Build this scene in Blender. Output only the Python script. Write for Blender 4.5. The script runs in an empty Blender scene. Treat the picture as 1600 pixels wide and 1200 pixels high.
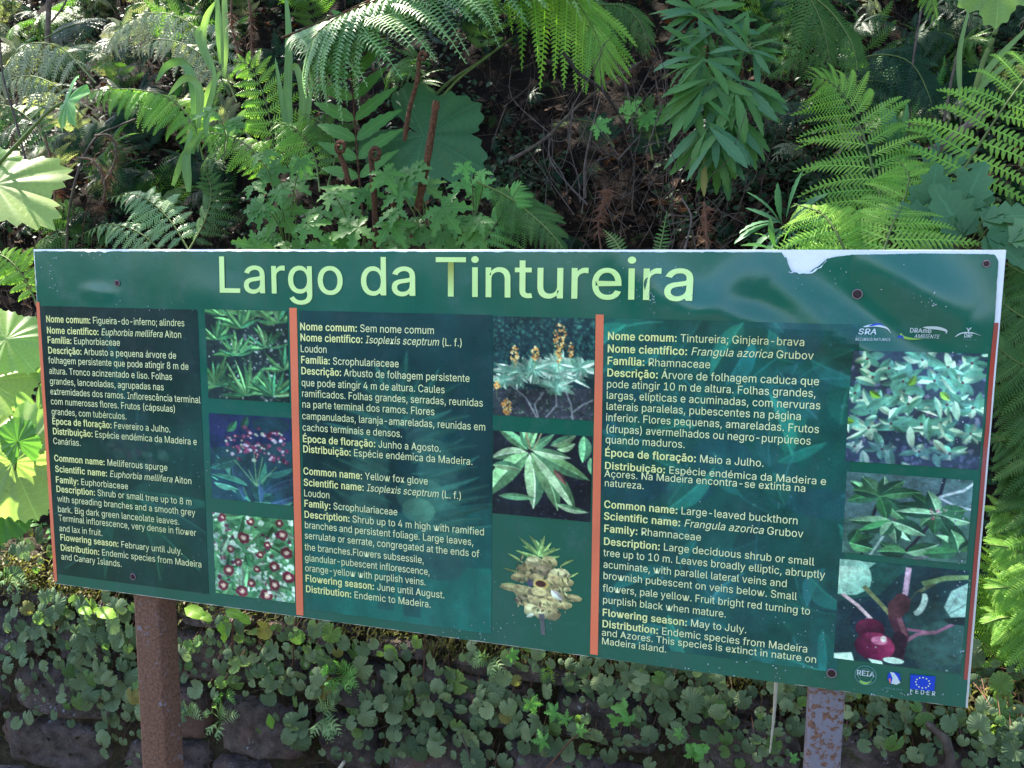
import bpy, math, random, json
import numpy as np
from mathutils import Vector, Matrix, noise
from mathutils.geometry import tessellate_polygon

random.seed(7); RNG = np.random.default_rng(7)
scene = bpy.context.scene
COL = scene.collection

# ------------------------------------------------------------------ camera
F_PX = 1314.93
CAM = Vector((0.45916, -1.18239, 1.60))
R = Matrix(((0.95977067, -0.04489841, 0.27717213),
            (0.28065398, 0.12323833, -0.95186431),
            (0.00857896, 0.99136091, 0.13088145)))
cd = bpy.data.cameras.new("camera"); cam = bpy.data.objects.new("camera", cd)
COL.objects.link(cam); scene.camera = cam
cam.matrix_world = Matrix.Translation(CAM) @ R.to_4x4()
cd.sensor_width = 36.0; cd.lens = F_PX / 1600 * 36.0
cd.clip_start = 0.02; cd.clip_end = 400.0

# ------------------------------------------------------------------ light
SUN_EL, SUN_AZ = math.radians(57), math.radians(-66)      # azimuth from +Y towards +X
world = bpy.data.worlds.new("World"); scene.world = world; world.use_nodes = True
wn = world.node_tree.nodes; wl = world.node_tree.links
bg = wn["Background"]; sky = wn.new("ShaderNodeTexSky")
sky.sky_type = 'NISHITA'; sky.sun_disc = False
sky.sun_elevation = SUN_EL; sky.sun_rotation = SUN_AZ
sky.air_density = 1.0; sky.dust_density = 1.0; sky.ozone_density = 1.0
wl.new(sky.outputs[0], bg.inputs[0]); bg.inputs[1].default_value = 0.11
sd = bpy.data.lights.new("sun", 'SUN'); sun = bpy.data.objects.new("sun", sd); COL.objects.link(sun)
sd.energy = 5.0; sd.angle = math.radians(0.5); sd.color = (1.0, 0.93, 0.80)
SUN = Vector((math.sin(SUN_AZ) * math.cos(SUN_EL), math.cos(SUN_AZ) * math.cos(SUN_EL), math.sin(SUN_EL)))
sun.rotation_euler = SUN.to_track_quat('Z', 'Y').to_euler()
sun.location = (0, 3, 8)
vs = scene.view_settings
vs.view_transform = 'Standard'; vs.look = 'None'; vs.gamma = 1; vs.exposure = 2.35; vs.use_curve_mapping = False
scene.cycles.max_bounces = 6; scene.cycles.diffuse_bounces = 3; scene.cycles.transmission_bounces = 4
scene.cycles.use_denoising = True

# ------------------------------------------------------------------ frame helpers
ZT = 1.6334                        # top of the board; its face is the plane y = 0
def ray(px, py):
    return (R @ Vector(((px - 800) / F_PX, -(py - 600) / F_PX, -1.0)))
def P(px, py, y):                  # point at distance plane y seen in direction px, py
    d = ray(px, py); return CAM + d * ((y - CAM.y) / d.y)
def pxm(y_or_pt):                  # metres per photo pixel at a point
    p = y_or_pt; return (R.transposed() @ (p - CAM)).z * -1 / F_PX
def board(px, py):                 # metres from the board's top left corner: across, down
    p = P(px, py, 0.0); return p.x + 0.75, ZT - p.z

def bank_z(x, y):                  # height of the bank behind the wall
    pts = [(0.40, 0.825), (0.70, 0.87), (1.0, 1.08), (1.5, 1.5), (2.2, 2.15), (3.2, 3.1), (5, 4.6), (9, 7.5), (14, 9.5)]
    z = pts[-1][1]
    if y <= pts[0][0]: z = pts[0][1]
    else:
        for (a, b), (c, d) in zip(pts, pts[1:]):
            if a <= y <= c:
                z = b + (d - b) * (y - a) / (c - a); break
    n = noise.noise(Vector((x * 1.3, y * 1.3, 0))) * 0.22 + noise.noise(Vector((x * 4, y * 4, 3))) * 0.06
    return z + n * min(1, max(0, (y - 0.7) / 0.8))
def bank_hit(px, py):
    d = ray(px, py); d = d / d.y; y = 0.45
    while y < 12:
        p = CAM + d * (y - CAM.y)
        if bank_z(p.x, p.y) >= p.z: return p
        y += 0.02
    return CAM + d * 8

# ------------------------------------------------------------------ objects
def tag(o, label=None, cat=None, group=None, kind=None):
    if label: o['label'] = label
    if cat: o['category'] = cat
    if group: o['group'] = group
    if kind: o['kind'] = kind
    return o
def thing(name, label, cat, loc, group=None):
    o = bpy.data.objects.new(name, None); COL.objects.link(o); o.location = loc
    o.empty_display_size = 0.05
    return tag(o, label, cat, group)
def mesh_np(name, V, T, UV=None, smooth=True, C=None):
    V = np.asarray(V, np.float32); T = np.asarray(T, np.int32)
    me = bpy.data.meshes.new(name); k = T.shape[1]
    me.vertices.add(len(V)); me.vertices.foreach_set('co', V.ravel())
    me.loops.add(T.size); me.loops.foreach_set('vertex_index', T.ravel())
    me.polygons.add(len(T)); me.polygons.foreach_set('loop_start', np.arange(0, T.size, k, dtype=np.int32))
    me.polygons.foreach_set('loop_total', np.full(len(T), k, np.int32))
    if smooth: me.polygons.foreach_set('use_smooth', np.ones(len(T), bool))
    if UV is not None:
        ul = me.uv_layers.new(name="UVMap")
        ul.data.foreach_set('uv', np.asarray(UV, np.float32)[T.ravel()].ravel())
    if C is not None:
        ca = me.color_attributes.new(name="print", type='FLOAT_COLOR', domain='POINT')
        ca.data.foreach_set('color', np.asarray(C, np.float32).ravel())
    me.update(calc_edges=True); me.validate()
    return me
def link(name, me, mat, parent=None, M=None):
    o = bpy.data.objects.new(name, me); COL.objects.link(o)
    if mat is not None and not me.materials: me.materials.append(mat)
    if parent is not None: o.parent = parent
    if M is not None: o.matrix_basis = M
    return o
class MB:                          # merges triangle templates
    def __init__(s): s.V = []; s.T = []; s.U = []; s.n = 0
    def add(s, t, M=None):
        V, T, U = t
        V = np.asarray(V, float)
        if M is not None:
            m = np.array(M); V = V @ m[:3, :3].T + m[:3, 3]
        s.V.append(V); s.T.append(np.asarray(T) + s.n); s.U.append(U); s.n += len(V)
    def mesh(s, name, smooth=True, off=None):
        V = np.concatenate(s.V)
        if off is not None: V = V - np.array(off)
        return mesh_np(name, V, np.concatenate(s.T), np.concatenate(s.U), smooth)
    def build(s, name, mat, parent=None, smooth=True):
        off = parent_origin(parent)
        return link(name, s.mesh(name, smooth, off), mat, parent)
def parent_origin(p):
    o = Vector((0, 0, 0))
    while p is not None: o = o + p.location; p = p.parent
    return o
def inst(name, me, mat, parent, M):         # part that shares its mesh with others
    return link(name, me, mat, parent, Matrix.Translation(-parent_origin(parent)) @ M)

# ------------------------------------------------------------------ templates (verts, tris, uv)
def box_t(x0, x1, y0, y1, z0, z1):
    V = [(x, y, z) for x in (x0, x1) for y in (y0, y1) for z in (z0, z1)]
    T = [(0, 1, 3), (0, 3, 2), (4, 6, 7), (4, 7, 5), (0, 4, 5), (0, 5, 1), (2, 3, 7), (2, 7, 6), (0, 2, 6), (0, 6, 4), (1, 5, 7), (1, 7, 3)]
    return np.array(V, float), T, np.zeros((8, 2))
def tube_t(pts, r0, r1=None, seg=6, jit=0.0):
    pts = [Vector(p) for p in pts]; n = len(pts); V = []; U = []; T = []
    if r1 is None: r1 = r0
    ref = Vector((0.3, 0.2, 1)).normalized()
    for i, p in enumerate(pts):
        t = (pts[min(i + 1, n - 1)] - pts[max(i - 1, 0)]).normalized()
        a = t.cross(ref)
        if a.length < .05: a = t.cross(Vector((1, 0, 0)))
        a.normalize(); b = t.cross(a); f = i / max(1, n - 1)
        r = (r0 + (r1 - r0) * f) * (1 + random.uniform(-jit, jit))
        for k in range(seg):
            an = 2 * math.pi * k / seg
            V.append(p + a * math.cos(an) * r + b * math.sin(an) * r); U.append((k / seg, f))
    for i in range(n - 1):
        for k in range(seg):
            a, b = i * seg + k, i * seg + (k + 1) % seg
            T += [(a, b, b + seg), (a, b + seg, a + seg)]
    return np.array(V, float), T, np.array(U, float)
def spline(pts, n=24):             # Catmull-Rom through Vectors
    pts = [Vector(p) for p in pts]
    if len(pts) == 2: return [pts[0].lerp(pts[1], i / n) for i in range(n + 1)]
    q = [pts[0] * 2 - pts[1]] + pts + [pts[-1] * 2 - pts[-2]]
    out = []; m = len(pts) - 1
    for i in range(n + 1):
        s = i / n * m; k = min(int(s), m - 1); t = s - k
        a, b, c, d = q[k:k + 4]
        out.append(0.5 * ((2 * b) + (c - a) * t + (2 * a - 5 * b + 4 * c - d) * t * t + (3 * b - a - 3 * c + d) * t ** 3))
    return out
def blade_t(n=8, W=0.18, peak=0.45, serr=0.0, fold=0.25, droop=0.5, twist=0.0, wave=0.0, stalk=0.0):
    """leaf blade of unit length along +X, face +Z, uv.x = 0 on the midrib and 1 on the margin"""
    V = []; U = []; T = []; x = z = 0.0
    for i in range(n + 1):
        t = i / n
        if i: x += math.cos(droop * t - droop * .3) / n; z -= math.sin(droop * t - droop * .3) / n
        if t < stalk: w = 0.008
        else:
            s = (t - stalk) / (1 - stalk)
            w = W * (math.sin(math.pi * min(1, s ** (math.log(.5) / math.log(peak)))) ** 0.85) if 0 < s < 1 else 0.004
        ws = w * (1 + (serr if i % 2 else -serr))
        wz = wave * math.sin(t * 9) * w
        tw = twist * t
        c, s_ = math.cos(tw), math.sin(tw)
        for sg in (1, 0, -1):
            y = sg * ws; zz = abs(sg) * fold * ws + sg * wz
            V.append((x + (0.02 if (i % 2 and sg and serr) else 0), y * c - zz * s_, z + y * s_ + zz * c)); U.append((abs(sg), t))
    for i in range(n):
        a = i * 3
        for k in (0, 1):
            T += [(a + k, a + k + 1, a + k + 4), (a + k, a + k + 4, a + k + 3)]
    return np.array(V, float), T, np.array(U, float)
def pinna_t(n=18, W=0.22, droop=0.25, gap=0.15, ang=0.25, peak=0.12, sub=2, curl=0.0, blunt=.5):
    """fern pinna of unit length along +X with n pairs of pinnules"""
    V = []; U = []; T = []
    def cz(x): return -droop * x * x - (curl * max(0, x - .6) ** 2)
    rw = 0.008
    for i in range(7):
        x = i / 6
        V += [(x, rw * (1 - x * .7), cz(x)), (x, -rw * (1 - x * .7), cz(x))]; U += [(0, x), (0, x)]
    for i in range(6):
        a = 2 * i; T += [(a, a + 1, a + 3), (a, a + 3, a + 2)]
    sp = 1.0 / n
    for i in range(n):
        x0 = (i + 0.3) * sp
        pr = (min(1, x0 / peak) ** .5) * (1 - x0) ** 0.72 + 0.03
        L = W * pr * random.uniform(.9, 1.08)
        for sg in (1, -1):
            b = len(V); hw = sp * (0.5 - gap * .5)
            da = ang + random.uniform(-.06, .06)
            dx, dy = math.sin(da), math.cos(da) * sg
            xs = x0 + (0.5 * sp if sg < 0 else 0)
            if xs > .99: continue
            dz = -L * 0.25 * random.uniform(.2, 1.6)
            z = cz(xs)
            pts = [(xs - hw, 0, z), (xs + hw, 0, z),
                   (xs - hw * .95 + dx * L * .55, dy * L * .55, z + L * .05), (xs + hw * .8 + dx * L * .6, dy * L * .6, z + L * .05),
                   (xs + dx * L * 1.05 - hw * blunt * .4, dy * L, z + dz), (xs + hw * blunt + dx * L, dy * L * .97, z + dz)]
            V += pts; U += [(0, x0), (0, x0), (.5, x0), (.5, x0), (1, x0), (1, x0)]
            q = [(b, b + 1, b + 3), (b, b + 3, b + 2), (b + 2, b + 3, b + 5), (b + 2, b + 5, b + 4)]
            T += q if sg > 0 else [t[::-1] for t in q]
    return np.array(V, float), T, np.array(U, float)
def radial_t(rfun, nth=60, rings=(0.0, .35, .7, .88, 1.0), cup=0.15, lobes=5, span=2 * math.pi, notch=True, wob=0.03, a0=0.0, rip=0.05):
    """leaf with a radial outline, in XY, stalk end towards -X; uv.x 0 on lobe ribs, 1 between"""
    V = [(0, 0, 0)]; U = [(0, 0)]; T = []
    m = nth
    ph = random.uniform(0, 6)
    for ri, rr in enumerate(rings[1:]):
        for k in range(m + 1):
            th = -span / 2 + span * k / m
            r = rfun(th) * rr
            q = (k / m * lobes) % 1.0; uu = abs(q - .5) * 2
            if rr < 1: r = rr * (rfun(th) * rr + (1 - rr) * min(rfun(th), .75))
            z = -cup * r * r + rip * r * math.cos(th * lobes * 2 + ph) + wob * math.sin(3 * th + ph) * r
            V.append((r * math.cos(th), r * math.sin(th), z)); U.append((uu, rr))
    w = m + 1
    for k in range(m): T.append((0, 1 + k, 2 + k))
    for r_ in range(len(rings) - 2):
        a = 1 + r_ * w
        for k in range(m): T += [(a + k, a + w + k, a + w + k + 1), (a + k, a + w + k + 1, a + k + 1)]
    return np.array(V, float), T, np.array(U, float)
def frame_M(o, xdir, nhint, s=1.0, sy=None):
    x = Vector(xdir).normalized(); n = Vector(nhint); z = n - x * n.dot(x)
    if z.length < 1e-4: z = Vector((0, 0, 1)) - x * x.z + Vector((0.01, 0, 0))
    z.normalize(); y = z.cross(x)
    sy = s if sy is None else sy
    M = Matrix(((x.x * s, y.x * sy, z.x * s, o[0]), (x.y * s, y.y * sy, z.y * s, o[1]), (x.z * s, y.z * sy, z.z * s, o[2]), (0, 0, 0, 1)))
    return M

# ------------------------------------------------------------------ materials
def nmat(name):
    m = bpy.data.materials.new(name); m.use_nodes = True
    nt = m.node_tree; b = nt.nodes['Principled BSDF']
    return m, nt, b
def N(nt, typ, **kw):
    n = nt.nodes.new(typ)
    for k, v in kw.items():
        if hasattr(n, k): setattr(n, k, v)
        else: n.inputs[k].default_value = v
    return n
def math_n(nt, op, a, b=None, clamp=False):
    n = nt.nodes.new('ShaderNodeMath'); n.operation = op; n.use_clamp = clamp
    for i, v in enumerate((a, b)):
        if v is None: continue
        if isinstance(v, (int, float)): n.inputs[i].default_value = v
        else: nt.links.new(v, n.inputs[i])
    return n.outputs[0]
def mix_c(nt, fac, a, b, blend='MIX'):
    n = nt.nodes.new('ShaderNodeMix'); n.data_type = 'RGBA'; n.blend_type = blend
    for i, v in ((0, fac), (6, a), (7, b)):
        if isinstance(v, (int, float)): n.inputs[i].default_value = v
        elif isinstance(v, tuple): n.inputs[i].default_value = (*v, 1) if len(v) == 3 else v
        else: nt.links.new(v, n.inputs[i])
    return n.outputs[2]
def ramp(nt, fac, stops):
    n = nt.nodes.new('ShaderNodeValToRGB'); e = n.color_ramp.elements
    while len(e) < len(stops): e.new(0.5)
    for el, (p, c) in zip(e, stops): el.position = p; el.color = (*c, 1) if len(c) == 3 else c
    nt.links.new(fac, n.inputs[0]); return n.outputs[0]
def coords(nt, kind='Object'):
    return nt.nodes.new('ShaderNodeTexCoord').outputs[kind]
def noise_n(nt, scale, detail=4, rough=.55, vec=None, dist=0.0):
    n = nt.nodes.new('ShaderNodeTexNoise'); n.inputs['Scale'].default_value = scale
    n.inputs['Detail'].default_value = detail; n.inputs['Roughness'].default_value = rough
    n.inputs['Distortion'].default_value = dist
    if vec is not None: nt.links.new(vec, n.inputs['Vector'])
    return n.outputs[0]
def bump_n(nt, h, strength, dist=0.002, b=None):
    n = nt.nodes.new('ShaderNodeBump'); n.inputs['Strength'].default_value = strength
    n.inputs['Distance'].default_value = dist; nt.links.new(h, n.inputs['Height'])
    if b is not None: nt.links.new(n.outputs[0], b.inputs['Normal'])
    return n.outputs[0]

def leaf_mat(name, col, tip=None, vein=None, nveins=7, transl=0.42, rough=0.42, var=0.28, blemish=(0.16, 0.11, 0.03), blem=0.12, spec=.22, tcol=None, midw=.07):
    m, nt, b = nmat(name); L = nt.links
    tip = tip or tuple(c * 1.15 for c in col); vein = vein or tuple(min(1, c * 1.55) for c in col)
    uv = nt.nodes.new('ShaderNodeUVMap').outputs[0]
    sx = nt.nodes.new('ShaderNodeSeparateXYZ'); L.new(uv, sx.inputs[0])
    geo = nt.nodes.new('ShaderNodeNewGeometry').outputs['Position']
    oi = nt.nodes.new('ShaderNodeObjectInfo').outputs['Random']
    n1 = noise_n(nt, 9, 3, .6, geo)
    c = mix_c(nt, sx.outputs[1], col, tip)
    # lateral veins
    ph = math_n(nt, 'SUBTRACT', math_n(nt, 'MULTIPLY', sx.outputs[1], nveins), math_n(nt, 'MULTIPLY', sx.outputs[0], 1.3))
    fr = math_n(nt, 'FRACT', ph)
    tri = math_n(nt, 'ABSOLUTE', math_n(nt, 'SUBTRACT', fr, 0.5))
    lat = math_n(nt, 'LESS_THAN', tri, 0.045)
    mid = math_n(nt, 'LESS_THAN', sx.outputs[0], midw)
    v = math_n(nt, 'MAXIMUM', math_n(nt, 'MULTIPLY', lat, 0.45), math_n(nt, 'MULTIPLY', mid, 0.7))
    c = mix_c(nt, v, c, vein)
    # brightness by plant piece and by patch
    k = math_n(nt, 'ADD', math_n(nt, 'MULTIPLY', oi, var), math_n(nt, 'MULTIPLY', n1, var * 1.4))
    k = math_n(nt, 'ADD', k, 1 - var * 1.15)
    comb = nt.nodes.new('ShaderNodeCombineXYZ')
    L.new(math_n(nt, 'MULTIPLY', k, math_n(nt, 'ADD', math_n(nt, 'MULTIPLY', oi, .22), .9)), comb.inputs[0])
    L.new(k, comb.inputs[1]); L.new(math_n(nt, 'MULTIPLY', k, .97), comb.inputs[2])
    c = mix_c(nt, 1.0, c, comb.outputs[0], 'MULTIPLY')
    n2 = noise_n(nt, 60, 4, .7, geo)
    bl = ramp(nt, n2, [(0.60, (0, 0, 0)), (0.72, (1, 1, 1))])
    c = mix_c(nt, math_n(nt, 'MULTIPLY', bl, blem * 3, True), c, blemish)
    L.new(c, b.inputs['Base Color']); b.inputs['Roughness'].default_value = rough
    b.inputs['Specular IOR Level'].default_value = spec
    bump_n(nt, math_n(nt, 'SUBTRACT', n2, math_n(nt, 'MULTIPLY', v, 1.2)), 0.35, 0.0015, b)
    tr = nt.nodes.new('ShaderNodeBsdfTranslucent'); mx = nt.nodes.new('ShaderNodeMixShader')
    tc = mix_c(nt, 1.0, c, tcol or (1.5, 1.75, 0.75), 'MULTIPLY')
    L.new(tc, tr.inputs[0]); mx.inputs[0].default_value = transl
    L.new(b.outputs[0], mx.inputs[1]); L.new(tr.outputs[0], mx.inputs[2])
    L.new(mx.outputs[0], nt.nodes['Material Output'].inputs[0])
    return m
def rough_mat(name, c1, c2, scale=20, rough=.85, bump=.6, c3=None, t3=.62, dist=.01, spec=.3, detail=6):
    m, nt, b = nmat(name); L = nt.links
    geo = nt.nodes.new('ShaderNodeNewGeometry').outputs['Position']
    n = noise_n(nt, scale, detail, .65, geo); n2 = noise_n(nt, scale * 6, 4, .7, geo)
    c = ramp(nt, n, [(.35, c1), (.65, c2)])
    c = mix_c(nt, math_n(nt, 'MULTIPLY', n2, .5), c, tuple(x * .35 for x in c1))
    if c3:
        n3 = noise_n(nt, scale * .7, 5, .75, geo, .6)
        c = mix_c(nt, ramp(nt, n3, [(t3, (0, 0, 0)), (t3 + .05, (1, 1, 1))]), c, c3)
    oi = nt.nodes.new('ShaderNodeObjectInfo').outputs['Random']
    c = mix_c(nt, 1.0, c, ramp(nt, oi, [(0, (.75, .75, .75)), (1, (1.2, 1.15, 1.1))]), 'MULTIPLY')
    L.new(c, b.inputs['Base Color']); b.inputs['Roughness'].default_value = rough
    b.inputs['Specular IOR Level'].default_value = spec
    bump_n(nt, math_n(nt, 'ADD', n, math_n(nt, 'MULTIPLY', n2, .4)), bump, dist, b)
    return m
def plain(name, col, rough=.5, metal=0, spec=.4):
    m, nt, b = nmat(name)
    b.inputs['Base Color'].default_value = (*col, 1); b.inputs['Roughness'].default_value = rough
    b.inputs['Metallic'].default_value = metal; b.inputs['Specular IOR Level'].default_value = spec
    return m

M_ = {}
M_['fern_lit'] = leaf_mat('fern_sunlit_green', (0.20, 0.36, 0.07), transl=.5, nveins=0.01, blem=.06)  # lit copy of the fern green, sunlight put into the colour
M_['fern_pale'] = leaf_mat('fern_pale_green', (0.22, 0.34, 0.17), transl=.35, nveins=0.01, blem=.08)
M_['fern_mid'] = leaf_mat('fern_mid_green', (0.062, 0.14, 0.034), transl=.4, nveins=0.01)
M_['fern_shaded'] = leaf_mat('fern_shaded_green', (0.012, 0.042, 0.020), transl=.25, nveins=0.01)  # shaded copy of the fern green, shade put into the colour
M_['fern_dry'] = leaf_mat('fern_greyish', (0.22, 0.26, 0.16), tip=(0.28, 0.27, .18), transl=.3, nveins=0.01, blem=.3, blemish=(.25, .16, .09))
M_['dead'] = leaf_mat('dead_frond', (0.12, 0.055, 0.03), transl=.2, nveins=0.01, blem=.3, tcol=(1.2, .9, .6))
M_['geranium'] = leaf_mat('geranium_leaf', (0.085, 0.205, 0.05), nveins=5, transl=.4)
M_['geranium_lit'] = leaf_mat('geranium_leaf_sunlit', (0.25, 0.36, 0.14), midw=.03, nveins=9, transl=.5, blem=.12)  # paler than the plain geranium leaf: sunshine painted into the base
M_['lobed_dark'] = leaf_mat('large_dull_leaf', (0.05, 0.13, 0.06), midw=.035, nveins=8, transl=.3, rough=.55)
M_['lance'] = leaf_mat('lance_leaf', (0.07, 0.175, 0.052), nveins=11, transl=.35, rough=.35)
M_['lance_blue'] = leaf_mat('bluish_lance_leaf', (0.07, 0.17, 0.085), nveins=9, transl=.35)
M_['strap'] = leaf_mat('strap_leaf', (0.16, 0.27, 0.10), nveins=0.01, transl=.32, rough=.35)
M_['round'] = leaf_mat('round_creeper_leaf', (0.125, 0.182, 0.095), vein=(.16, .22, .12), nveins=0.01, transl=.25, tcol=(1.1, 1.4, .8), rough=.55, var=.7, blem=.22, blemish=(.17, .15, .06))
M_['round_light'] = leaf_mat('round_creeper_leaf_light', (0.13, 0.22, 0.07), nveins=0.01, transl=.4, var=.3, blem=.3)
M_['round_yellow'] = leaf_mat('yellow_round_leaf', (0.21, 0.20, 0.07), nveins=0.01, transl=.4, var=.3, blem=.4, blemish=(.25, .12, .04))
M_['bright'] = leaf_mat('bright_small_leaf', (0.14, 0.33, 0.09), nveins=4, transl=.45)
M_['lime'] = leaf_mat('lime_leaf', (0.20, 0.36, 0.05), nveins=3, transl=.5, blem=.03)
M_['hidden'] = leaf_mat('shade_leaf', (0.012, 0.035, 0.012), nveins=0.01, transl=.2)  # near black so the gaps between plants look shaded
M_['stem'] = rough_mat('green_stem', (.10, .16, .04), (.16, .22, .06), 30, .6, .3)
M_['stem_red'] = rough_mat('reddish_stem', (.10, .05, .03), (.2, .09, .06), 60, .7, .3)
M_['hairy'] = rough_mat('brown_scaly_stem', (.05, .022, .012), (.20, .085, .04), 160, .95, 1.0, dist=.004)
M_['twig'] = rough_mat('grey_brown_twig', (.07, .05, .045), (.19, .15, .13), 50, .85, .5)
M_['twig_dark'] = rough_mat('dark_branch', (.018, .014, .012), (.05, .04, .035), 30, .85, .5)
M_['straw'] = rough_mat('pale_straw', (.45, .42, .36), (.65, .6, .5), 80, .7, .2)
M_['soil'] = rough_mat('shaded_humus_soil', (.006, .0045, .004), (.022, .014, .010), 11, .95, 1.0, spec=.08, c3=(.03, .05, .015), t3=.6, dist=.03)  # base darkened to paint deep shade into the gaps of the bank
M_['ledge'] = rough_mat('mossy_ledge', (.09, .065, .03), (.20, .17, .06), 30, .95, 1.0, c3=(.16, .17, .04), t3=.5, dist=.02)
M_['stone'] = rough_mat('basalt_stone', (.05, .038, .040), (.19, .15, .145), 30, .9, 1.0, c3=(.045, .05, .022), t3=.60, dist=.012)
M_['joint'] = rough_mat('earth_joint', (.03, .024, .015), (.11, .085, .05), 35, .95, 1.0, c3=(.05, .06, .018), t3=.55, dist=.02)
M_['moss'] = leaf_mat('moss', (.085, .09, .022), tip=(.17, .155, .045), nveins=.01, transl=.35, var=.4)
M_['litter'] = leaf_mat('dead_leaf', (.038, .023, .017), vein=(.2, .12, .07), nveins=5, transl=.15, var=.8, blem=.5, tcol=(1.2, .9, .6), blemish=(.03, .018, .012), rough=.9, spec=.08)  # dead leaf brown lowered to carry the shade of the bank
M_['twig_shade'] = rough_mat('shaded_twig', (.022, .015, .013), (.085, .06, .05), 40, .9, .4, spec=.1)  # twig copy with the shade of the bank mixed into its tone
M_['path'] = rough_mat('gravel_path', (.045, .045, .03), (.10, .09, .07), 25, .95, .8)
# lichen stone
def stone_extra(m):
    nt = m.node_tree; b = nt.nodes['Principled BSDF']; L = nt.links
    src = b.inputs['Base Color'].links[0].from_socket
    geo = nt.nodes.new('ShaderNodeNewGeometry').outputs['Position']
    n = noise_n(nt, 38, 6, .8, geo, .4); a = noise_n(nt, 5, 2, .5, geo)
    f = math_n(nt, 'MULTIPLY', ramp(nt, n, [(.60, (0, 0, 0)), (.63, (1, 1, 1))]), ramp(nt, a, [(.48, (0, 0, 0)), (.6, (1, 1, 1))]))
    c = mix_c(nt, f, src, (.33, .36, .42))
    n5 = noise_n(nt, 7, 3, .5, geo)
    c = mix_c(nt, ramp(nt, n5, [(.56, (0, 0, 0)), (.7, (.7, .7, .7))]), c, (.17, .095, .075))
    L.new(c, b.inputs['Base Color'])
stone_extra(M_['stone'])

# ------------------------------------------------------------------ the information board
BW, BH = 1.5, 0.6026
PG = 0.88                                     # ink density of the print
def lin(c, g=None):
    c = np.asarray(c, float) / 255
    c = np.where(c <= .04045, c / 12.92, ((c + .055) / 1.055) ** 2.4)
    return c * (PG if g is None else g)
def wrinkle(a, d):                            # how far the loose vinyl stands off the panel
    h = 0.0
    def fold(x0, y0, x1, y1, w, amp):
        nonlocal h
        dx, dy = x1 - x0, y1 - y0; L = dx * dx + dy * dy
        t = max(0, min(1, ((a - x0) * dx + (d - y0) * dy) / L))
        e = math.hypot(a - x0 - t * dx, d - y0 - t * dy) / w
        h += amp * math.exp(-e * e) * (math.sin(math.pi * min(1, max(0, .12 + .76 * t))))
    fold(1.22, .04, 1.47, .22, .026, .014)
    fold(1.10, .07, 1.33, .13, .022, .009)
    fold(1.33, .00, 1.46, .09, .032, .016)
    fold(1.02, .01, 1.14, .11, .030, .005); fold(1.12, .10, 1.20, .02, .02, .004); fold(.30, .06, .42, .09, .03, .0015); fold(.10, .07, .17, .075, .012, .002)
    fold(1.40, .10, 1.49, .34, .020, .0022)
    h += 0.0016 * (1 + noise.noise(Vector((a * 5, d * 5, 1)))) * min(1, max(0, (a - .2) / 1.2))
    h += 0.0006 * (noise.noise(Vector((a * 14, d * 14, 4))))
    return max(0, h)
def bpt(a, d, lift):                          # board coordinates to the world, on the print
    return (-0.75 + a, -(lift + wrinkle(a, d)), ZT - d)

# --- print materials
def print_mat(name, col=None, rough=.30, wear=.5, spec=.30):
    m, nt, b = nmat(name); L = nt.links
    geo = nt.nodes.new('ShaderNodeNewGeometry').outputs['Position']
    if col is None:
        at = nt.nodes.new('ShaderNodeAttribute'); at.attribute_name = 'print'; c = at.outputs['Color']
    else:
        n0 = noise_n(nt, 5, 3, .5, geo)
        c = ramp(nt, n0, [(.3, tuple(x * .88 for x in col)), (.7, tuple(min(1, x * 1.12) for x in col))])
    n = noise_n(nt, 110, 5, .75, geo); a = noise_n(nt, 9, 4, .6, geo)
    f = math_n(nt, 'MULTIPLY', ramp(nt, n, [(.655, (0, 0, 0)), (.70, (1, 1, 1))]), ramp(nt, a, [(.50, (0, 0, 0)), (.66, (1, 1, 1))]))
    c = mix_c(nt, math_n(nt, 'MULTIPLY', f, wear), c, (.42, .50, .55))
    g = noise_n(nt, 21, 6, .7, geo)
    c = mix_c(nt, math_n(nt, 'MULTIPLY', ramp(nt, g, [(.52, (0, 0, 0)), (.75, (1, 1, 1))]), .16 * wear * 2), c, (.16, .22, .27))
    mp = nt.nodes.new('ShaderNodeMapping'); mp.inputs['Scale'].default_value = (38, 10, 2.2); L.new(geo, mp.inputs[0])
    st = noise_n(nt, 1.0, 5, .7, mp.outputs[0]); st2 = noise_n(nt, 3.2, 3, .5, geo)
    c = mix_c(nt, math_n(nt, 'MULTIPLY', ramp(nt, st, [(.48, (0, 0, 0)), (.72, (1, 1, 1))]), .22 * wear * 2), c, (.05, .075, .06))
    c = mix_c(nt, math_n(nt, 'MULTIPLY', ramp(nt, st2, [(.42, (0, 0, 0)), (.68, (1, 1, 1))]), .13 * wear * 2), c, (.10, .26, .30))
    L.new(c, b.inputs['Base Color'])
    rr = math_n(nt, 'ADD', math_n(nt, 'MULTIPLY', g, .25), rough - .12)
    L.new(rr, b.inputs['Roughness']); b.inputs['Specular IOR Level'].default_value = spec
    bump_n(nt, math_n(nt, 'ADD', g, math_n(nt, 'MULTIPLY', n, .3)), .12, .002, b)
    return m
PM_green = print_mat('printed_green_vinyl', tuple(lin((6, 100, 80))), rough=.22, spec=.6)
PM_pic = print_mat('printed_picture_ink', None, wear=.35)
PM_title = print_mat('title_ink', tuple(lin((214, 252, 160), 1.05)), wear=.15)
PM_text = print_mat('text_ink', tuple(lin((240, 244, 178), 1.1)), wear=.12)
PM_bold = print_mat('bold_text_ink', tuple(lin((250, 248, 160), 1.1)), wear=.12)
PM_bar = print_mat('orange_stripe_ink', tuple(lin((246, 128, 92), .95)), wear=.3)
PM_bar2 = print_mat('worn_red_stripe_ink', tuple(lin((206, 78, 58), .7)), wear=1.0)
PM_white = print_mat('white_ink', (.62, .70, .72), wear=.1)
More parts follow.
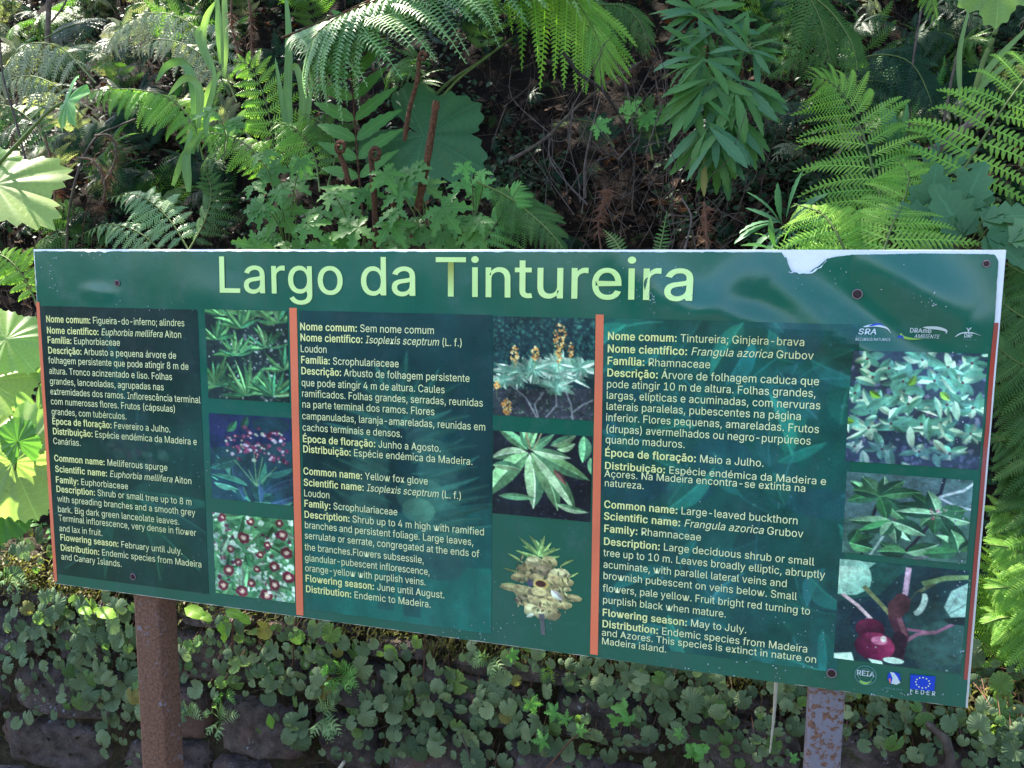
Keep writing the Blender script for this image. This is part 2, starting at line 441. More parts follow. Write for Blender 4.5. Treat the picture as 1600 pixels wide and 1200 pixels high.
PM_eu = print_mat('blue_flag_ink', tuple(lin((28, 72, 205), .9)), wear=.2)
PM_lime = print_mat('lime_ink', (.30, .55, .10), wear=.1)
PM_grey = print_mat('faint_white_ink', tuple(lin((110, 165, 160), .7)), wear=.1)
m_panel, _nt, _b = nmat('white_composite_panel')
_g = _nt.nodes.new('ShaderNodeNewGeometry').outputs['Position']
_n = noise_n(_nt, 55, 6, .8, _g); _c = ramp(_nt, _n, [(.35, (.86, .85, .86)), (.62, (.78, .76, .79))])
_n3 = noise_n(_nt, 150, 4, .8, _g)
_c = mix_c(_nt, ramp(_nt, _n3, [(.66, (0, 0, 0)), (.72, (.8, .8, .8))]), _c, (.25, .12, .13))
_nt.links.new(_c, _b.inputs['Base Color']); _b.inputs['Roughness'].default_value = .5
m_rustbolt = rough_mat('rusty_bolt', (.05, .02, .03), (.14, .06, .06), 300, .8, .6, dist=.001)

sign = thing('information_board', 'long green printed board headed Largo da Tintureira, with plant photographs and peeling top edge', 'sign', (0, 0, ZT - BH))
def sb(name, V, T, mat, UV=None, C=None, smooth=False, parent=None):
    off = np.array(parent_origin(parent or sign))
    return link(name, mesh_np(name, np.asarray(V, float) - off, T, UV, smooth, C), mat, parent or sign)

# panel: rounded thin box
bm_V, bm_T = [], []
t, UVz = box_t(-0.75, 0.75, 0.0, 0.008, ZT - BH, ZT), None
o = sb('panel', t[0], t[1], m_panel)
bv = o.modifiers.new('bevel', 'BEVEL'); bv.width = .0008; bv.segments = 2

# vinyl sheet with shrunken, torn outline
chip = [(1221, 393.5), (1224, 399), (1227, 404), (1229, 402), (1231, 412), (1237, 425), (1249, 426.5), (1261, 428.5), (1270, 421), (1280, 415), (1287, 409), (1292, 404), (1304, 401.5), (1330, 398), (1380, 397.5), (1440, 396), (1500, 396.5), (1545, 397), (1558, 399), (1565, 401), (1572, 403)]
cu = [board(x, y) for x, y in chip]
def top_edge(a):
    d = .0032 + .0010 * noise.noise(Vector((a * 60, 0, 0))) + .0006 * noise.noise(Vector((a * 200, 3, 0)))
    if .10 < a < .16: d += .004 * max(0, noise.noise(Vector((a * 90, 7, 0))) + .2)
    for (a0, d0), (a1, d1) in zip(cu, cu[1:]):
        if a0 <= a <= a1:
            return max(d, d0 + (d1 - d0) * (a - a0) / max(1e-6, a1 - a0)) + .0006 * noise.noise(Vector((a * 300, 3, 0)))
    return d
def right_edge(d): return BW - (.0085 - .009 * d + .0006 * noise.noise(Vector((d * 70, 5, 0))) + (.004 * max(0, (.02 - d) / .02)))
def left_edge(d): return .0016 + .0008 * noise.noise(Vector((d * 60, 9, 0))) + (.0008 if d < .1 else 0)
def bot_edge(a): return BH - (.0012 + .0009 * noise.noise(Vector((a * 50, 11, 0))) + .002 * max(0, noise.noise(Vector((a * 25, 15, 0))) - .25))
NA, ND = 640, 110
V = []
for i in range(NA + 1):
    fa = i / NA
    for j in range(ND + 1):
        fd = (j / ND)
        d0 = fd * BH
        a = left_edge(d0) + (right_edge(d0) - left_edge(d0)) * fa
        te, be = top_edge(a), bot_edge(a)
        fd2 = fd ** 1.3
        d = te + (be - te) * fd2
        V.append(bpt(a, d, .0006))
V = np.array(V)
idx = np.arange((NA + 1) * (ND + 1)).reshape(NA + 1, ND + 1)
T = np.stack([idx[:-1, :-1], idx[:-1, 1:], idx[1:, 1:], idx[1:, :-1]], -1).reshape(-1, 4)
sheet = sb('vinyl_sheet', V, T, PM_green, smooth=True)

fl = []; flT = []
for i in range(15):
    px = 1232 + i * 4.2; py = 424.5 - (max(0, i - 8) ** 1.5) * 1.1 + 1.2 * math.sin(i * 1.7); a_, d_ = board(px, py)
    w_ = .0038 * math.sin(math.pi * (i + .5) / 15) * (1 + .4 * math.sin(i * 2.1))
    for k in range(5):
        th = k / 4 * 2.6; fl.append((-0.75 + a_ + .0006 * math.sin(i * 3 + k), -.0008 - wrinkle(a_, d_) - w_ * .6 * math.sin(th * .5) * (1 if k else 0), ZT - d_ + w_ * (1 - math.cos(th)) * -.5 + w_ * .2 * k * .3))
for i in range(14):
    for k in range(4): flT.append((i * 5 + k, i * 5 + k + 1, i * 5 + k + 6, i * 5 + k + 5))
sb('curled_edge', fl, flT, PM_white, smooth=True)
# --- painter of printed pictures -------------------------------------------------
class Pic:
    SS = 2
    def __init__(s, w, h, bgc):
        s.w, s.h = w, h; s.a = np.zeros((h * s.SS, w * s.SS, 3)) + np.array(bgc, float)
        s.m = np.ones((h * s.SS, w * s.SS)); s.rng = np.random.default_rng(w * 1000 + h)
        s.grain = .7; s.sat = .9; s.tint = (1.0, 1.02, .90)
    def poly(s, pts, col, al=1.0, grad=None):
        p = np.asarray(pts, float) * s.SS
        x0, y0 = np.floor(p.min(0)).astype(int); x1, y1 = np.ceil(p.max(0)).astype(int) + 1
        H, W = s.a.shape[:2]; x0 = max(0, x0); y0 = max(0, y0); x1 = min(W, x1); y1 = min(H, y1)
        if x1 <= x0 or y1 <= y0: return
        X, Y = np.meshgrid(np.arange(x0, x1) + .5, np.arange(y0, y1) + .5)
        ins = np.zeros(X.shape, bool); q = np.roll(p, -1, 0)
        for (ax, ay), (bx, by) in zip(p, q):
            if ay == by: continue
            c = ((ay > Y) != (by > Y)) & (X < (bx - ax) * (Y - ay) / (by - ay) + ax)
            ins ^= c
        sub = s.a[y0:y1, x0:x1]; cc = np.array(col, float)
        if grad is not None:
            gx, gy, c2 = grad; t = ((X - p[:, 0].mean()) * gx + (Y - p[:, 1].mean()) * gy) / (np.ptp(p, 0).max() + 1e-6) + .5
            cc = cc + (np.array(c2, float) - cc) * np.clip(t, 0, 1)[..., None]
            sub[ins] = sub[ins] * (1 - al) + cc[ins] * al
        else: sub[ins] = sub[ins] * (1 - al) + cc * al
        s.m[y0:y1, x0:x1][ins] = 1
    def line(s, pts, w, col, al=1.0):
        pts = [np.array(p, float) for p in pts]
        for a, b in zip(pts, pts[1:]):
            d = b - a; l = np.hypot(*d)
            if l < 1e-6: continue
            n = np.array([-d[1], d[0]]) / l * w / 2; e = d / l * w * .2
            s.poly([a - e + n, b + e + n, b + e - n, a - e - n], col, al)
    def leaf(s, x, y, ang, L, W, col, col2=None, al=1.0, rib=True, peak=.45):
        c, sn = math.cos(ang), math.sin(ang); up, dn = [], []
        bend = s.rng.uniform(-.15, .15)
        for i in range(9):
            t = i / 8; w = W * math.sin(math.pi * t ** (math.log(.5) / math.log(peak))) ** .8 if 0 < t < 1 else 0
            cx, cy = t * L, bend * L * t * (1 - t) * 2
            up.append((x + c * cx - sn * (cy + w), y + sn * cx + c * (cy + w)))
            dn.append((x + c * cx - sn * (cy - w), y + sn * cx + c * (cy - w)))
        j = s.rng.uniform(.72, 1.18); col = [min(255, v * j) for v in col]
        mid = [((a[0] + b[0]) / 2, (a[1] + b[1]) / 2) for a, b in zip(up, dn)]
        col2 = col2 if col2 is not None else [v * .72 for v in col]
        g_ = (c, sn, [v * .62 for v in col]) if s.rng.random() < .6 else (c, sn, [min(255, v * 1.25) for v in col])
        s.poly(up + mid[::-1], col, al, g_); s.poly(dn + mid[::-1], col2, al, (c, sn, [v * .7 for v in col2]))
        if rib and L > 12: s.line(mid[::2], max(.6, W * .12), [min(255, v * 1.25 + 12) for v in col], al * .8)
    def disc(s, x, y, rx, ry, col, al=1.0, grad=None, n=16, jag=0, rot=0):
        p = []
        for k in range(n):
            th = 2 * math.pi * k / n; j = 1 + s.rng.uniform(-jag, jag)
            u, v = rx * math.cos(th) * j, ry * math.sin(th) * j
            p.append((x + u * math.cos(rot) - v * math.sin(rot), y + u * math.sin(rot) + v * math.cos(rot)))
        s.poly(p, col, al, grad)
    def speckle(s, n, cols, r0, r1, al=1.0, box=None, jag=.4):
        x0, y0, x1, y1 = box or (0, 0, s.w, s.h)
        for _ in range(n):
            c = cols[s.rng.integers(len(cols))]
            r = s.rng.uniform(r0, r1)
            s.disc(s.rng.uniform(x0, x1), s.rng.uniform(y0, y1), r * s.rng.uniform(.6, 1.6), r, c, al, n=7, jag=jag, rot=s.rng.uniform(0, 3))
    def out(s):
        H, W = s.h, s.w
        a = s.a.reshape(H, s.SS, W, s.SS, 3).mean((1, 3)); m = s.m.reshape(H, s.SS, W, s.SS).mean((1, 3))
        q = np.pad(a, ((1, 1), (1, 1), (0, 0)), 'edge'); a = a * .5 + (q[:-2, 1:-1] + q[2:, 1:-1] + q[1:-1, :-2] + q[1:-1, 2:]) * .125
        def field(n):
            g = s.rng.normal(0, 1, (n, n)); t = np.array([np.interp(np.linspace(0, n - 1, W), np.arange(n), r) for r in g])
            return np.array([np.interp(np.linspace(0, n - 1, H), np.arange(n), t[:, x]) for x in range(W)]).T
        k = 1 + s.grain * (.16 * field(5) + .14 * field(14) + .12 * field(40) + .09 * s.rng.normal(0, 1, (H, W)))
        a = a * np.clip(k, .25, 1.7)[..., None]
        g = a.mean(2, keepdims=True); a = g + (a - g) * s.sat + s.rng.normal(0, 5, a.shape) * s.grain; a = a * np.array(s.tint)
        return np.clip(a, 0, 255), m
def emit(name, pic, tl, br, lift, mask=False, gain=None, mat=None):
    a0, d0 = board(*tl); a1, d1 = board(*br)
    im, m = pic.out(); h, w = im.shape[:2]
    A = np.linspace(a0, a1, w); D = np.linspace(d0, d1, h)
    V = np.zeros((h, w, 3))
    step = 6                                   # wrinkle sampled coarsely, then interpolated
    ys = np.arange(0, h, step); ys = np.append(ys, h - 1); xs = np.append(np.arange(0, w, step), w - 1)
    hg = np.array([[wrinkle(A[x], D[y]) for x in xs] for y in ys])
    tmp = np.array([np.interp(np.arange(w), xs, r) for r in hg]); hf = np.array([np.interp(np.arange(h), ys, tmp[:, x]) for x in range(w)]).T
    V[..., 0] = -0.75 + A[None, :]; V[..., 1] = -(lift + hf); V[..., 2] = ZT - D[:, None]
    C = np.ones((h, w, 4)); C[..., :3] = lin(im, gain)
    idx = np.arange(h * w).reshape(h, w)
    T = np.stack([idx[:-1, :-1], idx[1:, :-1], idx[1:, 1:], idx[:-1, 1:]], -1)
    if mask: T = T[(m[:-1, :-1] > .5) & (m[1:, 1:] > .5)]
    return sb(name, V.reshape(-1, 3), T.reshape(-1, 4), mat or PM_pic, C=C.reshape(-1, 4), smooth=True)

rnd = np.random.default_rng(3)
U_ = lambda a, b: rnd.uniform(a, b)
def pick(cs): return cs[rnd.integers(len(cs))]

# text backgrounds with the faint plants behind the words
p = Pic(175, 290, (12, 50, 50)); p.grain = .35
p.poly([(0, 0), (175, 0), (175, 60), (0, 130)], (12, 40, 50), .6); p.poly([(0, 150), (175, 110), (175, 290), (0, 290)], (12, 62, 58), .6)
for k, (x, y, an, L, W, c) in enumerate([(95, 170, -1.72, 155, 17, (28, 88, 92)), (95, 165, -1.5, 120, 12, (22, 74, 82)), (90, 190, .05, 95, 14, (30, 92, 84)), (85, 190, .75, 110, 17, (24, 92, 72)), (95, 200, 1.25, 85, 16, (30, 98, 78)), (85, 200, 2.3, 110, 13, (24, 78, 72)), (80, 195, 1.8, 95, 10, (22, 82, 72)), (95, 195, .4, 100, 9, (30, 88, 88)), (80, 190, 2.75, 90, 12, (20, 70, 68)), (85, 160, -2.3, 60, 9, (22, 72, 74))]):
    p.leaf(x, y, an, L, W, c, [v * .86 for v in c], .75)
for _ in range(60): p.disc(U_(70, 135), U_(125, 165), U_(2, 7), U_(2, 6), pick([(58, 92, 88), (40, 70, 72), (60, 60, 78), (26, 58, 62)]), .5, jag=.3, n=8)
p.speckle(40, [(70, 110, 140)], .5, 1.6, .5)
emit('text_background', p, (62, 478), (327, 928), .0011, gain=1.1)
p = Pic(195, 330, (10, 50, 60)); p.grain = .35
p.poly([(0, 230), (195, 190), (195, 330), (0, 330)], (16, 84, 88), .8); p.poly([(0, 270), (195, 260), (195, 330), (0, 330)], (22, 104, 98), .6)
for k in range(9): p.leaf(105 + U_(-8, 8), 120, -1.57 + (k - 4) * .2, U_(62, 82), 7, (36, 108, 104), (26, 88, 92), .8)
for k in range(16):
    y = 90 + k * 11; sp = 30 + 42 * math.sin(min(1, k / 9) * 1.57)
    for sg in (-1, 1):
        p.leaf(105 + sg * 10, y, -.35 * 1 if sg > 0 else math.pi + .35, sp * U_(.9, 1.25), 5, (48, 104, 100), (34, 84, 88), .6)
        p.disc(105 + sg * sp * .52 + U_(-4, 4), y + 6, 17 + k * .7, 11 + k * .4, pick([(44, 92, 92), (54, 104, 96), (38, 80, 86), (60, 112, 104)]), .6, grad=(0, 1, (30, 66, 76)), jag=.08)
p.disc(125, 190, 26, 20, (72, 122, 112), .55, grad=(0, 1, (40, 90, 90))); p.disc(122, 205, 17, 13, (84, 134, 116), .5)
p.poly([(100, 250), (120, 250), (124, 322), (106, 322)], (22, 66, 74), .8); p.poly([(84, 285), (98, 262), (96, 318), (78, 318)], (24, 70, 78), .6)
emit('text_background', p, (468, 485), (768, 990), .0011, gain=1.4)
p = Pic(235, 350, (14, 66, 68)); p.grain = .4
for _ in range(26): p.disc(U_(0, 235), U_(0, 350), U_(15, 40), U_(12, 30), pick([(14, 44, 66), (18, 70, 80), (20, 54, 82)]), .35)
for _ in range(85):
    c = pick([(24, 100, 104), (30, 112, 104), (20, 86, 96), (34, 96, 110), (22, 92, 88)])
    p.leaf(U_(-10, 235), U_(0, 350), U_(0, 6.28), U_(28, 72), U_(8, 17), c, [v * .82 for v in c], U_(.35, .7))
p.speckle(50, [(90, 130, 170), (80, 130, 140)], .5, 1.8, .4)
emit('text_background', p, (943, 497), (1308, 1050), .0011, gain=1.75)

# column one pictures
G1 = [(120, 190, 120), (92, 168, 104), (60, 130, 88), (150, 210, 150), (70, 150, 110)]
p = Pic(135, 148, (26, 40, 48)); p.speckle(260, [(180, 190, 205), (90, 100, 110), (50, 90, 70), (16, 26, 34)], .7, 3)
for cx, cy, n, L in [(30, 10, 10, 40), (85, 10, 10, 38), (120, 20, 9, 40), (20, 50, 9, 38), (60, 30, 9, 45), (100, 60, 10, 42), (50, 75, 10, 42), (15, 128, 12, 55), (65, 140, 14, 60), (110, 138, 12, 55), (128, 95, 8, 42)]:
    for k in range(n): p.leaf(cx, cy, -1.57 + (k - n / 2) * (3.0 / n) + U_(-.15, .15), L * U_(.7, 1.1), U_(2.6, 4.6), pick(G1), [v * .7 for v in pick(G1)])
p.speckle(70, [(190, 200, 215), (24, 36, 44)], .5, 1.8, .9, (40, 45, 120, 100))
emit('printed_picture', p, (321, 483), (453, 629), .0013, gain=1.35)
p = Pic(133, 148, (24, 34, 84)); p.poly([(0, 60), (133, 40), (133, 148), (0, 148)], (30, 66, 80), .8)
p.disc(20, 20, 30, 20, (40, 30, 100), .5); p.disc(100, 15, 30, 14, (20, 60, 60), .6); p.leaf(30, 30, -.9, 25, 6, (50, 110, 80)); p.leaf(55, 25, -1.2, 25, 6, (40, 90, 70))
for x, y, an, L, W in [(65, 148, -2.6, 75, 10), (60, 140, -2.2, 85, 9), (55, 146, -1.9, 62, 8), (75, 146, -1.35, 70, 12), (80, 140, -1.0, 60, 11), (85, 130, -.5, 60, 11), (70, 148, -.1, 65, 11), (0, 95, -.35, 55, 10), (90, 100, -.35, 50, 10), (60, 120, -2.9, 60, 9), (5, 120, .2, 40, 9), (95, 148, -.4, 50, 8), (80, 148, -1.6, 40, 8)]:
    p.leaf(x, y, an, L, W, pick([(60, 132, 120), (48, 110, 112), (80, 150, 140), (60, 100, 150)]), pick([(34, 80, 88), (30, 70, 96)]))
for x, y in [(40, 78), (62, 92), (86, 70), (108, 84), (72, 60)]: p.line([(75, 120), (x, y)], 1.6, (96, 140, 110))
for _ in range(120):
    cx, cy, r = pick([(45, 52, 20), (78, 38, 22), (95, 52, 20), (112, 66, 14), (62, 62, 18), (108, 36, 14)])
    x, y = cx + U_(-r, r), cy + U_(-r, r) * .8; q = U_(2, 4)
    p.disc(x, y, q, q * .9, pick([(112, 34, 84), (140, 60, 110), (84, 22, 60), (196, 176, 210), (160, 170, 160)]), .95, n=8, jag=.2)
    if U_(0, 1) < .35: p.disc(x, y, q * .4, q * .4, (220, 190, 200), .9, n=6)
emit('printed_picture', p, (327, 645), (459, 790), .0013, gain=1.35)
p = Pic(130, 144, (70, 130, 96)); p.speckle(320, [(196, 216, 214), (96, 160, 110), (44, 96, 66), (150, 180, 180), (56, 116, 82)], 2, 6)
for _ in range(26): p.leaf(U_(0, 130), U_(0, 144), U_(0, 6.28), U_(20, 45), U_(3, 6), pick([(110, 180, 130), (50, 120, 80), (160, 200, 180)]))
for x, y in [(16, 8), (62, 10), (108, 8), (28, 62), (50, 40), (76, 66), (98, 84), (24, 100), (60, 118), (98, 116), (118, 58), (14, 128), (70, 92), (112, 28), (40, 84), (88, 48), (120, 100), (44, 134), (84, 136)]:
    r = U_(6, 11); p.disc(x, y, r, r * 1.05, (112, 34, 56), 1, jag=.14, n=14); p.disc(x, y, r * .72, r * .75, (86, 24, 44), 1, jag=.14); p.disc(x, y, r * .5, r * .5, (196, 150, 150), 1, jag=.2); p.disc(x, y, r * .25, r * .25, (238, 206, 190), 1)
for _ in range(60): p.disc(U_(0, 130), U_(0, 144), U_(1.5, 4), U_(1.5, 4), pick([(84, 20, 60), (120, 40, 80), (235, 235, 240)]), .9, n=7, jag=.3)
emit('printed_picture', p, (333, 800), (462, 942), .0013, gain=1.35)

# column two pictures
p = Pic(156, 162, (22, 48, 62)); p.speckle(700, [(36, 84, 88), (16, 34, 50), (50, 100, 98), (28, 66, 76)], 1, 3, .9, (0, 0, 156, 95))
p.poly([(0, 120), (156, 110), (156, 162), (0, 162)], (50, 52, 70)); p.speckle(300, [(80, 76, 96), (40, 60, 60), (96, 110, 110), (30, 36, 46)], .8, 2.4, .9, (0, 112, 156, 162))
for a in [((70, 162), (52, 130), (30, 112)), ((72, 162), (66, 140), (80, 120)), ((84, 160), (100, 140), (98, 118)), ((125, 162), (122, 138), (112, 112)), ((125, 150), (138, 138), (156, 128))]: p.line(a, 2.4, (130, 130, 150))
for cx, cy, n, L in [(40, 92, 22, 46), (100, 86, 26, 58), (100, 78, 18, 50), (135, 78, 14, 36), (62, 84, 18, 44), (100, 110, 12, 34), (18, 102, 10, 30)]:
    for k in range(n):
        an = math.pi * 2 * k / n + U_(-.15, .15); l = L * (1 if abs(math.sin(an)) < .5 else .55) * U_(.75, 1.1)
        p.leaf(cx, cy, an, l, U_(3, 5.5), pick([(214, 236, 232), (180, 220, 216), (236, 246, 246), (130, 190, 170)]), pick([(150, 200, 190), (104, 160, 150)]), rib=False)
for x, y, r, h in [(103, 32, 11, 22), (34, 62, 7, 15), (66, 58, 6, 11), (120, 50, 5, 11), (102, 60, 6, 10), (22, 146, 9, 13), (6, 112, 5, 6)]:
    p.line([(x, y + h * .8), (x, y + h + 12)], 1.4, (110, 130, 80))
    for _ in range(int(r * 7)):
        t = U_(-1, 1); p.disc(x + U_(-1, 1) * r * (1 - t * t) ** .5 * .9, y + t * h, U_(1, 2.2), U_(1, 2.2), pick([(226, 150, 70), (240, 190, 120), (196, 110, 60), (246, 220, 170)]), .95, n=6)
emit('printed_picture', p, (772, 494), (927, 657), .0013, gain=1.35)
p = Pic(153, 144, (20, 24, 40)); p.speckle(200, [(50, 46, 70), (36, 40, 56), (70, 70, 90)], .7, 2.2, .8)
for x, y, an, L, W in [(55, 30, -2.5, 60, 9), (57, 28, -1.9, 40, 6), (58, 28, -1.57, 34, 7), (58, 28, -1.2, 34, 5), (55, 34, 2.9, 60, 10), (90, 20, -.5, 45, 8), (100, 26, -.4, 30, 7), (56, 36, 2.5, 56, 8), (56, 34, 2.25, 108, 17), (58, 36, 1.5, 94, 16), (60, 34, 1.15, 104, 15), (62, 34, .95, 118, 12), (64, 32, .45, 96, 12), (62, 30, .15, 60, 8), (140, 0, 1.6, 45, 10), (150, 36, 1.2, 40, 10), (10, 112, 0, 58, 6), (0, 60, .1, 46, 8), (100, 118, .2, 50, 6), (60, 30, -.7, 46, 7)]:
    p.leaf(x, y, an, L, W, pick([(176, 214, 170), (140, 192, 140), (196, 226, 190), (110, 170, 130)]), pick([(100, 150, 110), (84, 140, 110), (126, 176, 120)]))
p.line([(60, 30), (52, 0)], 2.2, (150, 120, 100)); p.line([(64, 30), (76, 0)], 1.8, (160, 150, 110)); p.leaf(95, 60, .9, 32, 5, (110, 70, 70), (70, 44, 50))
emit('printed_picture', p, (771, 672), (923, 815), .0013, gain=1.35)
p = Pic(150, 192, (26, 104, 88)); p.m[:] = 0
for k in range(11): p.leaf(72 + U_(-6, 6), 52, -1.57 + (k - 5) * .27, U_(30, 46), 4, (160, 190, 120), (110, 150, 96))
for x, y, an, L in [(46, 66, -2.6, 30), (40, 84, -2.9, 28), (100, 66, -.6, 30), (104, 84, -.5, 30), (34, 104, 3.0, 26), (106, 110, .1, 26)]: p.leaf(x, y, an, L, 3, (140, 160, 100), (100, 120, 84))
FL = [(198, 180, 134), (176, 156, 118), (214, 200, 160), (150, 130, 108)]
for x, y, rx, ry in [(62, 62, 15, 11), (84, 60, 14, 11), (52, 78, 18, 12), (78, 76, 20, 12), (100, 80, 17, 13), (40, 92, 14, 9), (66, 94, 18, 12), (92, 96, 18, 13), (110, 92, 12, 9), (30, 112, 20, 7), (48, 118, 17, 13), (70, 116, 18, 12), (94, 116, 18, 13), (118, 118, 18, 7), (46, 132, 14, 10), (62, 134, 16, 13), (84, 134, 17, 12), (106, 132, 15, 8), (58, 148, 12, 12), (90, 150, 13, 13), (74, 152, 12, 10)]:
    c = pick(FL); p.disc(x, y, rx, ry, c, 1, grad=(.2, 1, [v * .5 for v in c]), jag=.07); p.disc(x - 2, y - ry * .35, rx * .6, ry * .35, [min(255, v * 1.15) for v in c], .55)

for x, y, rx, ry in [(56, 84, 8, 5), (90, 84, 8, 5), (38, 108, 8, 4), (112, 104, 7, 4), (58, 126, 8, 5), (88, 124, 8, 5), (104, 134, 6, 4), (46, 138, 6, 4), (74, 140, 7, 5)]:
    p.disc(x, y, rx, ry, (232, 214, 160), .9, grad=(0, 1, (150, 120, 90)), jag=.1); p.disc(x, y + 1, rx * .35, ry * .4, (96, 76, 66), .5)
for _ in range(90): x, y = U_(36, 114), U_(60, 152); p.leaf(x, y, U_(-2.6, -.5), U_(5, 12), U_(1, 2.2), pick([(150, 130, 96), (110, 96, 80), (214, 198, 150), (96, 110, 84)]), rib=False)
p.disc(72, 100, 13, 9, (190, 160, 96)); p.disc(72, 99, 8, 6, (66, 34, 34)); p.disc(70, 113, 12, 8, (196, 176, 130)); p.leaf(88, 108, .75, 24, 6, (228, 220, 226), (180, 166, 180)); p.disc(56, 100, 5, 7, (56, 50, 96), .8)
p.poly([(70, 152), (78, 152), (81, 190), (73, 190)], (76, 74, 86)); p.leaf(62, 154, 2.6, 14, 4, (190, 200, 190))
emit('printed_picture', p, (773, 817), (925, 1003), .0013, mask=True, gain=1.35)

# column three pictures
p = Pic(180, 172, (42, 58, 84)); p.grain = .5; p.speckle(420, [(40, 46, 84), (90, 100, 150), (60, 110, 130), (34, 70, 84), (110, 110, 150)], 1, 4)
for _ in range(14): p.line([(U_(0, 180), U_(0, 172)), (U_(0, 180), U_(0, 172))], .8, (96, 84, 120), .5)
CT = [(136, 206, 200), (176, 226, 214), (104, 180, 172), (204, 240, 226), (88, 160, 144), (92, 160, 160)]
for cx, cy, n, L in [(20, 12, 8, 30), (50, 25, 7, 34), (95, 12, 8, 30), (130, 22, 8, 34), (160, 15, 7, 30), (150, 44, 9, 36), (112, 42, 8, 34), (70, 44, 9, 34), (30, 40, 7, 26), (80, 78, 10, 38), (130, 76, 9, 36), (38, 80, 9, 36), (165, 80, 8, 32), (30, 118, 11, 38), (100, 108, 9, 34), (130, 112, 11, 38), (60, 110, 8, 30), (165, 118, 8, 30), (50, 150, 7, 26), (100, 150, 6, 24), (140, 150, 7, 26), (12, 148, 6, 24), (8, 66, 6, 24)]:
    for k in range(n):
        an = math.pi * 2 * k / n + U_(-.45, .45); l = L * (1 if abs(math.sin(an)) < .6 else .6) * U_(.55, 1.2)
        p.leaf(cx, cy, an, l, U_(4, 6.5), pick(CT), pick(CT[2:]), rib=False)
    p.disc(cx, cy, 2, 2, (90, 50, 70))
for _ in range(50): p.leaf(U_(0, 180), U_(0, 172), U_(0, 6.28), U_(16, 40), U_(4, 7), pick(CT), pick(CT[2:]), rib=False)
for x, y, an in [(78, 50, -1.1), (28, 62, .5), (120, 58, .7), (10, 110, 3.3)]: p.leaf(x, y, an, 18, 5, (140, 206, 70))
p.poly([(0, 135), (180, 150), (180, 172), (0, 172)], (60, 66, 116), .35)
emit('printed_picture', p, (1331, 546), (1528, 733), .0013, gain=1.35)
p = Pic(172, 138, (70, 100, 112)); p.poly([(0, 80), (172, 60), (172, 138), (0, 138)], (60, 96, 92), .7); p.disc(110, 30, 60, 26, (84, 108, 130), .5)
for a, w, c in [(((48, 42), (36, 90), (28, 138)), 4.4, (24, 22, 40)), (((128, 62), (100, 110), (80, 138)), 4.4, (36, 26, 48)), (((68, 82), (40, 138)), 3.2, (150, 170, 180)), (((128, 32), (160, 18), (172, 6)), 4, (190, 200, 226)), (((134, 0), (130, 26), (118, 36)), 4.5, (30, 34, 60)), (((128, 32), (150, 44), (172, 48)), 3.4, (170, 176, 210)), (((70, 80), (72, 64)), 3, (90, 60, 70)), (((100, 138), (150, 120)), 2.5, (120, 110, 140))]: p.line(a, w, c)
for cx, cy, ls in [(48, 38, [(-2.6, 48), (-2.2, 40), (-1.4, 34), (-.7, 44), (-.1, 60), (.35, 70), (.8, 60), (1.3, 40), (2.8, 46), (3.3, 40)]), (128, 60, [(-2.9, 60), (-2.4, 50), (-2.0, 40), (-.3, 40), (.25, 46), (.7, 62), (1.1, 46), (2.4, 30), (3.1, 56), (1.7, 34)]), (68, 78, [(.9, 40), (1.4, 36), (.3, 50), (3.1, 60), (2.7, 50), (2.2, 30)]), (10, 120, [(-.4, 40), (0.2, 36), (-1.2, 28)]), (90, 128, [(-.4, 46), (-2.8, 40), (3.0, 40)]), (160, 118, [(-2.6, 40), (-1.9, 36), (-.9, 30), (3, 50)])]:
    for an, L in ls: p.leaf(cx, cy, an + U_(-.1, .1), L, U_(8, 12), pick([(90, 160, 110), (60, 130, 84), (120, 186, 140), (44, 100, 80), (150, 204, 170)]), pick([(40, 92, 66), (34, 76, 64), (56, 116, 90)]))
p.speckle(30, [(150, 70, 100), (190, 170, 190)], .8, 2, .9, (118, 50, 140, 70))
emit('printed_picture', p, (1323, 736), (1509, 880), .0013, gain=1.35)
p = Pic(180, 190, (22, 50, 64)); p.poly([(0, 0), (100, 0), (60, 60), (0, 80)], (30, 84, 80), .7); p.disc(140, 120, 70, 60, (44, 80, 84), .6); p.disc(155, 150, 45, 55, (56, 96, 96), .5); p.disc(60, 110, 40, 40, (20, 34, 60), .6)
p.disc(14, 32, 34, 36, (206, 236, 230), 1, grad=(1, 1, (140, 196, 190)), jag=.04); p.poly([(0, 0), (52, 2), (40, 16), (20, 12), (0, 14)], (150, 206, 200), .9)
for a, w, c in [(((8, 66), (30, 84), (50, 106)), 6, (206, 170, 190)), (((38, 48), (62, 76), (76, 94)), 7, (110, 116, 84)), (((98, 6), (96, 50), (92, 80)), 8, (178, 140, 178)), (((98, 84), (112, 50), (140, 22)), 6, (90, 96, 76)), (((88, 118), (140, 120), (164, 100)), 5, (150, 90, 130)), (((96, 146), (116, 126), (140, 118)), 6, (150, 96, 130)), (((92, 60), (84, 100), (96, 130), (90, 176)), 19, (70, 34, 56)), (((94, 60), (90, 100), (100, 130)), 7, (110, 66, 84))]: p.line(a, w, c)
p.disc(88, 78, 15, 26, (78, 42, 56), 1, jag=.12, rot=.3); p.disc(92, 150, 11, 26, (44, 20, 44), 1, jag=.1)
p.poly([(116, 28), (150, 12), (180, 8), (180, 16), (150, 22), (120, 36)], (110, 140, 96)); p.poly([(150, 70), (158, 40), (180, 22), (180, 84), (160, 88)], (150, 190, 196)); p.line([(154, 86), (180, 60)], 1, (60, 90, 100)); p.line([(154, 84), (166, 50)], .8, (80, 110, 120)); p.poly([(150, 92), (180, 84), (180, 100), (158, 100)], (24, 40, 50))
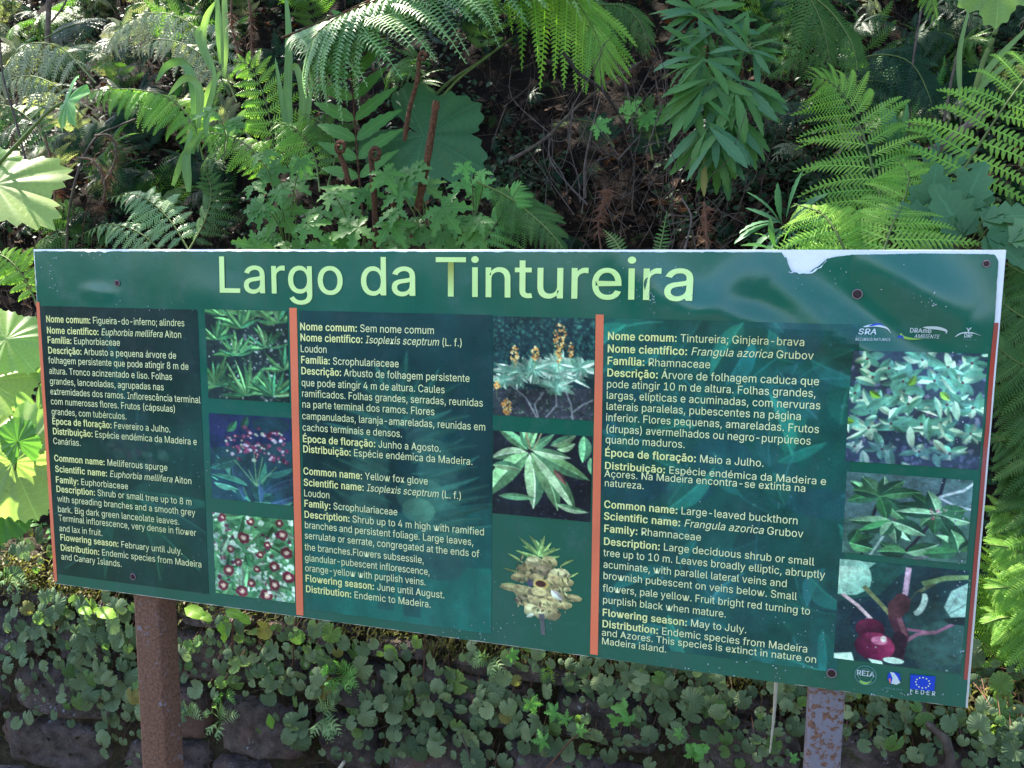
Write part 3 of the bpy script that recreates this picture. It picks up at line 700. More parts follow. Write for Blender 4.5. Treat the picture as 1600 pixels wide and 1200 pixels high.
p.disc(118, 70, 8, 22, (200, 226, 230), .95, rot=.25); p.disc(111, 66, 7, 20, (26, 52, 64), 1, rot=.25)
p.disc(50, 126, 21, 20, (100, 20, 62), 1, grad=(.4, 1, (50, 8, 36))); p.disc(58, 158, 29, 27, (164, 44, 100), 1, grad=(-1, .7, (70, 8, 48))); p.disc(64, 146, 12, 8, (224, 130, 180), .8); p.disc(70, 142, 4.5, 6, (255, 240, 250), .95)
p.poly([(0, 180), (26, 174), (30, 190), (0, 190)], (196, 228, 224)); p.poly([(50, 182), (70, 184), (72, 190), (56, 190)], (196, 228, 224)); p.disc(86, 180, 15, 6, (210, 240, 240)); p.speckle(24, [(150, 190, 200), (90, 120, 130)], .6, 1.8, .8)
emit('printed_picture', p, (1312, 872), (1500, 1052), .0013, gain=1.35)

# --- orange stripes
def strip(pts_top, pts_bot, lift, mat, name, n=40):
    V = []
    (xa, ya), (xb, yb) = pts_top; (xc, yc), (xd, yd) = pts_bot
    A0, A1, A2, A3 = board(xa, ya), board(xb, yb), board(xc, yc), board(xd, yd)
    for i in range(n + 1):
        f = i / n
        for p0, p1 in ((A0, A2), (A1, A3)):
            V.append(bpt(p0[0] + (p1[0] - p0[0]) * f, p0[1] + (p1[1] - p0[1]) * f, lift))
    T = [(2 * i, 2 * i + 2, 2 * i + 3, 2 * i + 1) for i in range(n)]
    return sb(name, V, T, mat, smooth=True)
strip(((57.5, 472), (62.5, 472)), ((85.5, 908), (90.5, 908)), .0015, PM_bar, 'orange_stripe')
strip(((453, 481), (464.5, 481)), ((464, 960), (475, 961)), .0016, PM_bar, 'orange_stripe')
strip(((931.5, 491), (944, 491.5)), ((922.5, 1021), (934.5, 1022.5)), .0016, PM_bar, 'orange_stripe')
strip(((1551.5, 504), (1559, 504)), ((1505, 1060), (1511, 1061)), .0016, PM_bar2, 'orange_stripe')

# --- lettering: outlines of a plain sans-serif face, 1/1000 units, cap height 509
GLY = json.loads(r'''{" ":[188,[]],"&":[448,[[197,-7,161,-4,129,4,101,17,78,34,59,54,45,78,37,105,34,133,36,156,42,177,51,195,68,218,111,256,237,352,256,378,261,393,262,411,253,437,232,455,215,460,197,461,180,458,164,451,152,441,143,428,138,412,137,394,140,376,147,359,169,327,438,0,364,0,121,293,102,319,87,344,77,377,76,407,81,438,95,464,115,486,142,502,165,510,200,513,227,511,251,505,272,495,295,477,312,453,320,433,323,412,322,382,308,347,283,317,261,297,140,206,110,174,100,154,97,131,100,108,112,83,138,60,173,48,215,48,251,59,290,84,321,121,333,143,342,168,347,195,349,224,408,224,403,170,391,128,374,97,333,47,313,29,280,10,243,-2]]],"(":[273,[[89,207,92,264,104,339,122,413,147,481,177,539,236,539,201,457,174,370,157,285,151,207,156,138,172,67,198,-10,236,-96,177,-96,147,-40,124,16,102,93,92,150]]],")":[273,[[37,-96,76,-9,102,69,117,139,122,207,116,285,99,370,73,457,37,539,97,539,115,506,137,455,167,354,178,293,182,249,184,207,181,149,171,92,156,34,134,-22,97,-96]]],",":[188,[[38,-119,68,71,137,71,84,-119]]],"-":[453,[[337,244,337,188,114,188,114,244]]],".":[188,[[95,-4,78,-1,63,9,53,24,50,41,53,59,63,73,78,83,95,87,113,83,128,73,138,59,141,41,138,24,128,9,113,-1]]],"0":[453,[[227,-7,187,-2,151,11,120,32,95,62,74,99,60,144,51,196,48,254,51,312,60,364,75,409,95,447,121,476,151,498,187,511,227,516,267,511,302,498,333,476,358,447,379,409,393,364,402,312,405,254,402,196,393,144,379,99,359,62,333,32,302,11,267,-2],[227,50,253,53,276,63,297,80,313,103,327,133,336,168,342,208,344,254,342,300,336,341,327,376,313,405,297,429,276,446,253,456,227,460,200,456,177,446,157,429,140,405,127,376,117,341,111,300,109,254,111,208,117,168,127,133,140,103,157,80,177,63,200,53]]],"1":[453,[[76,0,76,55,391,55,391,0],[276,509,276,0,212,0,212,448,86,358,86,427,198,509]]],"2":[453,[[64,0,64,47,282,282,311,327,317,343,320,366,319,385,315,403,308,419,297,432,283,443,262,454,224,460,202,458,184,453,167,444,153,433,142,419,134,402,129,383,127,362,66,362,68,395,81,433,98,459,118,480,143,496,172,508,203,514,236,515,268,511,297,501,314,492,337,474,356,453,370,428,378,402,381,382,380,351,373,324,357,290,322,241,278,191,153,60,153,57,389,57,389,0]]],"3":[453,[[218,-7,184,-4,152,2,123,14,98,30,76,50,60,74,49,101,44,132,109,132,117,102,134,78,159,62,191,52,226,50,262,56,292,70,311,88,325,116,329,152,322,184,304,212,281,230,251,242,212,247,157,248,157,299,288,448,288,452,70,452,70,509,372,509,372,461,211,278,211,289,251,290,276,286,318,271,352,246,371,222,387,186,393,145,387,103,380,84,365,58,351,42,327,23,299,8,277,1,255,-4]]],"4":[453,[[40,105,40,158,247,509,311,509,109,163,413,163,413,105],[282,0,282,318,343,318,343,0]]],"5":[453,[[221,-7,189,-4,159,3,131,16,108,32,88,53,73,76,64,102,60,130,122,130,125,114,135,94,145,80,163,66,184,56,202,51,229,50,250,53,270,61,288,72,302,87,314,104,322,124,327,146,328,170,324,193,314,221,297,244,275,262,248,273,218,277,186,274,150,261,128,246,67,253,96,509,366,509,366,452,151,452,134,301,172,323,209,332,255,332,294,321,328,301,360,267,379,231,389,190,391,151,385,117,374,85,350,49,318,21,289,6,257,-4]]],"6":[453,[[226,-7,192,-4,152,10,125,26,96,56,75,94,66,126,64,162,68,199,84,249,110,298,252,509,322,509,151,261,145,261,156,278,172,293,191,305,214,312,235,314,268,311,298,303,316,295,332,284,353,264,370,240,378,221,386,191,389,169,386,123,381,102,368,73,350,47,327,26,301,9,281,1,260,-4],[226,48,248,50,267,56,284,66,299,79,311,95,320,114,326,135,327,157,326,180,320,201,311,219,299,235,284,248,267,258,248,263,226,265,205,263,186,258,168,248,153,235,141,220,132,201,127,181,125,158,127,135,132,114,141,96,153,79,168,66,186,56,205,50]]],"7":[453,[[97,0,323,452,62,452,62,509,391,509,391,449,165,0]]],"8":[453,[[226,-7,189,-4,156,3,126,16,101,33,80,54,64,78,55,106,52,135,54,159,59,181,68,202,81,220,95,236,113,249,132,259,153,265,153,267,127,277,105,293,93,308,79,333,73,351,70,380,73,408,82,434,101,464,122,483,137,493,164,506,184,511,226,516,269,511,288,506,315,493,337,477,350,464,370,434,379,408,382,380,380,361,373,333,359,308,347,293,326,277,300,267,300,265,321,259,339,249,357,236,372,220,384,202,393,181,399,159,401,135,398,106,388,78,373,54,352,33,326,16,296,3,263,-4],[226,49,272,55,291,63,307,74,319,87,329,102,335,119,337,139,335,159,329,177,319,194,305,208,289,220,270,228,249,233,226,235,203,233,182,228,163,220,147,208,133,194,123,177,117,159,115,139,117,119,123,102,132,87,145,74,161,63,180,55],[226,290,263,296,293,313,312,341,318,357,319,376,313,410,294,437,264,454,226,460,188,454,159,437,139,410,134,394,133,376,139,341,148,326,159,313,189,296]]],"9":[453,[[226,516,271,510,301,499,328,482,356,452,377,414,386,382,389,347,385,309,368,259,343,211,200,0,130,0,301,248,307,248,296,230,281,215,261,204,238,196,218,195,185,197,155,206,137,214,121,225,100,245,83,269,74,287,65,329,64,363,66,386,75,417,85,436,103,462,125,483,152,499,171,507,192,513],[226,460,205,458,186,452,169,442,154,429,142,413,133,395,127,374,125,352,127,329,133,308,142,290,154,274,169,261,186,251,205,245,226,243,247,245,267,251,284,261,299,273,311,289,320,308,326,328,327,350,326,373,320,394,311,413,299,429,284,442,267,452,248,458]]],":":[188,[[95,-4,78,-1,63,9,53,24,50,41,53,59,63,73,78,83,95,87,113,83,128,73,138,59,141,41,138,24,128,9,113,-1],[95,271,78,274,63,284,53,299,50,316,53,334,63,349,78,359,95,362,113,359,128,349,138,334,141,316,138,299,128,284,113,274]]],";":[188,[[38,-119,68,71,137,71,84,-119],[103,271,86,274,71,284,61,299,58,316,61,334,71,349,86,359,103,362,121,359,136,349,146,334,149,316,146,299,136,284,121,274]]],"A":[480,[[16,0,201,509,276,509,463,0,395,0,287,302,232,478,245,478,213,371,85,0],[110,142,110,199,370,199,370,142]]],"B":[456,[[60,0,60,509,254,508,289,504,329,491,359,469,381,442,394,410,398,366,392,331,377,305,356,286,336,275,315,267,315,262,345,255,369,242,390,222,406,196,416,164,418,127,411,91,400,67,384,45,362,28,335,14,301,4,247,0],[125,57,272,58,306,66,323,74,341,92,354,120,354,155,342,184,331,199,317,211,299,221,279,228,248,231,125,231],[125,285,252,286,277,291,299,302,323,326,334,353,334,388,323,417,313,429,299,439,273,448,240,452,125,452]]],"C":[510,[[267,-7,220,-2,177,11,138,33,104,63,77,101,57,146,44,197,40,254,44,311,57,362,77,407,104,445,138,475,177,498,220,511,267,516,305,513,340,504,373,490,402,471,427,447,448,418,463,385,473,348,408,348,393,389,379,409,362,425,327,445,280,455,234,452,193,438,158,412,131,375,116,340,106,300,104,238,109,194,120,156,137,123,158,97,184,76,213,62,245,54,280,53,315,60,348,74,375,96,395,125,408,160,473,160,463,124,448,91,428,62,402,38,373,19,341,5,305,-4]]],"D":[502,[[219,0,96,0,96,57,215,57,258,60,284,66,307,75,328,87,346,101,361,119,374,138,384,160,394,198,398,226,399,270,391,325,379,361,361,391,338,415,320,428,287,442,249,450,93,452,93,509,261,507,310,497,339,485,377,461,409,430,433,391,451,345,458,311,461,275,461,236,458,199,446,149,433,119,417,92,398,68,376,48,337,24,291,8,256,2],[125,509,125,0,60,0,60,509]]],"E":[419,[[60,0,60,509,372,509,372,452,125,452,125,286,355,286,355,229,125,229,125,57,375,57,375,0]]],"F":[410,[[60,0,60,509,369,509,369,452,125,452,125,278,346,278,346,221,125,221,125,0]]],"G":[520,[[269,-7,220,-2,176,11,137,33,104,64,77,101,57,146,44,197,40,254,44,311,57,362,77,407,103,445,136,475,175,498,218,511,265,516,304,513,340,504,374,489,403,469,429,445,449,416,465,384,474,349,408,349,390,388,369,416,342,437,310,450,272,456,232,452,202,443,174,426,143,395,125,364,112,327,105,285,105,223,112,181,125,145,151,105,184,76,203,66,235,56,257,53,290,54,309,57,336,67,360,81,374,93,396,123,410,160,415,202,434,199,283,199,283,256,478,256,478,185,471,141,457,103,436,69,409,41,365,13,312,-3]]],"H":[517,[[60,0,60,509,125,509,125,289,392,289,392,509,457,509,457,0,392,0,392,232,125,232,125,0]]],"I":[300,[[31,0,31,57,118,57,118,452,31,452,31,509,269,509,269,452,183,452,183,57,269,57,269,0]]],"J":[396,[[185,-7,138,-1,111,9,86,23,66,43,50,67,39,95,34,128,33,173,98,173,98,134,104,104,116,81,128,69,142,59,166,51,204,51,228,59,248,74,262,96,271,134,272,509,336,509,336,145,330,95,313,55,283,23,259,9,232,-1]]],"L":[393,[[60,0,60,509,125,509,125,57,361,57,361,0]]],"M":[628,[[60,0,60,509,152,509,277,187,322,49,307,49,342,158,476,509,568,509,568,0,504,0,507,457,513,457,467,322,342,0,286,0,170,291,112,457,119,457,120,416,122,0]]],"N":[523,[[60,0,60,509,136,509,363,151,414,55,405,54,399,157,399,509,463,509,463,0,387,0,177,331,108,452,119,454,125,291,125,0]]],"O":[533,[[267,-7,220,-2,177,11,138,33,105,63,78,101,57,146,44,197,40,254,44,311,57,362,78,407,105,445,138,475,177,498,220,511,267,516,314,511,357,498,396,475,429,445,456,407,477,362,489,311,493,254,489,197,477,146,456,101,429,63,396,33,357,11,314,-2],[267,53,300,56,330,66,358,82,383,105,403,133,418,168,427,208,430,254,427,300,418,341,403,376,383,404,358,427,330,443,300,453,267,456,234,453,203,443,175,426,151,404,131,375,116,340,107,300,103,254,107,208,116,168,131,133,151,105,175,82,203,66,234,56]]],"R":[449,[[60,0,60,509,264,507,301,501,342,483,373,457,385,442,399,415,405,395,409,363,408,330,405,309,395,280,385,263,359,234,323,213,277,200,236,198,96,198,96,255,243,255,284,262,309,273,327,290,339,312,344,338,344,374,336,399,319,425,298,440,277,447,252,451,125,452,125,0],[353,0,230,229,303,229,428,0]]],"S":[447,[[224,-9,184,-6,149,1,118,14,91,31,70,52,54,77,43,105,38,137,104,137,113,104,132,79,160,61,201,51,249,51,286,60,316,78,336,102,345,126,345,151,338,171,321,190,301,202,278,212,168,244,116,267,95,281,78,298,65,316,57,337,52,372,55,403,65,431,87,463,110,482,148,502,191,513,227,516,263,513,296,505,326,493,351,476,371,456,387,433,397,406,401,378,337,378,334,396,326,412,316,426,302,437,277,450,257,456,209,458,167,448,145,435,132,423,120,403,116,387,116,363,121,347,139,326,164,311,202,296,305,266,336,252,359,238,383,214,398,191,405,171,408,139,405,109,396,81,381,55,360,34,333,16,302,2,265,-6]]],"T":[449,[[32,452,32,509,417,509,417,452,257,452,257,0,193,0,193,452]]],"U":[517,[[259,-8,203,-2,177,5,143,22,106,52,85,80,74,101,64,136,60,160,60,509,124,509,124,178,127,152,133,128,155,93,180,72,203,61,220,56,259,52,298,56,331,68,357,87,380,120,389,144,392,169,393,509,457,509,457,160,454,136,443,101,433,80,411,52,374,22,340,5,315,-2]]],"Y":[472,[[203,0,203,208,16,509,91,509,222,292,250,230,224,230,244,280,280,344,381,509,455,509,268,208,268,0]]],"a":[389,[[160,-9,126,-5,94,5,68,22,52,38,37,66,31,90,31,123,38,150,47,166,63,183,100,203,138,213,244,228,265,235,273,243,275,251,274,273,271,288,259,308,244,320,220,329,196,331,165,327,136,315,115,298,100,274,41,291,52,315,67,335,85,351,111,367,141,378,171,383,199,384,233,381,269,370,296,353,319,327,331,298,337,251,337,0,277,0,277,52,272,52,252,25,226,6,197,-5],[170,45,202,49,222,56,239,66,257,83,266,99,274,121,276,190,262,183,231,176,165,166,139,160,117,150,101,136,93,120,92,105,94,87,102,72,114,61,130,52,149,47]]],"b":[424,[[229,-8,198,-5,167,7,141,27,118,59,112,59,112,0,53,0,53,509,114,509,114,319,118,319,148,357,177,375,197,381,220,384,263,381,304,366,338,340,364,303,379,270,389,218,389,160,382,120,365,74,338,37,304,10,274,-2],[220,47,245,49,267,57,285,70,301,88,313,109,321,133,326,160,328,189,326,218,321,245,313,269,301,290,286,307,267,319,245,327,220,330,195,327,174,320,155,307,140,291,128,271,120,247,114,219,113,189,114,159,120,132,128,107,140,86,156,70,174,57,196,49]]],"c":[396,[[207,-8,170,-5,137,6,107,23,82,46,62,74,46,108,37,146,34,187,37,230,46,268,62,302,82,330,107,353,137,371,170,381,207,384,234,383,260,377,284,368,305,356,324,341,340,322,353,301,362,277,303,262,292,286,276,306,253,321,230,328,189,329,173,325,151,315,134,300,119,281,108,258,99,224,96,197,98,160,106,126,115,102,134,76,151,61,181,49,207,46,239,50,268,64,289,85,304,117,363,102,354,78,341,56,325,37,306,21,285,9,261,-1,235,-6]]],"d":[424,[[195,-8,151,-2,121,10,86,37,60,74,42,120,35,160,35,218,46,270,60,303,87,340,121,366,162,381,204,384,228,381,247,375,277,357,306,319,311,319,311,509,372,509,372,0,313,0,313,59,307,59,284,27,258,7,227,-5],[205,47,229,49,250,57,269,70,284,86,296,107,305,132,310,159,312,189,310,219,305,247,296,271,284,291,269,307,251,320,229,327,205,330,179,327,157,319,139,307,124,290,112,269,103,245,98,218,96,189,98,160,103,133,112,109,124,88,139,70,158,57,180,49]]],"e":[404,[[212,-8,173,-5,149,1,117,16,90,38,68,64,51,96,40,132,34,172,35,215,42,254,55,290,74,320,97,346,125,365,157,378,193,384,228,383,266,374,294,361,319,341,341,315,357,282,368,242,371,207,371,169,75,169,75,221,338,221,310,202,305,246,291,282,268,309,250,321,237,326,205,330,173,326,146,313,120,288,106,263,98,234,97,157,102,130,110,106,123,86,139,70,158,58,179,50,224,47,254,53,275,64,294,84,306,105,365,91,357,70,345,51,330,34,311,19,290,8,266,-1,240,-6]]],"f":[254,[[228,379,228,327,6,327,6,379],[81,0,81,432,84,461,92,480,104,496,118,509,141,521,161,527,187,530,215,528,243,521,227,468,195,474,171,470,154,460,145,443,142,419,142,0]]],"g":[425,[[207,-151,159,-146,112,-130,77,-105,51,-69,101,-41,128,-72,145,-83,165,-92,192,-97,218,-97,239,-94,267,-85,282,-75,295,-62,307,-38,311,-6,311,68,306,68,287,41,267,24,247,13,220,6,184,5,152,10,122,22,95,39,80,53,61,80,46,112,39,136,35,163,34,206,37,233,46,271,60,304,80,332,112,361,141,375,173,383,196,384,221,383,242,378,259,370,277,357,308,319,313,319,313,379,372,379,372,-9,367,-54,360,-73,345,-97,331,-111,308,-127,261,-145],[205,59,229,61,251,68,269,79,285,95,297,114,305,137,311,163,312,193,311,222,305,248,297,271,285,291,270,308,251,320,230,327,205,330,180,327,158,320,139,307,124,290,112,270,103,246,98,221,96,193,98,164,103,138,112,115,124,96,140,80,158,68,180,61]]],"h":[410,[[114,227,114,0,53,0,53,509,114,509,114,287,102,287,118,322,137,349,160,367,187,379,217,384,255,382,288,372,315,354,332,336,345,313,351,294,356,264,357,0,296,0,296,246,287,283,278,298,267,310,246,323,220,329,190,327,161,317,141,303,126,283,117,257]]],"i":[167,[[53,0,53,379,114,379,114,0],[84,443,67,446,54,455,44,468,41,483,44,499,54,512,67,521,84,524,100,521,114,512,123,499,126,483,123,468,114,455,100,446]]],"j":[167,[[53,379,114,379,112,-55,107,-77,98,-96,76,-122,58,-132,37,-139,-10,-143,-10,-87,14,-86,34,-78,46,-64,52,-42],[83,443,67,446,53,455,44,468,41,483,44,499,53,512,67,521,83,524,100,521,114,512,123,499,126,483,123,468,114,455,100,446]]],"k":[381,[[110,137,110,212,121,212,284,379,360,379,184,199,177,199],[53,0,53,509,114,509,114,0],[294,0,148,186,191,229,372,0]]],"l":[189,[[139,-2,109,1,93,6,80,15,65,33,54,65,53,509,114,509,115,81,119,65,127,56,141,52,170,54,181,3]]],"m":[610,[[53,0,53,379,112,379,112,295,108,295,121,329,141,355,172,376,207,386,229,386,248,383,265,376,281,367,299,347,313,323,321,295,312,295,325,327,347,353,374,372,407,383,445,386,476,381,510,364,532,342,544,321,551,305,557,266,557,0,496,0,496,254,492,281,483,302,467,317,447,326,419,330,389,326,365,314,348,295,338,270,335,247,335,0,274,0,273,275,266,295,248,316,229,326,199,330,173,326,148,314,129,294,117,266,114,238,114,0]]],"n":[410,[[114,227,114,0,53,0,53,379,112,379,112,287,102,287,118,322,137,349,160,367,187,379,217,384,255,382,288,372,315,354,332,336,344,313,353,285,356,264,357,0,296,0,296,246,287,283,278,298,267,310,246,323,220,329,190,327,161,317,141,303,126,283,117,257]]],"o":[415,[[207,-8,170,-5,137,6,107,23,82,46,62,74,46,108,37,146,34,187,37,230,46,268,62,302,82,330,107,353,137,371,170,381,207,384,245,381,278,371,308,353,333,330,354,302,369,268,378,230,381,187,378,146,369,108,354,74,333,46,308,23,278,6,245,-5],[207,46,234,49,250,54,270,66,287,82,300,102,310,126,318,160,319,187,318,215,310,250,300,274,287,294,270,310,250,322,226,329,207,330,181,327,165,322,145,310,128,294,115,274,106,250,98,215,96,187,99,151,106,126,115,102,128,82,145,66,165,54,181,49]]],"p":[424,[[53,-143,53,379,112,379,112,319,118,319,137,346,152,360,171,373,190,380,212,384,241,384,274,378,294,371,330,347,352,323,370,293,382,257,389,218,389,160,382,120,370,84,352,54,322,22,284,1,252,-7,213,-7,178,1,149,20,118,59,114,59,114,-143],[220,47,245,49,267,57,285,70,301,88,313,109,321,133,326,160,328,189,326,218,321,245,313,269,301,290,286,307,267,319,245,327,220,330,195,327,174,320,155,307,140,291,128,271,120,247,114,219,113,189,114,159,120,132,128,107,140,86,156,70,174,57,196,49]]],"q":[424,[[372,-143,311,-143,311,59,306,59,276,20,247,1,212,-7,172,-7,140,1,103,22,79,45,55,84,42,120,35,160,35,218,42,257,55,293,72,323,95,347,131,371,151,378,184,384,213,384,235,380,253,373,272,360,287,346,307,319,313,319,313,379,372,379],[205,47,229,49,250,57,269,70,284,86,296,107,305,132,310,159,312,189,310,219,305,247,296,271,284,291,269,307,251,320,229,327,205,330,179,327,157,319,139,307,124,290,112,269,103,245,98,218,96,189,98,160,103,133,112,109,124,88,139,70,158,57,180,49]]],"r":[259,[[53,0,53,379,112,379,112,321,115,321,126,341,135,352,166,375,196,384,243,384,243,322,200,326,170,319,140,301,123,278,117,262,114,243,114,0]]],"s":[365,[[182,-8,128,-2,105,6,84,18,67,32,53,50,42,71,36,94,94,107,105,79,119,64,143,51,173,46,200,46,225,52,244,62,262,81,268,97,267,112,260,129,250,139,225,151,137,173,95,191,66,215,57,229,48,255,47,282,51,305,61,325,81,349,107,367,131,377,158,382,197,384,239,378,261,369,279,358,294,344,307,328,324,290,268,277,255,302,232,323,205,331,171,332,143,324,126,313,117,304,109,283,112,258,124,243,144,232,254,202,292,183,306,171,321,150,330,125,331,98,326,75,317,54,302,35,283,19,260,6,233,-2]]],"t":[227,[[204,379,204,327,6,327,6,379],[65,471,126,471,127,81,136,61,150,53,170,50,202,54,213,2,192,-3,156,-4,135,-1,115,6,99,15,86,28,75,43,69,61,65,93]]],"u":[410,[[182,-5,138,1,108,15,89,31,78,44,62,76,53,127,53,379,114,379,114,144,117,114,127,89,137,75,150,64,172,54,200,50,232,55,254,65,273,81,286,103,293,122,296,145,296,379,357,379,357,0,298,0,298,92,307,92,297,67,279,38,265,23,231,3,213,-2]]],"v":[389,[[163,0,17,379,84,379,171,138,206,21,184,21,218,138,305,379,371,379,226,0]]],"w":[567,[[138,0,23,379,87,379,154,137,175,41,165,41,186,135,252,379,316,379,382,136,402,41,391,41,413,135,480,379,545,379,429,0,368,0,319,172,277,338,291,338,263,225,199,0]]],"x":[379,[[21,0,171,218,171,171,29,379,100,379,207,206,175,206,220,285,282,379,352,379,209,169,209,214,358,0,287,0,231,85,173,182,205,182,161,105,91,0]]],"y":[389,[[47,-139,61,-86,100,-89,114,-86,124,-80,136,-67,144,-53,163,-1,17,379,84,379,171,138,206,21,184,21,218,138,305,379,371,379,204,-58,188,-91,164,-120,150,-130,128,-140,91,-145,65,-143]]],"z":[380,[[42,0,42,46,254,320,254,323,48,323,48,379,333,379,333,331,126,60,126,56,339,56,339,0]]],"Á":[480,[[16,0,201,509,276,509,463,0,395,0,287,302,232,478,245,478,213,371,85,0],[110,142,110,199,370,199,370,142],[213,558,260,659,329,659,263,558]]],"É":[419,[[60,0,60,509,372,509,372,452,125,452,125,286,355,286,355,229,125,229,125,57,375,57,375,0],[191,558,239,659,307,659,241,558]]],"á":[389,[[160,-9,126,-5,94,5,68,22,52,38,37,66,31,90,31,123,38,150,47,166,63,183,100,203,138,213,244,228,265,235,273,243,275,251,274,273,271,288,259,308,244,320,220,329,196,331,165,327,136,315,115,298,100,274,41,291,52,315,67,335,85,351,111,367,141,378,171,383,199,384,233,381,269,370,296,353,319,327,331,298,337,251,337,0,277,0,277,52,272,52,252,25,226,6,197,-5],[170,45,202,49,222,56,239,66,257,83,266,99,274,121,276,190,262,183,231,176,165,166,139,160,117,150,101,136,93,120,92,105,94,87,102,72,114,61,130,52,149,47],[162,429,210,529,278,529,212,429]]],"ã":[389,[[160,-9,126,-5,94,5,68,22,52,38,37,66,31,90,31,123,38,150,47,166,63,183,100,203,138,213,244,228,265,235,273,243,275,251,274,273,271,288,259,308,244,320,220,329,196,331,165,327,136,315,115,298,100,274,41,291,52,315,67,335,85,351,111,367,141,378,171,383,199,384,233,381,269,370,296,353,319,327,331,298,337,251,337,0,277,0,277,52,272,52,252,25,226,6,197,-5],[170,45,202,49,222,56,239,66,257,83,266,99,274,121,276,190,262,183,231,176,165,166,139,160,117,150,101,136,93,120,92,105,94,87,102,72,114,61,130,52,149,47],[234,446,209,450,164,471,151,475,145,473,139,468,133,448,90,448,96,482,108,503,127,515,145,518,167,515,212,493,227,490,235,491,240,496,247,517,288,517,284,488,273,466,256,451]]],"ç":[396,[[207,-8,170,-5,137,6,107,23,82,46,62,74,46,108,37,146,34,187,37,230,46,268,62,302,82,330,107,353,137,371,170,381,207,384,234,383,260,377,284,368,305,356,324,341,340,322,353,301,362,277,303,262,292,286,276,306,253,321,230,328,189,329,173,325,151,315,134,300,119,281,108,258,99,224,96,197,98,160,106,126,115,102,134,76,151,61,181,49,207,46,239,50,268,64,289,85,304,117,363,102,354,78,341,56,325,37,306,21,285,9,261,-1,235,-6],[169,-143,169,-107,226,-106,236,-102,242,-93,242,-76,234,-66,218,-62,182,-62,192,16,224,16,224,-29,259,-36,277,-48,285,-61,288,-72,286,-105,274,-125,252,-137,220,-142]]],"é":[404,[[212,-8,173,-5,149,1,117,16,90,38,68,64,51,96,40,132,34,172,35,215,42,254,55,290,74,320,97,346,125,365,157,378,193,384,228,383,266,374,294,361,319,341,341,315,357,282,368,242,371,207,371,169,75,169,75,221,338,221,310,202,305,246,291,282,268,309,250,321,237,326,205,330,173,326,146,313,120,288,106,263,98,234,97,157,102,130,110,106,123,86,139,70,158,58,179,50,224,47,254,53,275,64,294,84,306,105,365,91,357,70,345,51,330,34,311,19,290,8,266,-1,240,-6],[177,429,225,529,293,529,227,429]]],"ê":[404,[[212,-8,173,-5,149,1,117,16,90,38,68,64,51,96,40,132,34,172,35,215,42,254,55,290,74,320,97,346,125,365,157,378,193,384,228,383,266,374,294,361,319,341,341,315,357,282,368,242,371,207,371,169,75,169,75,221,338,221,310,202,305,246,291,282,268,309,250,321,237,326,205,330,173,326,146,313,120,288,106,263,98,234,97,157,102,130,110,106,123,86,139,70,158,58,179,50,224,47,254,53,275,64,294,84,306,105,365,91,357,70,345,51,330,34,311,19,290,8,266,-1,240,-6],[155,435,95,435,95,438,175,529,233,529,313,438,313,435,252,435,204,495]]],"í":[167,[[53,0,53,379,114,379,114,0],[57,429,104,529,173,529,107,429]]],"ú":[410,[[182,-5,138,1,108,15,89,31,78,44,62,76,53,127,53,379,114,379,114,144,117,114,127,89,137,75,150,64,172,54,200,50,232,55,254,65,273,81,286,103,293,122,296,145,296,379,357,379,357,0,298,0,298,92,307,92,297,67,279,38,265,23,231,3,213,-2],[178,429,226,529,294,529,228,429]]]}''')
_gc = {}
def rdp(Pp, e):
    if len(Pp) < 3: return Pp
    a, b = Pp[0], Pp[-1]; dx, dy = b[0] - a[0], b[1] - a[1]; l = math.hypot(dx, dy); best, bi = 0, 0
    for i in range(1, len(Pp) - 1):
        q = Pp[i]; d = abs((q[0] - a[0]) * dy - (q[1] - a[1]) * dx) / l if l > 1e-9 else math.hypot(q[0] - a[0], q[1] - a[1])
        if d > best: best, bi = d, i
    return rdp(Pp[:bi + 1], e)[:-1] + rdp(Pp[bi:], e) if best > e else [a, b]
def area(Lp): return sum(a[0] * b[1] - b[0] * a[1] for a, b in zip(Lp, Lp[1:] + Lp[:1])) / 2
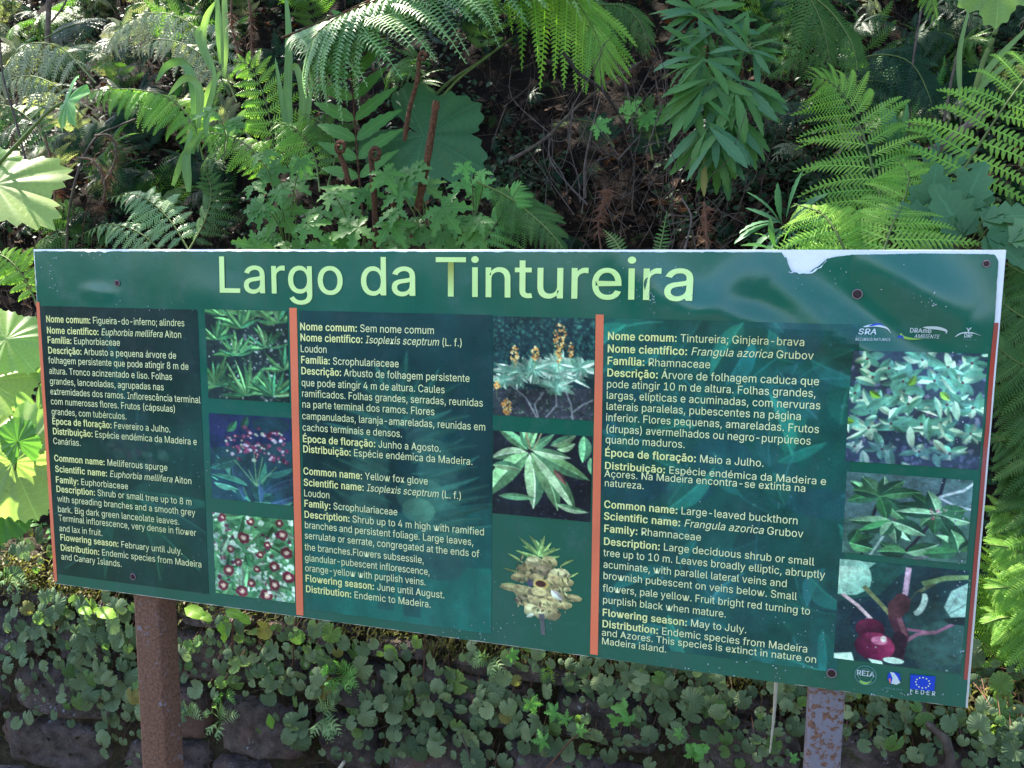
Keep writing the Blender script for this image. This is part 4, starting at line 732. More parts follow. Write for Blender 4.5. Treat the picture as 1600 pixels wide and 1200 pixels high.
def glyph(ch, bold, fine):
    k = (ch, bold, fine)
    if k in _gc: return _gc[k]
    adv, cs = GLY.get(ch, GLY[' ']); loops = []
    for c in cs:
        Lp = [(c[i], c[i + 1]) for i in range(0, len(c), 2)]
        if not fine: Lp = rdp(Lp + [Lp[0]], 5)[:-1]
        if len(Lp) < 3: continue
        loops.append(Lp)
    if loops:
        sgn = 1 if max((area(l) for l in loops), key=abs) > 0 else -1
        out = []
        for Lp in loops:
            n = len(Lp); Q = []
            if bold:
                for i in range(n):
                    p0, p1, p2 = Lp[i - 1], Lp[i], Lp[(i + 1) % n]
                    def nr(a, b):
                        dx, dy = b[0] - a[0], b[1] - a[1]; l = math.hypot(dx, dy) or 1; return dy / l * sgn, -dx / l * sgn
                    n1, n2 = nr(p0, p1), nr(p1, p2); mx, my = n1[0] + n2[0], n1[1] + n2[1]; l = math.hypot(mx, my) or 1
                    k_ = bold * min(1.5, 2 / max(l, .8)) / 1.0
                    Q.append((p1[0] + mx / l * k_, p1[1] + my / l * k_ * .6))
            else: Q = Lp
            out.append(Q)
        outer = [l for l in out if area(l) * sgn > 0]; holes = [l for l in out if area(l) * sgn <= 0]
    else: outer = holes = []
    V, T, Lr = [], [], []
    def inside(p, l):
        r = False
        for a, b in zip(l, l[1:] + l[:1]):
            if (a[1] > p[1]) != (b[1] > p[1]) and p[0] < (b[0] - a[0]) * (p[1] - a[1]) / (b[1] - a[1]) + a[0]: r = not r
        return r
    for oi, o_ in enumerate(outer):
        hs = [h for h in holes if inside(h[0], o_)]
        polys = [[Vector((x, y, 0)) for x, y in l] for l in [o_] + hs]
        tris = tessellate_polygon(polys); base = len(V)
        for l in [o_] + hs: V += l; Lr += [oi] * len(l)
        T += [tuple(base + i for i in t) for t in tris]
    r = (adv + (bold * 1.2 if bold else 0), np.array(V, float).reshape(-1, 2), T, Lr); _gc[k] = r
    return r
CAPH = 509.0
def layout(s, em_cap, bold0=False, fine=False, bold_w=17):
    if fine: bold_w = 6
    """returns verts (x, y in metres at cap height em_cap), tris, layer index, width, bold flags"""
    x = 0; out = []; k = em_cap / CAPH; ital = False; bold = '|' in s or bold0
    for ch in s:
        if ch == '|': bold = False; continue
        if ch == '~': ital = not ital; continue
        adv, V, T, Lr = glyph(ch, bold_w if bold else 0, fine)
        if len(V):
            W = V.copy()
            if ital: W[:, 0] += W[:, 1] * .22
            W[:, 0] += x; out.append((W * k, T, Lr, bold))
        x += adv
    return out, x * k
def put_text(name, lines, mat, mat_b=None, lift=.0019, parent=None, per='line'):
    """lines: (string, a, d, width or None, cap height, bold, fine); one object for each printed line or letter"""
    for s, a, d, w, cap, b0, fine in lines:
        acc = {}
        gl, wid = layout(s, cap, b0, fine)
        sx = (w / wid) if w else 1.0
        for gi, (V, T, Lr, bold) in enumerate(gl):
            key = (bold and mat_b is not None, gi if per == 'letter' else 0)
            A = acc.setdefault(key, [[], [], 0])
            for (x, y), lr in zip(V, Lr): A[0].append(bpt(a + x * sx, d - y, lift + lr * .00012))
            A[1] += [tuple(i + A[2] for i in t) for t in T]; A[2] += len(V)
        for (bold, _), (V, T, n) in acc.items():
            sb(name if not bold else 'bold_lettering', V, T, (mat_b if bold else mat), parent=parent)
LINES = """Nome comum:| Figueira-do-inferno; alindres	73.3 503.3 290
Nome científico:| ~Euphorbia mellifera~ Aiton	74.4 520.7 285.3
Família:| Euphorbiaceae	75.5 535.9 189.3
Descrição:| Arbusto a pequena árvore de	76.5 551.9 277.3
folhagem persistente que pode atingir 8 m de	77 567.3 296.5
altura. Tronco acinzentado e liso. Folhas	78.1 583.9 270.7
grandes, lanceoladas, agrupadas nas	79.2 599.9 257.6
extremidades dos ramos. Inflorescência terminal	80 615.9 314.7
com numerosas flores. Frutos (cápsulas)	80.8 631.3 276
grandes, com tubérculos.	81.9 647.3 199.5
Época de floração:| Fevereiro a Julho.	82.9 662.3 268
Distribuição:| Espécie endémica da Madeira e	84 678 309.3
Canárias.	84.5 693.2 128
Common name:| Melliferous spurge	86.1 719.9 263.5
Scientific name:| ~Euphorbia mellifera~ Aiton	87.5 736.7 301.3
Family:| Euphorbiaceae	88.3 753.5 202.1
Description:| Shrub or small tree up to 8 m	89.3 767.9 301.3
with spreading branches and a smooth grey	90.7 783.3 306.7
bark. Big dark green lanceolate leaves.	91.5 799.3 281.9
Terminal inflorescence, very dense in flower	92.8 813.2 308
and lax in fruit.	93.9 829.2 162
Flowering season:| February until July.	95.2 843.3 286.7
Distribution:| Endemic species from Madeira	96 859.3 316.8
and Canary Islands.	96.8 873.5 192*Nome comum:| Sem nome comum	469.3 515.5 680
Nome científico:| ~Isoplexis sceptrum~ (L. f.)	469.9 532.5 724
Loudon	470.1 549.9 512.3
Família:| Scrophulariaceae	470.9 567.2 624.8
Descrição:| Arbusto de folhagem persistente	471.5 584.3 735.2
que pode atingir 4 m de altura. Caules	472 602.7 696.5
ramificados. Folhas grandes, serradas, reunidas	472.5 619.5 756
na parte terminal dos ramos. Flores	473 636.3 680.5
campanuladas, laranja-amareladas, reunidas em	473 654.4 760
cachos terminais e densos.	473.6 672.3 629.9
Época de floração:| Junho a Agosto.	473.9 690.1 690.7
Distribuição:| Espécie endémica da Madeira.	474.4 706.1 740
Common name:| Yellow fox glove	474.9 740.5 670.1
Scientific name:| ~Isoplexis sceptrum~ (L. f.)	475.5 758.1 722.7
Loudon	475.7 774.7 516.8
Family:| Scrophulariaceae	476.3 790.9 622.4
Description:| Shrub up to 4 m high with ramified	476.5 808 757.9
branches and persistent foliage. Large leaves,	476.8 824.3 741.3
serrulate or serrate, congregated at the ends of	476.8 840.8 750.1
the branches.Flowers subsessile,	477.1 858.7 664
glandular-pubescent inflorescence,	477.3 875.5 673
orange-yellow with purplish veins.	477.6 891.5 666.7
Flowering season:| June until August.	478.1 907.5 696
Distribution:| Endemic to Madeira.	478.7 924 674.7*Nome comum:| Tintureira; Ginjeira-brava	949.4 530.5 1257
Nome científico:| ~Frangula azorica~ Grubov	949.1 550.1 1271
Família:| Rhamnaceae	948.8 569 1110.5
Descrição:| Árvore de folhagem caduca que	948.5 587.5 1280
pode atingir 10 m de altura. Folhas grandes,	947.7 605 1275
largas, elípticas e acuminadas, com nervuras	947.4 622.4 1282
laterais paralelas, pubescentes na página	947.1 639.6 1252
inferior. Flores pequenas, amareladas. Frutos	946.6 657 1280
(drupas) avermelhados ou negro-purpúreos	946.3 674.7 1267
quando maduros.	946 691.6 1071
Época de floração:| Maio a Julho.	945.3 711.7 1194
Distribuição:| Espécie endémica da Madeira e	945 731.7 1291
Açores. Na Madeira encontra-se extinta na	944.7 744 1259
natureza.	944.7 758.8 1007
Common name:| Large-leaved buckthorn	944 792.3 1247
Scientific name:| ~Frangula azorica~ Grubov	943.7 810.7 1255
Family:| Rhamnaceae	943.7 830 1096
Description:| Large deciduous shrub or small	943.3 850 1272
tree up to 10 m. Leaves broadly elliptic, abruptly	943 867.7 1289
acuminate, with parallel lateral veins and	942.7 886 1230
brownish pubescent on veins below. Small	942.3 903.3 1245
flowers, pale yellow. Fruit bright red turning to	942 922.7 1266
purplish black when mature.	941.7 941 1135
Flowering season:| May to July.	941.3 960.7 1167
Distribution:| Endemic species from Madeira	941 978.3 1262
and Azores. This species is extinct in nature on	940.3 991.7 1276
Madeira island.	940 1005 1042"""
def col_lines(block):
    out = []
    for ln in block.strip().split('\n'):
        s, nums = ln.split('\t'); x0, y0, x1 = map(float, nums.split())
        a, d = board(x0, y0)
        xe = x1; lo, hi = a, BW       # end of the line on the same height of the board
        for _ in range(30):
            m = (lo + hi) / 2; q = Vector((-0.75 + m, 0, ZT - d)) - CAM; c = R.transposed() @ q
            if 800 + c.x / -c.z * F_PX < xe: lo = m
            else: hi = m
        out.append((s, a, d, lo - a, .0115, False, False))
    return out
for bi, blk in enumerate(LINES.split('*')):
    L_ = col_lines(blk)
    if bi == 2: L_ = [l[:4] + (.0104 if i in (11, 12, 13, 25, 26, 27, 28) else .0110,) + l[5:] for i, l in enumerate(L_)]
    k = next(i for i, l in enumerate(L_) if l[0].startswith('Common'))
    put_text('lettering', L_[:k], PM_text, PM_bold); put_text('lettering', L_[k:], PM_text, PM_bold)
a0, d0 = board(340, 456.5); a1, _ = board(1090, 469)
d1 = board(1090, 469.5)[1]
put_text('title_letter', [('Largo da Tintureira', a0, (d0 + d1) / 2, a1 - a0, board(341, 457)[1] - board(341, 401.5)[1], True, True)], PM_title, per='letter')

# --- logos
def bl(px, py): return board(px, py)
def logo_text(s, x0, y0, x1, cap_px, mat, bold=False, ital=False):
    a, d = bl(x0, y0); a2, _ = bl(x1, y0); cap = cap_px / 1130
    put_text('logo_lettering', [(('~' + s) if ital else s, a, d, a2 - a, cap, bold, False)], mat)
def swoosh(pts, w, mat, name='logo_mark', lift=.0021):
    P2 = [np.array(bl(*q)) for q in pts]; Q = spline([Vector((q[0], q[1], 0)) for q in P2], 14); V = []; n = len(Q)
    for i, q in enumerate(Q):
        t = (Q[min(i + 1, n - 1)] - Q[max(i - 1, 0)]).normalized(); nn = Vector((-t.y, t.x, 0)); ww = w / 1130 * (math.sin(math.pi * (i / (n - 1)) ** .6) * .9 + .1) / 2
        for sg in (1, -1): V.append(bpt(q.x + nn.x * ww * sg, q.y + nn.y * ww * sg, lift))
    T = [(2 * i, 2 * i + 2, 2 * i + 3, 2 * i + 1) for i in range(n - 1)]
    return sb(name, V, T, mat)
def flat_poly(pts, mat, name='logo_mark', lift=.0021, in_board=False):
    B = pts if in_board else [bl(*q) for q in pts]
    T = tessellate_polygon([[Vector((a, d, 0)) for a, d in B]])
    return sb(name, [bpt(a, d, lift) for a, d in B], T, mat)
logo_text('SRA', 1338, 521, 1368, 8, PM_white, True, True)
swoosh([(1347, 510), (1366, 508), (1384, 512), (1391, 520)], 3.5, PM_white); swoosh([(1356, 509), (1372, 506), (1381, 509)], 2.5, PM_eu, lift=.0023)
logo_text('AMBIENTE E', 1334, 526.5, 1366, 4, PM_grey); logo_text('RECURSOS NATURAIS', 1334, 530.5, 1390, 4, PM_white)
logo_text('DRAmb', 1420, 519, 1454, 6.5, PM_white, True); logo_text('AMBIENTE', 1427, 527.5, 1466, 5.5, PM_white, False, True)
swoosh([(1440, 511), (1462, 512), (1476, 516), (1476, 521)], 4.5, PM_white); swoosh([(1406, 520), (1410, 526), (1424, 529), (1440, 529)], 4, PM_lime); swoosh([(1401, 527), (1408, 525), (1411, 530)], 3, PM_eu, lift=.0023)
logo_text('DRF', 1504, 526.5, 1518, 6, PM_white, True)
swoosh([(1490, 526), (1500, 520), (1515, 519), (1531, 524)], 1.8, PM_white); swoosh([(1511, 519), (1510, 514), (1507, 511)], 1.4, PM_white); swoosh([(1511, 516), (1514, 512), (1516, 512)], 1.4, PM_white)
logo_text('DIRECÇÃO', 1502, 531, 1524, 2.5, PM_grey)
# round seal
ca, cdn = bl(1352, 1053.5); rr = 16.5 / 1180
for r_, w_ in ((rr, .0011), (rr * .70, .0009)):
    V = []; n = 40
    for k in range(n):
        th = 2 * math.pi * k / n
        for q in (r_, r_ - w_): V.append(bpt(ca + q * math.cos(th), cdn + q * math.sin(th), .0021))
    sb('logo_mark', V, [(2 * k, 2 * k + 1, (2 * k + 3) % (2 * n), (2 * k + 2) % (2 * n)) for k in range(n)], PM_grey)
gl, wid = layout('REIA', .0078, True); 
put_text('logo_lettering', [('REIA', ca - .0115, cdn + .001, .023, .0072, True, False)], PM_white)
swoosh([(1342, 1062), (1352, 1066), (1362, 1063)], 4, PM_lime)
# small blue and white mark
flat_poly([(1387, 1051), (1395, 1048), (1405, 1051), (1407, 1060), (1401, 1067), (1391, 1067), (1386, 1060)], PM_eu)
flat_poly([(1390, 1048), (1396, 1049), (1401, 1055), (1406, 1065), (1400, 1068), (1392, 1066), (1394, 1058)], PM_white, lift=.0023)
flat_poly([(1388, 1058), (1391, 1058), (1391, 1066), (1389, 1064)], PM_bar, lift=.0025)
logo_text('MADEIRA', 1381, 1074, 1410, 3, PM_grey)
flag = flat_poly([(1422, 1052), (1461, 1055.5), (1459, 1078.5), (1421, 1074.5)], PM_eu, 'european_flag_print')
fa, fd = bl(1441, 1065)
for k in range(12):
    th = 2 * math.pi * k / 12; ca_, cd_ = fa + .0085 * math.cos(th), fd + .0073 * math.sin(th)
    st = []
    for j in range(10):
        rr_ = .0014 if j % 2 == 0 else .0006; t2 = -math.pi / 2 + j * math.pi / 5; st.append((ca_ + rr_ * math.cos(t2), cd_ + rr_ * math.sin(t2)))
    flat_poly(st, PM_text, 'star', lift=.0024, in_board=True)
a_, d_ = bl(1421, 1080.5); put_text('logo_lettering', [('F E D E R', a_, d_, bl(1461, 1083)[0] - a_, .0062, True, False)], PM_white)

# --- screws and their rust rings
m_hole = plain('screw_head_dark', (.05, .03, .035), .4, .6)
for px, py, r_ in ((184.5, 442.5, .0042), (1339, 459.5, .0052), (209, 900.5, .0046), (1299, 1050.5, .0052), (1540, 412, .0034)):
    a_, d_ = board(px, py); c0 = Vector(bpt(a_, d_, .0006))
    b = sb('screw', *(lambda t: (t[0], t[1]))(tube_t([c0 + Vector((0, .001, 0)), c0 - Vector((0, .0022, 0)), c0 - Vector((0, .0026, 0))], r_, r_ * .8, 14)), m_rustbolt)
    V = [tuple(c0 - Vector((0, .0028, 0)))] + [tuple(c0 - Vector((-math.cos(t * .449) * r_ * .75, .0027, -math.sin(t * .449) * r_ * .75))) for t in range(14)]
    sb('screw_slot', V, [(0, 1 + k, 1 + (k + 1) % 14) for k in range(14)], m_hole, parent=b)
    t = tube_t([c0 + Vector((math.cos(k * .3142) * r_ * 1.15, -.0016, math.sin(k * .3142) * r_ * 1.15)) for k in range(21)], .0007, .0007, 5)
    sb('washer', t[0], t[1], plain('washer_pinkish', (.30, .2, .24), .5) if 'washer_pinkish' not in bpy.data.materials else bpy.data.materials['washer_pinkish'])
# --- flecks where the print has flaked
V, T = [], []
def fleck(px, py, r):
    a_, d_ = board(px, py); n = random.randint(5, 8); b = len(V)
    st = random.uniform(1, 1.35); ro = random.uniform(0, 3)
    V.append(bpt(a_, d_, .0027))
    for k in range(n):
        th = 2 * math.pi * k / n; q = r * random.uniform(.45, 1.2)
        u, v = q * math.cos(th) * st, q * math.sin(th) / st
        V.append(bpt(a_ + u * math.cos(ro) - v * math.sin(ro), d_ + u * math.sin(ro) + v * math.cos(ro), .0026))
    for k in range(n): T.append((b, b + 1 + k, b + 1 + (k + 1) % n))
for cx, cy, sx, sy, n, r in ((1020, 440, 50, 35, 60, .0007), (1018, 470, 6, 18, 26, .0011), (300, 750, 60, 60, 26, .0009), (200, 870, 100, 30, 14, .0009), (80, 420, 14, 26, 20, .0012), (640, 900, 120, 60, 22, .0008), (1250, 980, 130, 60, 40, .0010), (1500, 860, 16, 200, 70, .0014), (1400, 1085, 90, 10, 30, .0013), (1120, 1045, 160, 10, 40, .0013), (750, 985, 60, 12, 26, .0013), (1300, 440, 90, 30, 20, .0009), (1450, 470, 20, 12, 14, .0014), (260, 480, 90, 8, 14, .0009), (1180, 640, 150, 140, 30, .0008), (500, 1000, 80, 4, 10, .001), (150, 400, 60, 3, 8, .0012), (850, 940, 50, 50, 16, .0009), (600, 600, 100, 90, 12, .0007)):
    for _ in range(n):
        x, y = random.gauss(cx, sx * .6), random.gauss(cy, sy * .6)
        a_, d_ = board(x, y)
        if .004 < a_ < BW - .01 and .004 < d_ < BH - .003: fleck(x, y, r * random.uniform(.3, 1.1))
tag(sb('flaked_spots', V, T, print_mat('flaked_spots_white', (.40, .46, .52), wear=0)), kind='stuff')

# ------------------------------------------------------------------ posts
m_post, nt, b = nmat('rusty_painted_steel')
g = nt.nodes.new('ShaderNodeNewGeometry').outputs['Position']
tc = coords(nt); oi = nt.nodes.new('ShaderNodeObjectInfo').outputs['Random']
n1 = noise_n(nt, 22, 7, .75, g, .5); n2 = noise_n(nt, 120, 4, .7, g); n3 = noise_n(nt, 6, 3, .5, g)
def post_mat(name, thr):
    m, nt, b = nmat(name); g = nt.nodes.new('ShaderNodeNewGeometry').outputs['Position']
    n1 = noise_n(nt, 26 if thr > .5 else 75, 7, .75, g, .3); n2 = noise_n(nt, 190, 4, .7, g); n3 = noise_n(nt, 5, 3, .5, g); n4 = noise_n(nt, 150, 3, .6, g)
    rust = mix_c(nt, ramp(nt, n2, [(.35, (0, 0, 0)), (.65, (1, 1, 1))]), (.085, .036, .023), (.235, .112, .072))
    paint = mix_c(nt, n3, (.15, .135, .165), (.24, .22, .265))
    s = math_n(nt, 'ADD', math_n(nt, 'MULTIPLY', n1, .6), math_n(nt, 'MULTIPLY', n4, .4))
    f = ramp(nt, s, [(thr, (0, 0, 0)), (thr + .04, (1, 1, 1))])
    c = mix_c(nt, f, rust, paint); nt.links.new(c, b.inputs['Base Color']); b.inputs['Roughness'].default_value = .75
    bump_n(nt, math_n(nt, 'ADD', n2, math_n(nt, 'MULTIPLY', s, 1.5)), .6, .0015, b)
    return m
mp = {'left': post_mat('mostly_rusted_steel', .565), 'right': post_mat('grey_paint_with_rust_pits', .455)}
def post(pxl, pyl, pxr, key, label):
    a = P(pxl, pyl, .0105); c = P(pxr, pyl, .0105); x0 = a.x; w = .046
    if key == 'right': x0 = P(1264, 1100, .0105).x; w = .047
    else: w = .052
    t = thing('sign_post', label, 'post', (x0 + w / 2, .035, 0.0), 'posts carrying the board')
    V = []; r = .005
    ring = []
    for cx, cy, a0 in ((x0 + w - r, .0105 + w - r, 0), (x0 + r, .0105 + w - r, 90), (x0 + r, .0105 + r, 180), (x0 + w - r, .0105 + r, 270)):
        for k in range(4): th = math.radians(a0 + 30 * k); ring.append((cx + r * math.cos(th), cy + r * math.sin(th)))
    nz = 40; n = len(ring)
    for i in range(nz + 1):
        z = -.05 + (ZT - .03 + .05) * i / nz
        for x, y in ring: V.append((x, y, z))
    T = [(i * n + k, i * n + (k + 1) % n, (i + 1) * n + (k + 1) % n, (i + 1) * n + k) for i in range(nz) for k in range(n)]
    off = np.array(t.location); link('tube', mesh_np('tube', np.array(V) - off, T, smooth=True), mp[key], t)
    cap = [(x, y, ZT - .028) for x, y in ring]; link('end_cap', mesh_np('end_cap', np.array(cap + [(x0 + w / 2, .03, ZT - .027)]) - off, [(k, (k + 1) % n, n) for k in range(n)]), mp[key], t)
post(208, 945, 245, 'left', 'rusty brown square steel post under the left end of the board')
post(1270, 1100, 1320, 'right', 'grey painted square steel post pitted with rust under the right end of the board')

# ------------------------------------------------------------------ ground, wall, bank
def grid(name, x0, x1, nx, y0, y1, ny, zf, mat, kind='structure', xs=None, ys=None):
    X = np.linspace(x0, x1, nx) if xs is None else np.array(xs); Y = np.linspace(y0, y1, ny) if ys is None else np.array(ys)
    nx, ny = len(X), len(Y)
    V = np.array([(x, y, zf(x, y)) for x in X for y in Y]); idx = np.arange(nx * ny).reshape(nx, ny)
    T = np.stack([idx[:-1, :-1], idx[1:, :-1], idx[1:, 1:], idx[:-1, 1:]], -1).reshape(-1, 4)
    return tag(link(name, mesh_np(name, V, T), mat), kind=kind)
grid('path', -30, 30, 40, -40, .45, 40, lambda x, y: 0.02 * noise.noise(Vector((x, y, 0))), M_['path'])
ys = list(np.arange(.44, 3.4, .05)) + list(np.arange(3.4, 14, .35))
xs = list(np.arange(-9, -3, .4)) + list(np.arange(-3, 2.6, .06)) + list(np.arange(2.6, 8, .4))
grid('bank', 0, 0, 0, 0, 0, 0, lambda x, y: bank_z(x, y) + .03 * noise.noise(Vector((x * 11, y * 11, 5))) + .015 * noise.noise(Vector((x * 25, y * 25, 8))), M_['soil'], xs=xs, ys=ys)

WY, LZ = 0.42, 0.832
wall = thing('stone_wall', 'low dark rubble stone wall behind the board, overgrown with round leaves', 'wall', (0, WY, 0))
def stone(cx, cz, w, h, d=.12):
    n = 18; V = []; T = []
    ph = random.uniform(0, 99); sk = random.uniform(-.12, .12)
    for i in range(n + 1):
        for j in range(n + 1):
            u, v = i / n * 2 - 1, j / n * 2 - 1
            e = 1 - max(abs(u), abs(v)) ** 9
            rx = u * (1 - .16 * v * v * (0.6 + noise.noise(Vector((ph, 0, v)))));  rz = v * (1 - .16 * u * u * (.6 + noise.noise(Vector((ph, u, 2)))))
            x = cx + rx * w / 2 + sk * rz * h * .5; z = cz + rz * h / 2 + sk * rx * w * .3
            bulge = .020 * abs(noise.noise(Vector((x * 12, z * 12, ph)))) + .03 * noise.noise(Vector((x * 6, z * 6, ph))) + .009 * abs(noise.noise(Vector((x * 34, z * 34, ph)))) + .004 * noise.noise(Vector((x * 90, z * 90, ph)))
            y = WY + .05 - (e * .05) - bulge + (.03 if max(abs(u), abs(v)) > .99 else 0)
            V.append((x, y, z))
    idx = np.arange((n + 1) ** 2).reshape(n + 1, n + 1)
    T = np.stack([idx[:-1, :-1], idx[1:, :-1], idx[1:, 1:], idx[:-1, 1:]], -1).reshape(-1, 4)
    off = np.array(wall.location)
    link('stone', mesh_np('stone', np.array(V) - off, T), M_['stone'], wall)
z = .02
for row in range(6):
    h = random.uniform(.12, .17); x = -2.2 + random.uniform(0, .2)
    if row == 5: h = LZ - .03 - z
    while x < 1.9:
        w = random.uniform(.15, .42)
        stone(x + w / 2, z + h / 2 + random.uniform(-.01, .01), w - .012, h - .010)
        x += w
    z += h
# earth between and behind the stones, rolling over the top edge
V = []; nu, nv = 260, 70
for i in range(nu + 1):
    x = -2.4 + 4.5 * i / nu
    for j in range(nv + 1):
        f = j / nv
        if f < .72: y, zz = WY + .025, LZ * f / .72
        else: y, zz = WY + .025 + (f - .72) / .28 * .30, LZ + .02 * math.sin((f - .72) / .28 * 2)
        nz = .022 * noise.noise(Vector((x * 16, y * 16, zz * 16))) + .02 * noise.noise(Vector((x * 5, y * 5, zz * 5)))
        r = max(0, 1 - abs(f - .72) / .06) * .02
        V.append((x, y - nz + r, zz + nz - r * .5))
idx = np.arange((nu + 1) * (nv + 1)).reshape(nu + 1, nv + 1)
T = np.stack([idx[:-1, :-1], idx[1:, :-1], idx[1:, 1:], idx[:-1, 1:]], -1).reshape(-1, 4)
link('earth_joint', mesh_np('earth_joint', np.array(V) - np.array(wall.location), T), M_['joint'], wall)

# moss over the edge and in the joints
mb = MB()
mt = [blade_t(3, W=.12, serr=0, droop=random.uniform(.2, 1.6)) for _ in range(4)]
def moss_at(x, y, z, n, r, L, out=(0, -1, .2)):
    for _ in range(n):
        p = Vector((x + random.gauss(0, r), y + random.gauss(0, r * .3), z + random.gauss(0, r * .5)))
        d = Vector((random.gauss(0, .6) + out[0], random.gauss(0, .4) + out[1], random.gauss(0, .6) + out[2]))
        mb.add(random.choice(mt), frame_M(p, d, (random.gauss(0, .4), random.gauss(0, .4), 1), L * random.uniform(.5, 1.5)))
for _ in range(150):
    x = random.uniform(-1.45, 1.15); moss_at(x, WY + .01, LZ + random.uniform(-.03, .01), 26, .035, .016, (0, -.8, .1))
for _ in range(90):
    x = random.uniform(.6, 1.2); moss_at(x, WY + random.uniform(-.02, .12), LZ + random.uniform(-.05, .02), 40, .035, .02, (0, -.5, .3))
for _ in range(60):
    x = random.uniform(-1.5, -1.05); moss_at(x, WY + random.uniform(-.01, .12), LZ + random.uniform(-.03, .03), 30, .035, .018, (0, -.4, .4))
for _ in range(70):
    moss_at(random.uniform(-1.4, 1.1), WY + .02, random.uniform(.3, .8), 40, .02, .006)
tag(mb.build('moss', M_['moss']), 'yellowish moss growing over the wall edge', 'moss', kind='stuff')

# fine roots and fallen bits on the wall
mb = MB()
for _ in range(520):
    x = random.uniform(-1.45, 1.2); z = random.uniform(.22, LZ + .01); p = Vector((x, WY - random.uniform(0, .02), z)); L = random.uniform(.02, .14)
    d = Vector((random.gauss(0, .7), random.gauss(0, .12), -random.uniform(.1, 1))).normalized()
    mb.add(tube_t(spline([p, p + d * L * .5 + Vector((random.gauss(0, .012), -.006, 0)), p + d * L], 5), random.uniform(.0004, .0011), .0003, 4))
tag(mb.build('hanging_rootlets', M_['twig']), 'fine dry roots hanging over the stone wall', 'roots', kind='stuff')
mb = MB(); dt = [blade_t(4, random.uniform(.2, .45), .5, .1, .3, random.uniform(.3, 1.8), random.uniform(-1, 1), .3) for _ in range(6)]
for _ in range(1500):
    x = random.uniform(-1.45, 1.2); z = LZ - abs(random.gauss(0, .2)) if random.random() < .7 else random.uniform(.25, LZ)
    mb.add(random.choice(dt), frame_M(Vector((x, WY - random.uniform(-.01, .018), z)), (random.gauss(0, 1), random.gauss(-.2, .3), random.gauss(0, 1)), (random.gauss(0, .4), -1, .4), random.uniform(.004, .02)))
tag(mb.build('wall_debris', M_['litter']), 'small dead leaf scraps caught on the stone wall', 'leaf litter', kind='stuff')

# ------------------------------------------------------------------ leaf builders
def crenate(th, n=9, notch=.42):
    a = abs(th) / math.pi
    r = 1 + .10 * abs(math.sin(th * n)) ** .8 - .06
    if a > 1 - notch * .3: r *= max(.12, 1 - ((a - (1 - notch * .3)) / (notch * .3)) ** 1.2 * .8)
    return r
ROUND = []
for k in range(6):
    n_ = random.choice((5, 5, 6)); a_ = random.uniform(.8, 1.1); nt_ = random.uniform(.28, .5)
    t = radial_t(lambda th: crenate(th, n_, nt_) * (a_ + (1 - a_) * math.cos(th) ** 2), 72, (0, .5, .85, 1), random.choice((-.25, .15, .3, -.1)), 9, wob=.07, rip=.05)
    ROUND.append(mesh_np('round_leaf', t[0], t[1], t[2]))
def round_leaf(parent, p, r, mat, nh=None, name='leaf'):
    me = ROUND[random.randrange(len(ROUND))]
    key = (me.name, mat.name)
    if key not in _rm: m2 = me.copy(); m2.materials.append(mat); _rm[key] = m2
    roll = random.gauss(math.pi / 2, .9)                # stalk notch mostly upwards
    nrm = nh or Vector((random.gauss(0, .3), -1, random.gauss(.22, .28)))
    xd = Vector((math.cos(roll - math.pi), random.gauss(0, .2), -abs(math.sin(roll)) if random.random() < .8 else math.sin(roll)))
    M = frame_M(p, xd, nrm, r, r * random.uniform(.85, 1.1))
    return inst(name, _rm[key], None, parent, M)
_rm = {}

